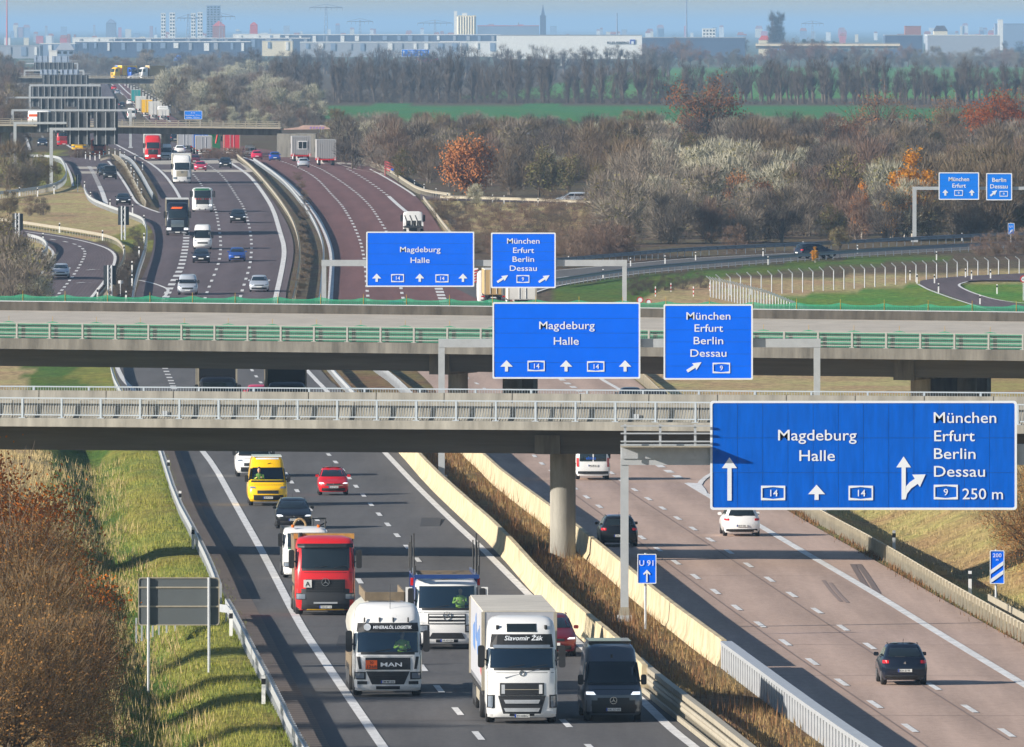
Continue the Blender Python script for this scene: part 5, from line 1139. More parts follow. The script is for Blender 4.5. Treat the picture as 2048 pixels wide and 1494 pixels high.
# car transporter
o = truck('white car transporter cab with blue loading frame above, carrying nothing', 894, 1299, A1, name='car_transporter')
b = cab(o, P_white, H=2.78, roof=.2, ws=(1.62, 2.5), gl=m_see, plate_t='AA·AV 636', grille=(1.0, 1.42, .60), slats=3, grm=m_trim, bump_m=P_white, head=(.72, .94, .62, .95), star=True)
b.panel(.42, .66, -.72, .72, -.58, .58, th=.03, n=8).build('lower_intake', m_trim, o)
P_fr = paint('frame_blue', 40, 70, 130)
fr = MB(); fr.box(-1.28, 1.28, .1, .26, 2.80, 2.96); fr.box(-1.28, -1.14, .26, 8.0, 2.78, 2.94); fr.box(1.14, 1.28, .26, 8.0, 2.78, 2.94)
fr.v = fr.v; fr.build('upper_deck', P_fr, o)
for i in range(7): MB().box(-1.13, 1.13, .9 + i * 1.05, 1.2 + i * 1.05, 2.80, 2.84).build('deck_plank', m_dirt, o)
for s in (-1, 1):
    for i, (y, h) in enumerate(((.4, 3.3), (.55, 3.7), (2.5, 4.2), (2.7, 4.5), (4.5, 4.35), (4.7, 4.1), (6.5, 4.1), (7.6, 3.9))):
        MB().bar((s * (1.24 + .05 * (i % 3)), y, 2.94), (s * (1.24 + .05 * (i % 3)), y, h), .03, 6).build('stake', m_trim, o)
    for y in (2.3, 4.6, 7.4): MB().box(s * 1.2 - .08, s * 1.2 + .08, y - .1, y + .1, .8, 2.77).build('deck_post', P_fr, o)
    MB().box(s * 1.15 - .12, s * 1.15 + .12, 2.4, 8, .6, .9).build('lower_rail', P_fr, o)
    MB().box(s * 1.32 - .06, s * 1.32 + .06, 2.2, 2.5, 2.45, 2.75).build('red_lamp', m_tail, o)
    mirrors_ = MB().box(s * 1.5 - .13, s * 1.5 + .13, .3, .42, 1.66, 2.46).build('mirror_cover', P_white, o)
wheels(o, [(s * 1.07, y) for s in (-1, 1) for y in (5.4, 6.7)], .42, .4)
MB().box(-1.0, 1.0, 2.3, 8.0, .7, .85).build('lower_deck', m_dirt, o)
driver(o, .55, .8, 1.85, m_hi, 'driver in a bright green vest in the car transporter cab')
# red tipper
o = truck('red tipper truck with black lattice grille and a white A plate', 651, 1231, A1, name='tipper_truck')
b = cab(o, P_truckred, H=3.3, roof=.35, ws=(1.95, 2.85), plate_t='TDO·KT 12', grille=(.98, 1.52, .66), slats=5, grm=m_trim, bump_m=m_trim, head=(.70, .90, .68, .97), star=True, visor=m_trim)
b.panel(.24, 1.12, -1.2, 1.2, th=.014, n=10).build('dark_bumper', mat('dark_plastic', S(52, 54, 58), .6), o, 40)
ap = MB().box(-.92, -.58, b.front(.7, 1.3) - .1, b.front(.7, 1.3) - .07, 1.18, 1.50).build('waste_plate', m_plate, o); text('A', (-.75, b.front(.7, 1.3) - .11, 1.22), .22, m_blk, ap)
MB().box(-.5, .5, b.front(0, .4) - .12, b.front(0, .4) - .07, .50, .57).build('tow_bar', m_galv, o); b.panel(.225, .27, -1.1, 1.1, th=.03).build('yellow_strip', P_yel, o)
M_ = MB(); M_.loft([[(-1.2, 2.4, 1.15), (1.2, 2.4, 1.15), (1.2, 7.6, 1.15), (-1.2, 7.6, 1.15)], [(-1.25, 2.35, 3.2), (1.25, 2.35, 3.2), (1.25, 7.8, 3.2), (-1.25, 7.8, 3.2)]], cap=True); M_.build('tipper_body', m_dirt, o)
MB().box(-1.28, 1.28, 2.3, 2.4, 3.14, 3.36).build('tipper_rim', mat('rim_ochre', S(190, 140, 70), .7, noise=(3, .3)), o)
MB().bar((-1.0, 2.3, 1.2), (-1.0, 2.3, 3.4), .1, 8).build('air_filter', m_trim, o)
wheels(o, [(s * 1.07, y) for s in (-1, 1) for y in (2.9, 5.6, 6.95)], .5, .4)
for s in (-1, 1): MB().box(min(s * .95, s * 1.26), max(s * .95, s * 1.26), 2.3, 4.8, .55, 1.1).build('side_tank', m_dirt, o)
# white and green truck behind it
o = truck('white truck with green equipment and a loader arm, half hidden behind the red tipper', 611, 1157, A1, name='suction_truck')
b = cab(o, P_white, H=2.95, roof=.3, ws=(1.8, 2.6), head=(.7, .9, .66, .95)); b.panel(1.7, 1.76, -1, 1, th=.02).build('trim_line', P_green, o)
MB().box(-1.2, 1.2, 2.5, 8.0, 1.1, 2.6).build('equipment_body', P_green, o); MB().box(-1.25, -1.0, 2.2, 7.5, .6, 2.8).build('side_locker', m_trim, o)
M_ = MB(); pts = [Vector((-.25 + .35 * math.cos(a), 2.6, 2.9 + .45 * math.sin(a))) for a in [math.pi - i * math.pi / 8 for i in range(9)]]
for p, q_ in zip(pts, pts[1:]): M_.bar(p, q_, .07, 8)
M_.build('hose_arch', mat('hose_ochre', S(170, 140, 100), .7), o)
for x in (.5, 1.2): MB().bar((x, 3.2, 2.6), (x, 3.2, 3.4), .04).build('arm_stand', m_trim, o)
MB().bar((.45, 3.2, 3.35), (1.25, 3.2, 3.35), .05).build('arm_cross', m_trim, o); MB().bar((.5, 3.2, 2.7), (1.3, 4.2, 3.1), .05).build('loader_arm', m_trim, o)
for x in (-.7, .75): MB().bar((x, .6, 2.92), (x, .6, 3.08), .09, 10).build('beacon', m_amb, o)
wheels(o, [(s * 1.07, y) for s in (-1, 1) for y in (5.0, 6.3)], .48, .4); o.scale = (.8, .8, .78)
o, b = car('black hatchback with daytime lights behind the white and green truck', 588, 1058, A1, P_black, 4.5, 1.79, 1.49, lit=True, plate_t='LDS·V 803', det=2, wagon=True)
o, b = van('yellow parcel van with red lettering on its bonnet', 536, 1012, A1, P_yel, 5.6, 2.05, 2.55, gl=m_see, plate_t='SB·PH 4177', det=2, hoodz=1.12, name='parcel_van')
text('DHL', (0, b.front(0, 1.22) - .03, 1.14), .13, mat('print_dark_red', S(200, 20, 30), .5), o, width=.62, rx=R(-55), bold=.05, shear=.3)
b.panel(2.42, 2.5, -.6, .6, th=.02).build('roof_edge', P_white, o); MB().box(-.78, .78, 1.9, 5.3, 2.54, 2.575).build('roof_panel', P_white, o)
MB().bar((0, b.front(0, 2.2) - .03, 2.18), (.18, b.front(0, 2.2) - .0, 2.24), .012).build('roof_mark', m_blk, o)
driver(o, -.45, 1.2, 1.42, m_hi, 'driver in a bright green vest in the yellow parcel van')
van('white van half under the near bridge behind the yellow van', 508, 954, A1, P_white, 5.6, 2.05, 2.5, det=1)
o, b = car('small red round car with lit headlights and chrome strip', 667, 991, A2, P_red, 3.55, 1.63, 1.49, lit=True, plate_t='HH·ST 455', det=2, hood=.82, name='small_car')
b.panel(.365 * 1.49, .385 * 1.49, -.5, .5, th=.035).build('chrome_strip', m_chrome, o)
car('dark red car mostly hidden behind the curtain-sided truck', 1107, 1314, A2, P_dkred, 4.4, 1.80, 1.62, lit=True, det=2)
o, b = van('dark grey high-roofed van with bright headlights beside the median', 1227, 1444, A2, P_grey, 5.9, 2.05, 2.65, lit=True, plate_t='HAL·SO 600', det=2, hoodz=1.15, name='camper_van')
MB().box(-.75, .75, 2.6, 5.2, 2.64, 2.74).build('roof_unit', P_dgrey, o); MB().bar((0, b.front(0, 2.3) - .05, 2.2), (0, b.front(0, 2.3) - .05, 2.32), .04, 8).build('sensor', m_trim, o)
M_ = MB(); cc = [(.13 * math.cos(2 * math.pi * i / 20), .76 + .13 * math.sin(2 * math.pi * i / 20)) for i in range(20)]; M_.frame(cc, [(a * .84, .76 + (q_ - .76) * .84) for a, q_ in cc], b.front(0, .76) - .05, b.front(0, .76) - .02)
for a in (90, 210, 330): M_.prism([(.02 * math.cos(R(a - 90)), .76 + .02 * math.sin(R(a - 90))), (.12 * math.cos(R(a)), .76 + .12 * math.sin(R(a))), (.02 * math.cos(R(a + 90)), .76 + .02 * math.sin(R(a + 90)))], b.front(0, .76) - .05, b.front(0, .76) - .03)
M_.build('emblem', m_chrome, o)
b.panel(.5, .76, -.95, .95, th=.01, n=8).build('dark_front', m_trim, o)
# ------------------------------------------------------------ near side, leading away
B1_ = (72, 50); B2_ = (56, 37)
o, b = car('small black hatchback seen from behind, nearest car leading away', 1810, 1371, (78, 47), P_blk2, 3.9, 1.70, 1.55, rear=True, plate_t='SKA·SI 99', det=2)
MB().bar((0, b.rear(0, .72 * 1.5) + .02, .84), (0, b.rear(0, .8) + .04, .84), .06, 3).build('emblem', m_chrome, o)
car('white estate car seen from behind below the big blue sign', 1484, 1073, (50, 31), P_white, 4.6, 1.80, 1.47, rear=True, wagon=True, plate_t='SLK·H 1202', det=2)
car('black estate car seen from behind, partly behind the gantry post', 1239, 1094, (40, 29), P_black, 4.6, 1.80, 1.5, rear=True, wagon=True, plate_t='L·AX 421', det=2)
o, b = van('white and green van with blue lettering seen from behind below the near bridge', 1186, 960, (30, 21), P_white, 5.1, 1.93, 1.95, rear=True, plate_t='HAL·EB 22', det=2, hoodz=.95, hood=.75)
text('ebicu', (.12, b.rear(0, 1.15) + .03, 1.17), .17, mat('print_blue2', S(20, 90, 190), .5), o, rz=math.pi, width=.55, bold=.03)
for s in (-1, 1): b.side(.55, .95, 2.2, 4.9, 2.2, 4.9, s).build('green_panel', P_green, o)
# ------------------------------------------------------------ between the bridges
o = truck('black covered box truck between the bridges, left one', 436, 851, (60, 80)); cab(o, P_black, H=3.2, det=1); box_trailer(o, 2.6, 7, m_tarpk, z1=4.0, roof_m=m_tarp, axles=2)
o = truck('black covered box truck between the bridges, right one', 574, 862, (60, 80)); cab(o, P_black, H=3.2, det=1); box_trailer(o, 2.6, 7, m_tarpk, z1=3.95, roof_m=m_tarpk, axles=2)
car('raspberry car roof showing above the near bridge railing', 516, 812, (60, 80), P_pink, det=0)
o, b = car('dark car towing a covered trailer beyond the near bridge railing', 1262, 818, (60, 45), P_blk2, 4.5, 1.8, 1.5, rear=True, det=0, wagon=True)
o = empty('car_trailer', gp(1306, 826)); tag(o, 'dark covered car trailer beyond the near bridge railing', 'trailer'); MB().loft([[(-1, 0, .5), (1, 0, .5), (1, 3, .5), (-1, 3, .5)], [(-1, 0, 1.3), (1, 0, 1.3), (1, 3, 1.3), (-1, 3, 1.3)], [(-.8, .2, 1.6), (.8, .2, 1.6), (.8, 2.8, 1.6), (-.8, 2.8, 1.6)]]).build('cover', m_tarpk, o); wheels(o, [(-1, 1.5), (1, 1.5)], .32, .2)
# ------------------------------------------------------------ middle distance, towards the viewer
van('silver people carrier nearest beyond the middle bridge', 375, 590, (-22, 60), P_lsilver, 4.9, 1.93, 1.95, hoodz=.98, hood=.8, det=1, bump=False)
car('pale silver crossover with yellow plate beyond the middle bridge', 518, 584, (-14, 60), P_lsilver, 4.57, 1.89, 1.62, det=1)
car('dark green hatchback with white van close behind', 402, 526, (-16, 40), P_blk2, 4.3, 1.79, 1.47, lit=True)
car('bright blue hatchback in the middle lane of the curve', 474, 523, (-8, 40), P_blue, 4.2, 1.78, 1.46)
van('tall white van behind the dark green hatchback', 405, 499, (-4, 40), P_white, 5.6, 2.0, 2.65, det=1, bump=False)
car('black crossover in the right lane of the curve', 476, 446, (10, 40), P_black, 4.5, 1.86, 1.6, lit=True)
o = truck('black semi-trailer truck with orange lettering, on the merging lane', 355, 471, (4, 30)); b = cab(o, P_blk2, H=3.7, roof=.6, grm=m_trim, slats=6, bump_m=m_chrome, lit=True); box_trailer(o, 2.75, 13.4, P_blk2, roof_m=m_tarpw); b.panel(2.98, 3.2, -.75, .45, -.6, .6, th=.05).build('orange_print', mat('print_orange', S(240, 100, 20), .5), o)
o = truck('white and green construction truck with red striped front', 405, 424, (14, 40)); b = cab(o, P_white, H=2.95, roof=.3, ws=(1.75, 2.6), grm=m_trim, lit=True, star=True, head=(.7, .92, .6, .92)); b.panel(2.62, 2.85, -1.1, 1.1, th=.02).build('green_band', P_green, o)
for i in range(8): b.panel(1.52, 1.64, -1.15 + i * .29, -1.0 + i * .29, th=.02, n=2).build('red_stripe', m_redp, o)
MB().box(-1.2, 1.2, 2.6, 7, 1.0, 2.3).build('load_body', m_dirt, o)
o = truck('white semi-trailer truck coming over the pale concrete slab', 364, 367, (24, 40)); cab(o, P_white, H=3.9, roof=.75, star=True, grm=m_galvd); box_trailer(o, 2.75, 13.4, m_tarpw)
car('bright red car beside the white semi-trailer truck', 401, 342, (22, 25), P_pink, lit=True); car('black car alone on the pale concrete slab', 451, 336, (24, 20), P_black, 4.6, 1.88, 1.62, lit=True); car('dark red car just behind the bright red car', 389, 328, (24, 20), P_dkred)
o = truck('red semi-trailer truck below the third bridge', 306, 321, (20, 15)); cab(o, P_truckred, H=3.95, roof=.75, lit=True, grm=m_trim, star=True); box_trailer(o, 2.75, 13.4, m_tarp)
van('white delivery van right of the red semi-trailer truck', 332, 320, (20, 15), P_white, 5.5, 2.0, 2.5, bump=False); car('dark car half hidden right of the white delivery van', 346, 319, (20, 15), P_blk2)
# ramp and loop road
car('dark car first of the queue on the left ramp', 206, 347, (14, 30), P_black); car('black car between the two on the left ramp', 210, 353, (14, 30), P_black); van('black van on the left ramp', 220, 359, (14, 30), P_black, 5.0, 1.95, 1.95, hoodz=.98, hood=.8, bump=False); car('black saloon alone lower down the left ramp', 247, 410, (18, 30), P_black, 4.6, 1.85, 1.47, lit=True)
car('silver hatchback on the loop road at the left', 121, 557, (-28, 50), P_lsilver, 4.2, 1.76, 1.5)
# ------------------------------------------------------------ middle distance, leading away
o = truck('white flatbed lorry seen from behind above the overhead sign', 827, 472, (20, 40), True, 6.5); cab(o, P_white, H=2.7, W=2.2, roof=.3, ws=(1.5, 2.3), det=1); MB().box(-1.1, 1.1, 2.4, 6.5, .9, 1.1).build('load_bed', m_frame, o)
for x in (-.7, -.1, .5): MB().bar((x, 6.3, 1.1), (x + .5, 5.8, 2.3), .07).build('load', m_trim, o); MB().box(x - .2, x + .3, 4.5, 6.2, 1.1, 1.7).build('load', m_frame, o)
for s in (-1, 1): MB().box(s * 1.05 - .06, s * 1.05 + .06, 2.4, 6.5, 1.1, 1.5).build('side_board', m_wht, o)
wheels(o, [(-.95, 5.2), (.95, 5.2)], .42, .35)
m_cont = mat('site_cabin_grey', S(160, 160, 160), .6)
for lb, px, py, win in (('truck with a grey site cabin that has a white window', 603, 323, True), ('truck with a grey corrugated cabin, rightmost of the queue', 653, 331, False)):
    o = truck(lb, px, py, (30, 14), True, 11); cab(o, P_white, H=3.0, det=1)
    MB().box(-1.5, 1.5, 3, 10.9, 1.05, 3.95).build('site_cabin', m_cont, o); MB().box(-1.5, 1.5, 2.6, 11, .8, 1.0).build('low_bed', m_redp, o)
    for i in range(9): MB().box(-1.4 + i * .35 - .05, -1.4 + i * .35 + .05, 10.9, 10.94, 1.1, 3.9).build('corrugation', m_dark if win is None else m_cont, o)
    if win:
        MB().box(-.9, .6, 10.95, 11.0, 1.9, 3.2).build('window_frame', m_wht, o)
        for xx in (-.78, -.1): MB().box(xx, xx + .58, 11.0, 11.02, 2.02, 3.08).build('window_pane', m_glass, o)
    for s in (-1, 1): MB().box(s * 1.3 - .2, s * 1.3 + .2, 11.0, 11.03, .8, 1.25).build('warning_board', m_redp, o); MB().box(s * 1.3 - .07, s * 1.3 + .07, 11.03, 11.04, .8, 1.25).build('warning_stripe', m_wht, o)
    wheels(o, [(s * 1.05, y) for s in (-1, 1) for y in (8.2, 9.5)], .45, .4)
car('silver car leading away beside the site cabin trucks', 607, 335, (28, 16), P_lsilver, rear=True); car('dark blue car left of the site cabin trucks', 550, 322, (30, 12), P_blue, rear=True); car('red car leading away over the crest', 514, 319, (30, 12), P_pink, rear=True); van('white van left of the red car on the crest', 500, 314, (30, 12), P_white, 4.6, 1.85, 1.85, rear=True, hoodz=.95, hood=.7)
def far_trailer(lb, px, py, m, W=2.55, h=4.0, L=9, cabm=None):
    o = truck(lb, px, py, (20, 16), True, L + 2.6); cab(o, cabm or P_white, H=3.2, det=1, mir=False); box_trailer(o, 2.6, L, m, W=W, z1=h, doors=m); return o
far_trailer('red box trailer behind the crest shrubs', 464, 310, m_tarpr); far_trailer('white and blue trailer in the queue below the third bridge', 402, 308, m_tarpb); far_trailer('tall grey trailer in the queue under the third bridge', 371, 304, m_tarp); far_trailer('low grey box in front of the blue trailer', 408, 312, m_tarp, h=3.2)
car('white car ahead of the grey trailer', 360, 308, (20, 16), P_white, rear=True); car('dark blue car under the third bridge', 350, 284, (20, 16), P_blk2, rear=True)
o = truck('green machine on a low loader in the queue', 427, 306, (20, 14), True, 8); cab(o, P_green, H=3.0, det=1); MB().box(-1.1, 1.1, 2.6, 7.5, .8, 1.6).build('machine_body', P_green, o); MB().bar((-.4, 6, 1.5), (-.9, 6.4, 4.2), .14).build('machine_arm', m_redp, o); MB().bar((.5, 5, 1.5), (.5, 5, 3.6), .1).build('machine_mast', P_green, o)
# on the right hand ramps
car('silver estate car in profile behind the pale guardrail', 1108, 410, (0, 1), P_lsilver, 4.7, 1.85, 1.62, wagon=True, rz=R(-86)); car('dark blue estate car on the right ramp seen from behind at an angle', 1668, 516, (0, 1), P_blk2, 4.5, 1.85, 1.58, wagon=True, rz=R(118)); bpy.context.view_layer.update()
far_trailer('white truck with open trailer behind the exit sign', 1045, 622, m_tarpw, h=3.4); far_trailer('ochre box truck left of the white truck behind the exit sign', 987, 612, mat('tarpaulin_ochre', S(190, 160, 110), .6), W=1.6, h=3.4)
car('blue car roof just above the green netting', 793, 634, (6, 30), P_blue, rear=True)
# ------------------------------------------------------------ far traffic
for lb, px, py, P in (('red car on the far lanes below the distant bridge', 228, 180, P_red), ('silver car close behind the far red car', 235, 189, P_silver), ('dark car on the far lanes', 244, 215, P_black), ('white car beside the teal truck far away', 260, 210, P_white)): car(lb, px, py, (14, 14), P, rear=True, det=0)
for lb, px, py, m, h in (('teal truck among the far queue', 272, 210, P_teal, 4), ('white and red truck in the far queue', 282, 226, m_tarpw, 4), ('yellow truck in the far queue', 294, 234, P_yel, 4), ('grey box trailer in the far queue', 309, 239, m_tarpw, 4), ('low white flatbed truck above the third bridge railing', 327, 241, m_tarpw, 2.4)): far_trailer(lb, px, py, m, h=h, L=8)
van('white van half behind the gantry beam on the far lanes', 263, 238, (14, 14), P_white, 5.5, 2.0, 2.5, rear=True)
car('blue car on the lanes under the third bridge at the left', 85, 293, (20, 20), P_blk2, lit=True, det=0)
for lb, px, py, P in (('orange works truck behind the ramp tip', 197, 313, P_orange), ('yellow works truck left of the orange one', 158, 302, P_yel), ('red truck partly hidden by the sign backs', 128, 292, P_red)):
    o = truck(lb, px, py, (20, 20)); cab(o, P, H=2.9, det=1, ws=(1.75, 2.6), roof=.3); MB().box(-1.2, 1.2, 2.4, 7, .9, 2.2).build('load_body', P, o)
def on_deck(fn, D, px, zdeck, y=3.0):
    ob = fn; ob.location = (sx(px, D + y), D + y, zdeck); return ob
o, b = van('white and orange service van on the third bridge', 66, 250, (0, 40), P_white, 5.2, 2.0, 2.3); z3 = sz(239, 2250) - 1.0 + .02; o.location = (sx(120, 2254), 2254, z3 + 1.3 * 0 + (200 - 66) * k3 * .011); o.rotation_euler = (0, 0, R(90))
for s in (-1, 1): b.side(1.3, 1.7, 1.4, 5, 1.4, 5, s).build('orange_band', P_orange, o)
for lb, px, m, cp in (('blue truck on the distant bridge', 270, m_tarpb, P_blue), ('ochre trailer truck on the distant bridge', 279, mat('tarpaulin_ochre', S(190, 160, 110), .6), P_white), ('yellow truck on the distant bridge', 224, P_yel, P_yel)):
    o = truck(lb, px, 160, (0, 10)); cab(o, cp, H=3.4, det=1, mir=False); box_trailer(o, 2.6, 5, m, h if False else 2.55, z1=3.8, axles=2); o.location = (sx(px, 4005), 4004, sz(150, 4000) - .98 + (86 - px) * k4 * .006); o.rotation_euler = (0, 0, R(40 if 'blue' in lb else -60))
o, b = car('white car on the distant bridge', 255, 160, (0, 10), P_white, det=0); o.location = (sx(255, 4004), 4004, sz(150, 4000) - .98 + (86 - 255) * k4 * .006); o.rotation_euler = (0, 0, R(-80))
for lb, px, py, m in (('white and red truck below the far gantry', 827, 131, m_tarpr), ('grey truck between the far trees', 1122, 133, m_tarpw), ('dark truck in front of the white factory hall', 1150, 106, m_tarpk)):
    o = truck(lb, px, py, (0, 10)); cab(o, P_white, H=3.6, det=1, mir=False); box_trailer(o, 2.6, 13, m, z1=4.0); o.rotation_euler = (0, 0, R(-55))
# ================================================================ VEGETATION
def tw(n, r, g, b, rand=.18): return mat(n, S(r, g, b), .9, spec=.1, rand=rand)
t_brown = tw('twig_brown', 114, 99, 80); t_grey = tw('twig_grey', 130, 120, 108); t_dark = tw('twig_dark', 88, 80, 74); t_pale = tw('willow_pale', 170, 166, 146); t_olive = tw('leaf_olive', 118, 112, 70); t_bark = mat('bark', S(92, 80, 68), .95)
l_rust = tw('leaf_rust', 160, 92, 38, .2); l_rust2 = tw('leaf_brown', 122, 82, 52, .2); l_yel = tw('leaf_yellow', 216, 150, 40, .15); l_org = tw('leaf_orange', 164, 106, 60, .15); l_con = tw('needle_green', 50, 70, 50); t_red = tw('twig_reddish', 120, 100, 86); t_white = mat('birch_bark', S(190, 184, 172), .8)
class Foliage:
    def __init__(s): s.v = []; s.f = []; s.mi = []
    def twig(s, p, d, L, w_, m=0):
        n = len(s.v); d = d.normalized(); u = d.cross(Vector((rv(), rv(), rv() + .01))); u.normalize(); s.v += [tuple(p - u * w_ / 2), tuple(p + u * w_ / 2), tuple(p + d * L)]; s.f.append((n, n + 1, n + 2)); s.mi.append(m)
    def leaf(s, p, r, m=0):
        n = len(s.v); a = Vector((rv(), rv(), rv())).normalized(); b = a.orthogonal().normalized() * r; a = a * r
        s.v += [tuple(p - a), tuple(p + b * .7), tuple(p + a), tuple(p - b * .7)]; s.f.append((n, n + 1, n + 2, n + 3)); s.mi.append(m)
    def mesh(s, name, mats):
        me = bpy.data.meshes.new(name); me.from_pydata(s.v, [], s.f)
        for m in mats: me.materials.append(m)
        me.polygons.foreach_set('material_index', s.mi); return me
vr = random.Random(11)
def rv(): return vr.uniform(-1, 1)
def tree_proto(H, rad, trunk_h, mats, ntw, tl, tw_, nleaf=0, lr=.12, clusters=26, lfrac=1.0, bark=None, trunk_r=.14, flat=1.0, limbs=True, wisp=.5, multi=1):
    """trunk with limbs + crown of twigs and leaves gathered in uneven clumps. unit: metres"""
    T = MB(); Fo = Foliage(); cs = []
    for _ in range(clusters):
        for _t in range(30):
            p = Vector((rv(), rv(), rv()))
            if .15 < p.length < 1: break
        q = Vector((p.x * rad, p.y * rad, trunk_h + (H - trunk_h) * (.5 + .5 * p.z * flat)))
        if q.z < .3: q.z = .3 + vr.random() * .4
        cs.append((q, rad * vr.uniform(.22, .42)))
    for s_ in range(multi):
        b0 = Vector((rv() * .25 * (multi > 1) * rad, rv() * .25 * (multi > 1) * rad, 0)); top = Vector((rv() * rad * .2, rv() * rad * .2, trunk_h + (H - trunk_h) * .55)); mid = b0.lerp(top, .5) + Vector((rv() * .15, rv() * .15, 0)) * rad * .5
        T.bar(b0 - Vector((0, 0, .3)), mid, trunk_r, 6, trunk_r * .72); T.bar(mid, top, trunk_r * .72, 6, trunk_r * .35)
    for q, r in cs:
        st = Vector((0, 0, trunk_h * vr.uniform(.75, 1.0) + (q.z - trunk_h) * vr.uniform(.0, .35))) if q.z > trunk_h else Vector((0, 0, max(.1, q.z * .4)))
        if limbs:
            kn = st.lerp(q, .55) + Vector((rv(), rv(), rv() * .6)) * rad * .13; T.bar(st, kn, trunk_r * .36, 4, trunk_r * .22); T.bar(kn, q, trunk_r * .22, 4, trunk_r * .08)
            for _ in range(3):
                e = q + Vector((rv(), rv(), rv() + .3)) * r * 1.2; T.bar(kn.lerp(q, vr.random()), e, trunk_r * .12, 3, trunk_r * .04)
    per = max(1, ntw // clusters)
    for q, r in cs:
        for _ in range(per):
            d = Vector((rv(), rv(), rv())); d = d if d.length > .1 else Vector((0, 0, 1)); p = q + d * r * .75
            out_ = (q - Vector((0, 0, trunk_h * .6))).normalized() * wisp + d * .8 + Vector((0, 0, .45)); Fo.twig(p, out_, tl * vr.uniform(.5, 1.3), tw_ * vr.uniform(.6, 1.3), 0)
        for _ in range(int(nleaf / clusters / lfrac) if vr.random() < lfrac else 0):
            d = Vector((vr.gauss(0, .5), vr.gauss(0, .5), vr.gauss(0, .5))); Fo.leaf(q + d * r, lr * vr.uniform(.6, 1.4), 1 if len(mats) > 1 else 0)
    return T.mesh('trunk', bark or t_bark), Fo.mesh('crown', mats)
def plant(name, label, cat, group, proto, p, s, rz=None, sxy=1.0):
    o = empty(name, p, vr.uniform(0, 6.28) if rz is None else rz); o.scale = (s * sxy, s * sxy, s); tag(o, label, cat, group)
    for n_, me in zip(('trunk', 'crown'), proto): link(bpy.data.objects.new(n_, me), o)
    return o
# prototypes, unit height about 6 m
t_limb = mat('bark_pale', S(128, 116, 102), .95)
PB = [tree_proto(6, 2.6, .2, [m_, t_olive], 4800, .75, .04, nl, .11, 30, trunk_r=.10, flat=1.1, multi=3, bark=t_limb) for m_, nl in ((t_brown, 0), (t_grey, 0), (t_red, 0), (t_brown, 900), (t_grey, 500), (t_dark, 0))]
PP = [tree_proto(6, 2.6, .7, [t_pale, t_olive], 3600, .8, .06, 500, .14, 26, trunk_r=.08, multi=3) for _ in range(2)]
PO = [tree_proto(6, 2.8, .3, [t_brown, t_olive], 3200, .7, .045, 2200, .12, 28, trunk_r=.1, multi=2) for _ in range(2)]
PL = [tree_proto(6, 2.8, .0, [m_, t_dark], 4200, .6, .045, 0, .1, 30, trunk_r=.05, flat=1.3, multi=4) for m_ in (t_dark, t_brown, t_red)]
PT = [tree_proto(10, rd, 1.3, [t_dark], 900, 1.3, .06, 0, .1, 30, trunk_r=.3, wisp=1.1, multi=m_) for m_, rd in ((1, 1.9), (2, 2.4), (3, 2.2), (1, 1.5), (2, 1.8))]
PK = [tree_proto(10, 5.0, 3.0, [t_brown, l_], 1300, .8, .04, nl, .13, 46, trunk_r=.36, flat=.9, wisp=.7, lfrac=.6) for l_, nl in ((l_rust2, 3600), (l_rust, 6500), (l_rust2, 1300))]
PY = tree_proto(8, 2.0, 1.2, [t_brown, l_yel], 900, .6, .04, 6500, .12, 44, bark=t_white, trunk_r=.12, multi=2)
PBE = tree_proto(7, 3.0, .8, [t_brown, l_org], 2200, .6, .04, 6000, .13, 60, trunk_r=.16)
PBI = [tree_proto(7, 1.2, 1.6, [t_grey], 700, .8, .04, 0, .1, 14, bark=t_white, trunk_r=.08, multi=3) for _ in range(2)]
PPO = tree_proto(20, 2.2, 2, [t_dark], 2600, 2.2, .12, 0, .1, 40, trunk_r=.3, wisp=.3)
PCO = tree_proto(10, 2.6, 1, [l_con], 3500, 1.2, .2, 0, .1, 26, trunk_r=.25)
def add(kind, protos, px, py, h, name, label, group, hb=6.0, sxy=1.0, dz=0):
    p = gp(px, py, dz); p.z = min(p.z, gz(p.x, p.y)) if dz == 0 else p.z
    return plant(name, label, kind, group, vr.choice(protos) if isinstance(protos, list) else protos, p, h / hb, sxy=sxy)
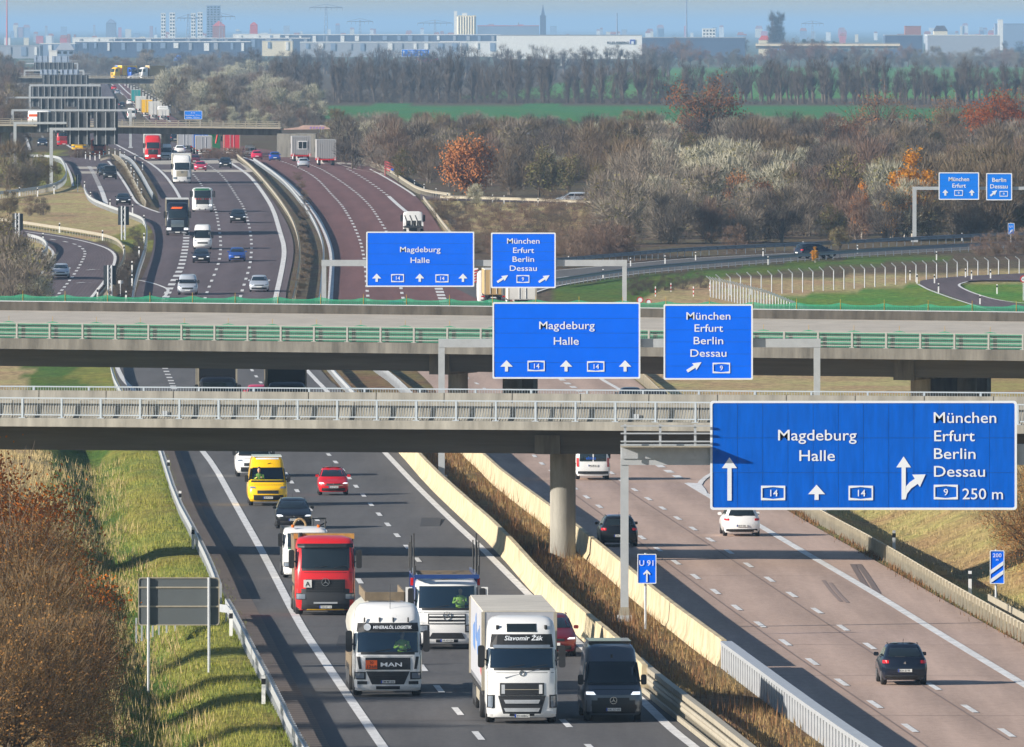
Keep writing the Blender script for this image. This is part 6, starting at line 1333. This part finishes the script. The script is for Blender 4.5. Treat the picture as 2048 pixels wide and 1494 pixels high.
# --- woods between the right ramp and the green field
wood_rows = [(490, 1250, 2080, 6.5), (476, 1230, 2080, 7), (462, 1225, 2080, 7.5), (446, 1235, 2080, 7.5), (430, 1240, 2080, 7.5), (415, 1240, 2080, 7.5), (398, 1250, 2080, 7.5), (388, 1000, 2080, 6.8), (374, 880, 2080, 7), (361, 800, 2080, 7), (348, 775, 2080, 6.8), (336, 700, 2080, 6.5), (324, 680, 2080, 6.2), (313, 670, 2080, 6), (302, 660, 2080, 5.6), (292, 660, 2080, 5), (283, 680, 2080, 4.4), (274, 650, 2080, 3.8)]
cnt = 0
for y, x0, x1, h in wood_rows:
    s = (y - YH) / 22.0; x = x0 + vr.uniform(0, 30)
    while x < x1:
        yy = y + vr.uniform(-5, 5) * (1 if y > 350 else .5); hh = h * vr.uniform(.72, 1.18); u = vr.random(); yy = min(yy, 488 - (x - 1250) * .013) if y > 480 else yy
        wh = 'front rows by the ramp' if y > 420 else 'middle rows' if y > 330 else 'back rows near the field'
        pale = (1240 < x < 1640 and 370 < y < 480 and u < .5) or (u < .07) or (x < 760 and y > 300 and u < .45)
        if pale: add('shrub', PP, x, yy, hh * .85, 'willow_shrub', 'pale silvery willow shrub in the woods, ' + wh, 'willow shrubs in the woods')
        elif u < .22: add('shrub', PO, x, yy, hh * .8, 'leafy_shrub', 'olive shrub in the woods, ' + wh, 'olive shrubs in the woods')
        else: add('tree', PB, x, yy, hh, 'bare_tree', 'bare tree of the woods, ' + wh, 'bare trees in the woods')
        cnt += 1; x += s * 4.4 * vr.uniform(.75, 1.25)
# trees that stand out
for px, py, h, k, lb in ((1412, 322, 12.5, 0, 'large spreading oak with rusty crown, left of the tall oaks against the field'), (1760, 330, 11, 2, 'dark branched oak with few leaves in front of the green field'), (1900, 322, 10, 2, 'thin crowned oak next to the orange oak at the right'), (1995, 335, 11, 1, 'orange brown oak near the right picture edge'), (1690, 345, 8, 0, 'rusty oak left of the dark branched oak'), (2050, 330, 12, 2, 'bare oak cut by the right picture edge')):
    add('oak', [PK[k]], px, py, h, 'oak_tree', lb, None, 10)
add('birch', PY, 1822, 474, 9.4, 'birch_tree', 'golden yellow birch left of the overhead signs', None, 8); add('birch', PY, 1786, 480, 5.4, 'birch_tree', 'smaller golden birch below the tall golden one', None, 8)
add('birch', PY, 1722, 478, 6.2, 'birch_tree', 'sparse yellow young tree left of the golden birch', None, 8, .7); add('tree', PBE, 1523, 470, 6.0, 'small_tree', 'small orange tree between pale willow shrubs', None, 7, .6); add('tree', PBE, 1478, 450, 6.0, 'small_tree', 'narrow rusty tree left of the pale willow shrubs', None, 7, .6)
add('beech', PBE, 936, 392, 7.4, 'beech_tree', 'round orange beech standing out from the bare woods', None, 7); add('tree', PBE, 945, 335, 5.2, 'small_tree', 'slim orange tree behind the round orange beech', None, 7, .5)
add('shrub', [PL[2]], 1470, 503, 2.8, 'small_shrub', 'low rusty shrub beside the far guardrail of the ramp', None, 6); add('shrub', PO, 1680, 499, 2.4, 'small_shrub', 'low olive shrub behind the dark car on the ramp', None)
add('shrub', PY, 1630, 524, 1.6, 'small_shrub', 'tiny yellowish bush in front of the ramp guardrail', None, 8); add('shrub', PP, 700, 312, 5.2, 'willow_shrub', 'pale rounded shrub right of the graffiti abutment', None); add('shrub', PP, 955, 412, 2.6, 'small_shrub', 'pale low shrub below the pale guardrail', None)
for i in range(22):
    add('birch', PBI, 770 + i * 9 + rv() * 5, 318 + rv() * 9, 5.5 * vr.uniform(.8, 1.2), 'young_birch', 'slim white-stemmed young birch left of the beech', 'young birches', 7)
# brush on the slope between the upper ramp and the right ramp
for y in (425, 440, 456, 472, 490, 510):
    x = 890 + (y - 425) * .6 + rv() * 10
    while x < 1240:
        add('shrub', PL, x, y + rv() * 5, vr.uniform(1.6, 2.6), 'brush', 'low dark brush on the slope below the pale guardrail', 'brush on the slope', sxy=1.5); x += 46 * vr.uniform(.8, 1.3)
for i in range(9): add('shrub', [PL[2]], 1125 + i * 16, 512 + rv() * 5, vr.uniform(2.6, 3.6), 'brush', 'reddish brush behind the exit sign beside the ramp', 'reddish brush', sxy=1.1)
for x, y, h in ((1960, 512, 2.2), (1990, 510, 2.4), (2020, 508, 2.4), (2046, 507, 2.6)): add('shrub', [PL[2]], x, y, h, 'brush', 'reddish brush before the ramp at the right edge', 'reddish brush at the right edge')
for x, y in ((1280, 580), (1300, 585), (1330, 580), (1365, 578), (1400, 575), (1265, 590)): add('shrub', [PL[0]], x, y, 1.3, 'brush', 'low dark brush on the meadow before the ramp', 'brush on the meadow', sxy=1.6)
# --- tree belt in front of the upper field
x = 545
while x < 2090:
    for row in range(2):
        h = vr.uniform(8.5, 12.5) if x < 1340 else vr.uniform(6, 12.5); u = vr.random()
        add('tree', PT, x + rv() * 8, 201 + (x - 545) * .004 + rv() * 2 - row * 6, h, 'belt_tree', 'bare dark tree in the belt before the upper green field', 'trees of the belt', 10)
    x += (20 if x < 1340 else 17) * vr.uniform(.5, 1.5)
x = 530
while x < 2090:
    add('shrub', [PL[0]], x, 204 + (x - 545) * .004, vr.uniform(2.4, 3.8) if x < 1400 else vr.uniform(1.0, 2.2), 'belt_shade_brush', 'dark brush added as shade at the foot of the belt', 'brush added as shade under the belt', sxy=1.3); x += 20 * vr.uniform(.7, 1.2)  # dark shrubs added to stand in for the shadow under the belt trees
# --- bushes between the far lanes and the belt
for y, x0, x1 in ((256, 400, 640), (246, 395, 650), (236, 372, 650), (226, 352, 650), (216, 338, 600), (206, 325, 590), (197, 312, 560), (188, 302, 560), (178, 300, 560), (168, 360, 560), (158, 380, 560)):
    x = x0 + rv() * 8
    while x < x1:
        u = vr.random(); hh = vr.uniform(5, 8.5) if y < 240 else vr.uniform(3, 5)
        if u < .45: add('shrub', PP, x, y + rv() * 3, hh, 'willow_shrub', 'pale willow shrub beside the far lanes', 'willow shrubs by the far lanes')
        else: add('tree', PB, x, y + rv() * 3, hh, 'bare_tree', 'bare tree in the thicket beside the far lanes', 'thicket by the far lanes')
        x += 30 * vr.uniform(.7, 1.3)
# --- far belts
x = 480
while x < 1340:
    add('tree', PT, x, 152 + rv() * 5, vr.uniform(8, 13), 'far_tree', 'bare tree before the long warehouses', 'trees before the warehouses', 10, 1.3); x += 15 * vr.uniform(.7, 1.4)
x = 1290
while x < 2090:
    c = x < 1850; add('tree', [PB[2], PB[3], PK[0]] if c else PB, x, 134 + rv() * 1.5, vr.uniform(6, 9) if c else vr.uniform(7, 11), 'far_shrub', 'brownish tree beyond the upper green field' if c else 'grey tree beyond the upper green field at the right', 'trees beyond the upper field', 6.3); x += 17 * vr.uniform(.7, 1.3)
x = 150
while x < 480:
    add('tree', PB, x, 148 + rv() * 6, vr.uniform(6, 10), 'far_shrub', 'bare tree beyond the distant bridge', 'trees beyond the distant bridge', 6, 1.2); x += 17 * vr.uniform(.7, 1.3)
for y, h in ((300, 6.5), (270, 8), (240, 9), (215, 9), (190, 9), (170, 10), (155, 10)):
    for i in range(4 if y > 230 else 6): add('tree', PB, -10 + i * 15 + rv() * 6, y + rv() * 5, h * vr.uniform(.7, 1.1) * (1 if i < 3 else .6), 'bare_tree', 'bare tree at the left edge behind the sign gantries', 'trees at the left edge')
# --- left side, middle distance
for px, py, h, P_, lb in ((15, 384, 6.2, PB, 'bare tree at the left edge below the gantry post'), (45, 384, 5.6, PB, 'bare tree second from the left edge below the gantry post'), (72, 378, 4.6, PO, 'olive bush right of the bare trees below the gantry'), (95, 372, 3.6, PO, 'small olive bush beside the gantry post'), (20, 430, 2.6, PB, 'low bush on the dry grass at the left'), (60, 432, 2.2, PB, 'second low bush on the dry grass'), (85, 430, 2.0, PB, 'third low bush on the dry grass'),
                          (10, 600, 7.0, PO, 'tall olive bush at the left edge before the loop road'), (40, 612, 6.6, PB, 'grey bare bush before the loop road'), (62, 606, 5.0, PP, 'pale twiggy bush beside the loop road'), (22, 640, 5.5, PB, 'grey bush just behind the middle bridge at the left'), (70, 640, 3.6, PP, 'low pale bush just behind the middle bridge'), (0, 560, 6.0, PO, 'olive bush furthest up at the left edge')):
    add('bush', P_, px, py, h, 'bush', lb, 'bushes at the left')
for i in range(7): add('shrub', [PL[2]], 412 + i * 12, 317 + rv() * 2, 1.7, 'brush', 'reddish dry brush on the crest between the roads', 'brush on the crest', sxy=1.3)
for i in range(4): add('shrub', [PL[2]], 150 + i * 8, 316, 1.6, 'brush', 'reddish dry brush behind the ramp tip', 'brush behind the ramp tip', sxy=1.2)
for i in range(16): add('shrub', [PL[1]], 604 + math.sin(i * 7) * 6 + (i - 8) ** 2 * -.28 + 8, 360 + i * 15.5, vr.uniform(.7, 1.1), 'brush', 'dry weeds between the median guardrails', 'median brush', sxy=1.5)
for i in range(14): add('shrub', [PL[1]], 236 + i * 4.4, 330 + i * 6.4, vr.uniform(.6, 1.0), 'brush', 'dry weeds on the verge between ramp and main road', 'verge brush', sxy=1.5)
for i in range(14): add('shrub', [PL[0]], 270 + math.sin(i * .5) * 16 - i * 1.5, 478 + i * 9, vr.uniform(.7, 1.3), 'brush', 'dark weeds between the loop road and the main road', 'weeds by the loop road', sxy=1.6)
# --- near trees at the left
vr.seed(5)
t_near = tw('twig_near', 116, 96, 70, .1); l_near = tw('leaf_near', 178, 100, 34, .12); l_near2 = tw('leaf_withered', 150, 108, 62, .12)
NK = tree_proto(8.2, 4.2, 1.4, [t_near, l_near], 7000, .5, .02, 20000, .075, 90, trunk_r=.2, flat=1.0, wisp=.7, lfrac=.6)
NB_ = tree_proto(7.5, 4.2, .4, [t_near, l_near2], 15000, .55, .02, 14000, .055, 100, trunk_r=.16, flat=1.15, wisp=.5, multi=4)
NC_ = tree_proto(5, 3.2, .1, [t_near, l_near2], 13000, .5, .02, 8000, .05, 80, trunk_r=.1, flat=1.3, wisp=.4, multi=5)
NO_ = tree_proto(5, 2.8, .6, [t_near, l_near], 6000, .5, .02, 9000, .065, 60, trunk_r=.1, flat=1.1, wisp=.5, multi=3, lfrac=.4)
def near(lb, proto, X, d, s, name='oak_tree', cat='oak'): return plant(name, lb, cat, None, proto, (X, d, gz(X, d) - .1), s, rz=vr.uniform(0, 6))
near('autumn oak with orange brown leaves at the left edge, farthest of the trees there', NK, -20.9, 550, .92); near('large bare tree with withered leaves filling the lower left corner', NB_, -18.4, 508, .86); near('thick twiggy bush at the very bottom left corner', NC_, -15.2, 470, .8, 'bush', 'bush'); near('bush with orange leaves left of the big sign back', NO_, -16.7, 512, .86, 'bush', 'bush'); near('bare shrub behind the oak at the far left', NB_, -21.2, 525, .8, 'bush', 'bush'); near('low twiggy bush left of the bottom left corner', NC_, -17.0, 486, .95, 'bush', 'bush'); near('twiggy bush cut by the bottom edge at the left', NC_, -16.6, 462, .9, 'bush', 'bush')
near('dark bare bush at the right edge below the big sign', NB_, 24.2, 645, .62, 'bush', 'bush'); near('bare bush cut by the right edge behind the distance sign', NB_, 26.6, 640, .7, 'bush', 'bush')
# --- grasses
def tufts(name, label, m, spots, h0, h1, w_, n, lean=.35):
    V = []; Fc = []
    for X, d in spots:
        z = gz(X, d)
        for _ in range(n):
            x, y = X + vr.gauss(0, .22), d + vr.gauss(0, .5); h = vr.uniform(h0, h1); a = vr.uniform(0, math.pi); k = len(V); ca, sa = math.cos(a) * w_, math.sin(a) * w_
            V += [(x - ca, y - sa, z - .03), (x + ca, y + sa, z - .03), (x + rv() * h * lean, y + rv() * h * lean, z + h)]; Fc.append((k, k + 1, k + 2))
    me = bpy.data.meshes.new(name); me.from_pydata(V, [], Fc); me.materials.append(m); o = link(bpy.data.objects.new(name, me)); tag(o, label, 'grass', kind='stuff')
m_gdry = mat('grass_dry', S(176, 156, 112), .9, spec=.1); m_ggr = mat('grass_green', S(108, 118, 48), .9, spec=.1); m_gweed = mat('weed_brown', S(122, 90, 62), .9, spec=.1); m_gyel = mat('grass_yellowish', S(150, 146, 74), .9, spec=.1)
def spots(n, d0, d1, fx):
    out_ = []
    while len(out_) < n:
        d = d0 * (d1 / d0) ** vr.random(); X = fx(d)
        if X is not None and mnoise.noise((X * .35, d * .07, 2)) > -.25 + vr.uniform(-.3, .3): out_.append((X, d))
    return out_
tufts('dry_grass', 'pale dry grass on the bank at the left', m_gdry, spots(6500, 470, 860, lambda d: lin(WAL, d) - vr.uniform(7, 17)), .12, .45, .015, 9)
tufts('green_grass', 'green grass along the left verge and ditch', m_ggr, spots(3200, 470, 860, lambda d: lin(WAL, d) - vr.uniform(.9, 7.5)), .05, .18, .014, 9)
tufts('yellow_grass', 'yellowish grass along the left guardrail', m_gyel, spots(3000, 470, 860, lambda d: lin(WAL, d) - vr.uniform(.7, 5)), .06, .24, .013, 8)
tufts('dry_tufts', 'dry blond tufts scattered along the left ditch', m_gdry, spots(1500, 470, 860, lambda d: lin(WAL, d) - vr.uniform(2.5, 8)), .2, .6, .018, 6)
tufts('verge_weeds', 'low weeds under the left guardrail', m_ggr, spots(900, 470, 860, lambda d: lin(WAL, d) - vr.uniform(.0, .35)), .06, .2, .02, 6)
tufts('median_grass', 'dry grass between the concrete barriers', mat('grass_median', S(148, 124, 84), .9, spec=.1), spots(1900, 465, 860, lambda d: lin(WAR, d) + (lin(WBL, d) - lin(WAR, d)) * vr.uniform(.2, .82)), .08, .35, .018, 6)
tufts('median_weeds', 'tall brown weeds between the concrete barriers', m_gweed, spots(420, 465, 860, lambda d: lin(WAR, d) + (lin(WBL, d) - lin(WAR, d)) * vr.uniform(.2, .75)), .25, .95, .018, 5, .2)
tufts('bank_grass', 'dry grass on the bank at the right', m_gdry, spots(6500, 520, 1000, lambda d: lin(WBR, d) + vr.uniform(.8, 22)), .06, .28, .015, 8)
tufts('bank_weeds', 'brown weeds under the right guardrail', m_gweed, spots(1500, 480, 1000, lambda d: lin(WBR, d) + vr.uniform(.1, .9)), .1, .35, .02, 5)
# ================================================================ FAR BUILDINGS
def bmat(n, r, g, b): return mat('facade_' + n, S(r, g, b), .7, noise=(.05, .06))
f_wht, f_blu, f_dbl, f_gry, f_brk, f_cream, f_red = bmat('white', 226, 226, 222), bmat('bluegrey', 120, 140, 165), bmat('darkblue', 62, 78, 104), bmat('grey', 150, 156, 165), bmat('brick', 150, 96, 80), bmat('cream', 222, 210, 180), bmat('red', 190, 80, 70)
def block(label, x0, x1, y0, y1, D, m, dep=None, name='building', roof=None, win=None, group='buildings of the far city', pitched=None, wm=None):
    """box building placed by its photo extent at distance D"""
    k = D / F; o = empty(name, (sx((x0 + x1) / 2, D), D, zr(D) - .3)); tag(o, label, 'building', group); h = (x1 - x0) / 2 * k; z0, z1 = -1, sz(y0, D) - o.location.z; dep = dep or max(8, h)
    MB().box(-h, h, 0, dep, z0, z1).build('wall', m, o)
    if pitched is not None: MB().loft([[(-h - .3, -.3, z1), (h + .3, -.3, z1), (h + .3, dep + .3, z1), (-h - .3, dep + .3, z1)], [(-h * pitched, dep / 2 - .1, z1 + h * .8), (h * pitched, dep / 2 - .1, z1 + h * .8), (h * pitched, dep / 2 + .1, z1 + h * .8), (-h * pitched, dep / 2 + .1, z1 + h * .8)]]).build('roof', roof or f_brk, o)
    else: MB().box(-h - .2, h + .2, -.2, dep + .2, z1 + .003, z1 + .5).build('roof', roof or m, o)
    if win:
        nx, nz = win; zb = sz(y1, D) - o.location.z
        for i in range(nx):
            for j in range(nz):
                a = -h + 2 * h * (i + .22) / nx; b_ = -h + 2 * h * (i + .78) / nx; c = zb + (z1 - zb) * (j + .25) / nz; d = zb + (z1 - zb) * (j + .75) / nz
                MB().box(a, b_, -.12, -.02, c, d).build('window', wm or m_glass, o)
    return o, k
WH = 'long warehouses'
for i, (lb, x0, x1, y0, y1, m, D) in enumerate((('long dark blue warehouse behind the trees at the left', 150, 500, 84, 112, f_dbl, 9400), ('blue grey warehouse left of the long dark one', 80, 150, 88, 112, f_blu, 9300), ('low pale hall at the left edge of the skyline', 0, 80, 92, 114, f_gry, 9200), ('white topped warehouse behind the dark blue one', 145, 232, 76, 100, f_wht, 10400), ('wide dark warehouse with white roof edge', 230, 620, 77, 100, f_dbl, 10200), ('white storage hall above the dark warehouse', 466, 560, 69, 90, f_wht, 11400), ('dark blue warehouse in the middle of the skyline', 560, 1000, 70, 88, f_dbl, 11200), ('pale grey warehouse with red lines below the dark one', 600, 920, 85, 110, f_gry, 9600), ('cream hall left of the pale grey warehouse', 524, 585, 82, 100, f_cream, 9900), ('white hall left of the factory hall', 880, 1000, 84, 105, f_wht, 9700))):
    o, k = block(lb, x0, x1, y0, y1, D, m, 60, 'warehouse', f_wht if 'white' in lb or 'dark' in lb else f_gry, group=WH)
    h = (x1 - x0) / 2 * k; zt = sz(y0, D) - o.location.z; n = max(2, int((x1 - x0) / 26))
    for j in range(n): a = -h + 2 * h * (j + .3 + .3 * vr.random()) / n; MB().box(a, a + 2.2 * vr.uniform(.6, 1.8), -.5, -.02, zt - vr.uniform(4, 6.5), zt - .6).build('facade_panel', vr.choice([f_wht, f_gry, f_blu]), o)
o, k = block('long white factory hall with dark lettering and a blue square', 993, 1284, 71, 95, 9000, f_wht, 60, 'factory_hall', f_gry, group=WH)
X_ = lambda px: sx(px, 9000) - o.location.x
Z_ = lambda py: sz(py, 9000) - o.location.z
text('KLEUSBERG', (X_(1236), -.4, Z_(88)), 5 * k, m_blk, o, width=44 * k, bold=.05); MB().box(X_(1260), X_(1270), -.4, -.05, Z_(88), Z_(79)).build('logo_square', m_pblue, o); MB().box(X_(1262.5), X_(1267.5), -.6, -.45, Z_(88), Z_(82.5)).build('logo_gate', m_sw, o)
block('dark low hall right of the factory hall', 1284, 1345, 76, 92, 9000, f_dbl, 50, 'factory_hall', f_gry, group=WH); block('dark low hall behind the woods at the right', 1345, 1490, 76, 90, 9300, f_dbl, 50, 'factory_hall', f_gry, group=WH)
block('pale hall right of the viaduct', 1855, 2000, 71, 84, 9800, f_gry, 50, 'factory_hall', f_wht, group=WH); block('dark green hall with white panels right of the viaduct', 1770, 1845, 71, 86, 9600, f_dbl, 40, 'factory_hall', f_gry, group=WH)
DC = 13500
block('grey blue high-rise tower on the skyline', 413, 440, 12, 80, DC, f_blu, 20, win=(4, 14)); 
for x0, x1, y0, lb in ((322, 331, 27, 'left white tower block of the group on the skyline'), (339, 350, 26, 'second white tower block of the group on the skyline'), (382, 391, 27, 'white tower block left of the high-rise'), (395, 405, 25, 'slim white tower block beside the high-rise')): block(lb, x0, x1, y0, 80, DC, f_wht, 12, win=(2, 8))
o, k = block('cream grain silo with a taller stair tower', 914, 952, 32, 66, 12000, f_cream, 20, 'grain_silo', win=None)
for i in range(7): x = sx(917 + i * 5.2, 12000) - o.location.x; MB().bar((x, -.3, 0), (x, -.3, sz(33, 12000) - o.location.z), 1.1, 10).build('silo_cell', f_cream, o, 60)
MB().box(sx(908, 12000) - o.location.x, sx(914.5, 12000) - o.location.x, -.2, 8, 0, sz(22, 12000) - o.location.z).build('stair_tower', f_wht, o); MB().box(sx(924, 12000) - o.location.x, sx(934, 12000) - o.location.x, 1, 7, sz(32, 12000) - o.location.z, sz(26, 12000) - o.location.z).build('roof_house', f_wht, o)
o, k = block('dark church with a very tall spire', 1080, 1092, 32, 62, DC, bmat('slate', 74, 90, 116), 6, 'church'); h = 4.0 * k
MB().loft([[(-h, 1, sz(32, DC) - o.location.z), (h, 1, sz(32, DC) - o.location.z), (h, 5, sz(32, DC) - o.location.z), (-h, 5, sz(32, DC) - o.location.z)], [(-.15, 2.9, sz(9, DC) - o.location.z), (.15, 2.9, sz(9, DC) - o.location.z), (.15, 3.1, sz(9, DC) - o.location.z), (-.15, 3.1, sz(9, DC) - o.location.z)]]).build('spire', mat('facade_slate', (.1, .1, .1)), o)
block('long low hall with red roof between silo and church', 955, 1078, 52, 70, 12600, f_blu, 30, roof=f_red); block('dark cube shaped building right of the viaduct', 1810, 1842, 53, 75, 11000, f_brk, 20); o, k = block('white building behind the poplars', 1405, 1431, 58, 78, 12000, f_wht, 12, win=(4, 3)); block('white villa with red roof by the poplars', 1518, 1540, 80, 92, 9900, f_cream, 10, roof=f_red, pitched=.5)
o, k = block('dark steep roofed hall on the right skyline', 1868, 1895, 62, 78, 11500, f_cream, 20, name='barn', pitched=.6, roof=bmat('darkroof', 70, 60, 58)); block('grey industrial plant at the right edge of the skyline', 1990, 2060, 48, 76, 12500, f_blu, 30); block('white tower of the plant at the right edge', 1996, 2006, 40, 60, 12300, f_wht, 8)
block('red roofed church hall left on the skyline', 425, 450, 52, 70, 13000, f_brk, 10, pitched=.1, roof=f_red); block('red gabled house left on the skyline', 500, 515, 50, 66, 13000, f_red, 8, pitched=.1, roof=f_red); block('domed hall at the far left', 212, 232, 46, 56, 13800, f_blu, 10, pitched=.2, roof=f_blu)
vr.seed(21)
for i in range(150):
    x = vr.uniform(-10, 2060); w_ = vr.uniform(3, 15); yb = vr.uniform(58, 84); hh = vr.uniform(4, 11); D = F * 21 / max(6, (yb + 8 - YH)) ; D = min(26000, max(10800, D)); m = vr.choice([f_wht, f_wht, f_gry, f_cream, f_blu, f_blu, f_red, f_brk])
    block('small %s house in the hazy far city' % {'facade_white': 'white', 'facade_grey': 'grey', 'facade_cream': 'cream', 'facade_bluegrey': 'bluish', 'facade_red': 'reddish', 'facade_brick': 'brick'}[m.name], x, x + w_, yb - hh, yb, D, m, 10, name='house', group='houses of the far city', pitched=.7 if vr.random() < .4 else None)
o, k = block('grey gabled house behind the topmost gantry', 112, 148, 100, 120, 6900, f_blu, 10, name='house', pitched=.5, roof=f_gry, win=(3, 2)); block('white lorry-sized shed above the topmost gantry', 98, 114, 103, 112, 6600, f_wht, 5, name='shed')
# pylons and masts
def pylon(label, px, ytop, yb, D, arms):
    o = empty('power_pylon', (sx(px, D), D, zr(D))); tag(o, label, 'pylon', 'power pylons'); H = sz(ytop, D) - o.location.z; k = D / F; M_ = MB(); w_ = H * .06
    m_p = mat('pylon_steel', S(130, 145, 165), .6)
    for a, b_ in ((-1, -1), (1, -1), (1, 1), (-1, 1)): M_.bar((a * w_, b_ * w_, 0), (a * w_ * .25, b_ * w_ * .25, H), .16, 4)
    n = 9
    for i in range(n):
        z, q = H * i / n, H * (i + 1) / n; r0, r1 = w_ * (1 - .75 * i / n), w_ * (1 - .75 * (i + 1) / n); M_.bar((-r0, -r0, z), (r1, -r1, q), .1, 3); M_.bar((r0, -r0, z), (-r1, -r1, q), .1, 3)
    M_.build('lattice', m_p, o)
    for y, hw in arms:
        z = sz(y, D) - o.location.z; A_ = MB(); A_.bar((-hw * k, 0, z), (hw * k, 0, z), .3, 4); A_.bar((-hw * k, 0, z), (0, 0, z + 2.5), .15, 4); A_.bar((hw * k, 0, z), (0, 0, z + 2.5), .15, 4)
        for t in (-1, -.66, -.33, .33, .66, 1): A_.bar((t * hw * k, 0, z), (t * hw * k, 0, z - 2.2), .15, 4)
        A_.build('cross_arm', m_p, o)
pylon('tall pylon with a wide cross arm on the left skyline', 652, 12, 80, 10500, [(15, 33)]); pylon('pylon left of the high-rise tower', 376, 28, 95, 9800, [(36, 22)]); pylon('pylon right of the high-rise tower', 442, 29, 95, 9900, [(33, 28)]); pylon('pylon between the warehouses and the silo', 720, 40, 80, 11500, [(43, 26)]); pylon('pylon left of the grain silo', 870, 40, 80, 11500, [(46, 35)]); pylon('pylon in the far city right of the poplars', 1625, 42, 75, 12500, [(47, 22)])
for px, yt, lb in ((14, -6, 'red and white lattice mast at the left edge of the skyline'), (1373, -6, 'tall thin mast right of the church'), (1234, 26, 'short mast between church and tall mast'), (1037, 45, 'chimney right of the silo')):
    o = empty('mast', (sx(px, 13000), 13000, zr(13000))); tag(o, lb, 'mast'); M_ = MB().bar((0, 0, 0), (0, 0, sz(yt, 13000) - o.location.z), 1.0, 8, .5); M_.build('tower', mat('mast_steel', S(120, 132, 155), .6) if px > 100 else f_red, o)
for px, h in ((1545, 20), (1553, 18), (1560, 20)): p = gd(px, 9500); plant('poplar_tree', 'tall bare poplar, %s of the group above the viaduct' % {1545: 'leftmost', 1553: 'middle', 1560: 'rightmost'}[px], 'poplar', 'poplars above the viaduct', PPO, p, h / 20 * 1.55, sxy=.85)
for px, h in ((1600, 6), (1610, 8), (1628, 8), (1648, 7), (1670, 7), (1690, 6), (1715, 5)): plant('conifer_tree', 'dark tree behind the viaduct', 'tree', 'dark trees behind the viaduct', PCO, gd(px, 9800), h / 7)
for px in (1775, 1785, 1795, 1810, 1490, 1215, 1228, 1240, 1300, 1330, 1360, 1385, 1410, 1440, 1460, 1950, 1980, 2010, 2040): plant('far_tree', 'hazy bare tree among the far buildings', 'tree', 'hazy trees of the skyline', vr.choice(PT), gd(px, 10300 + vr.uniform(-500, 500)), vr.uniform(.8, 1.3), sxy=1.6)
# ================================================================ labels of look-alikes: say which one, counted from the left
bpy.context.view_layer.update()
by = {}
for o in bpy.data.objects:
    if o.parent is None and 'label' in o: by.setdefault(o['label'], []).append(o)
def nth(i): return str(i) + ('th' if 10 <= i % 100 <= 20 else {1: 'st', 2: 'nd', 3: 'rd'}.get(i % 10, 'th'))
for lb, os_ in by.items():
    if len(os_) < 2: continue
    os_.sort(key=lambda o: o.matrix_world.translation.x / o.matrix_world.translation.y)
    for i, o in enumerate(os_): o['label'] = lb + ', ' + ('leftmost' if i == 0 else 'rightmost' if i == len(os_) - 1 else nth(i + 1) + ' from the left')
# ================================================================ HAZE
hz = bpy.data.materials.new('haze'); hz.use_nodes = True; nt = hz.node_tree
for n in list(nt.nodes):
    if n.type != 'OUTPUT_MATERIAL': nt.nodes.remove(n)
pv = nt.nodes.new('ShaderNodeVolumePrincipled'); pv.inputs['Density'].default_value = 5.4e-5; pv.inputs['Color'].default_value = (.43, .69, 1, 1); pv.inputs['Anisotropy'].default_value = 0
nt.links.new(pv.outputs[0], [n for n in nt.nodes if n.type == 'OUTPUT_MATERIAL'][0].inputs['Volume'])
M_ = MB().box(-95000, 95000, -40, 151000, -9, 62)
tag(M_.build('haze', hz), kind='stuff')
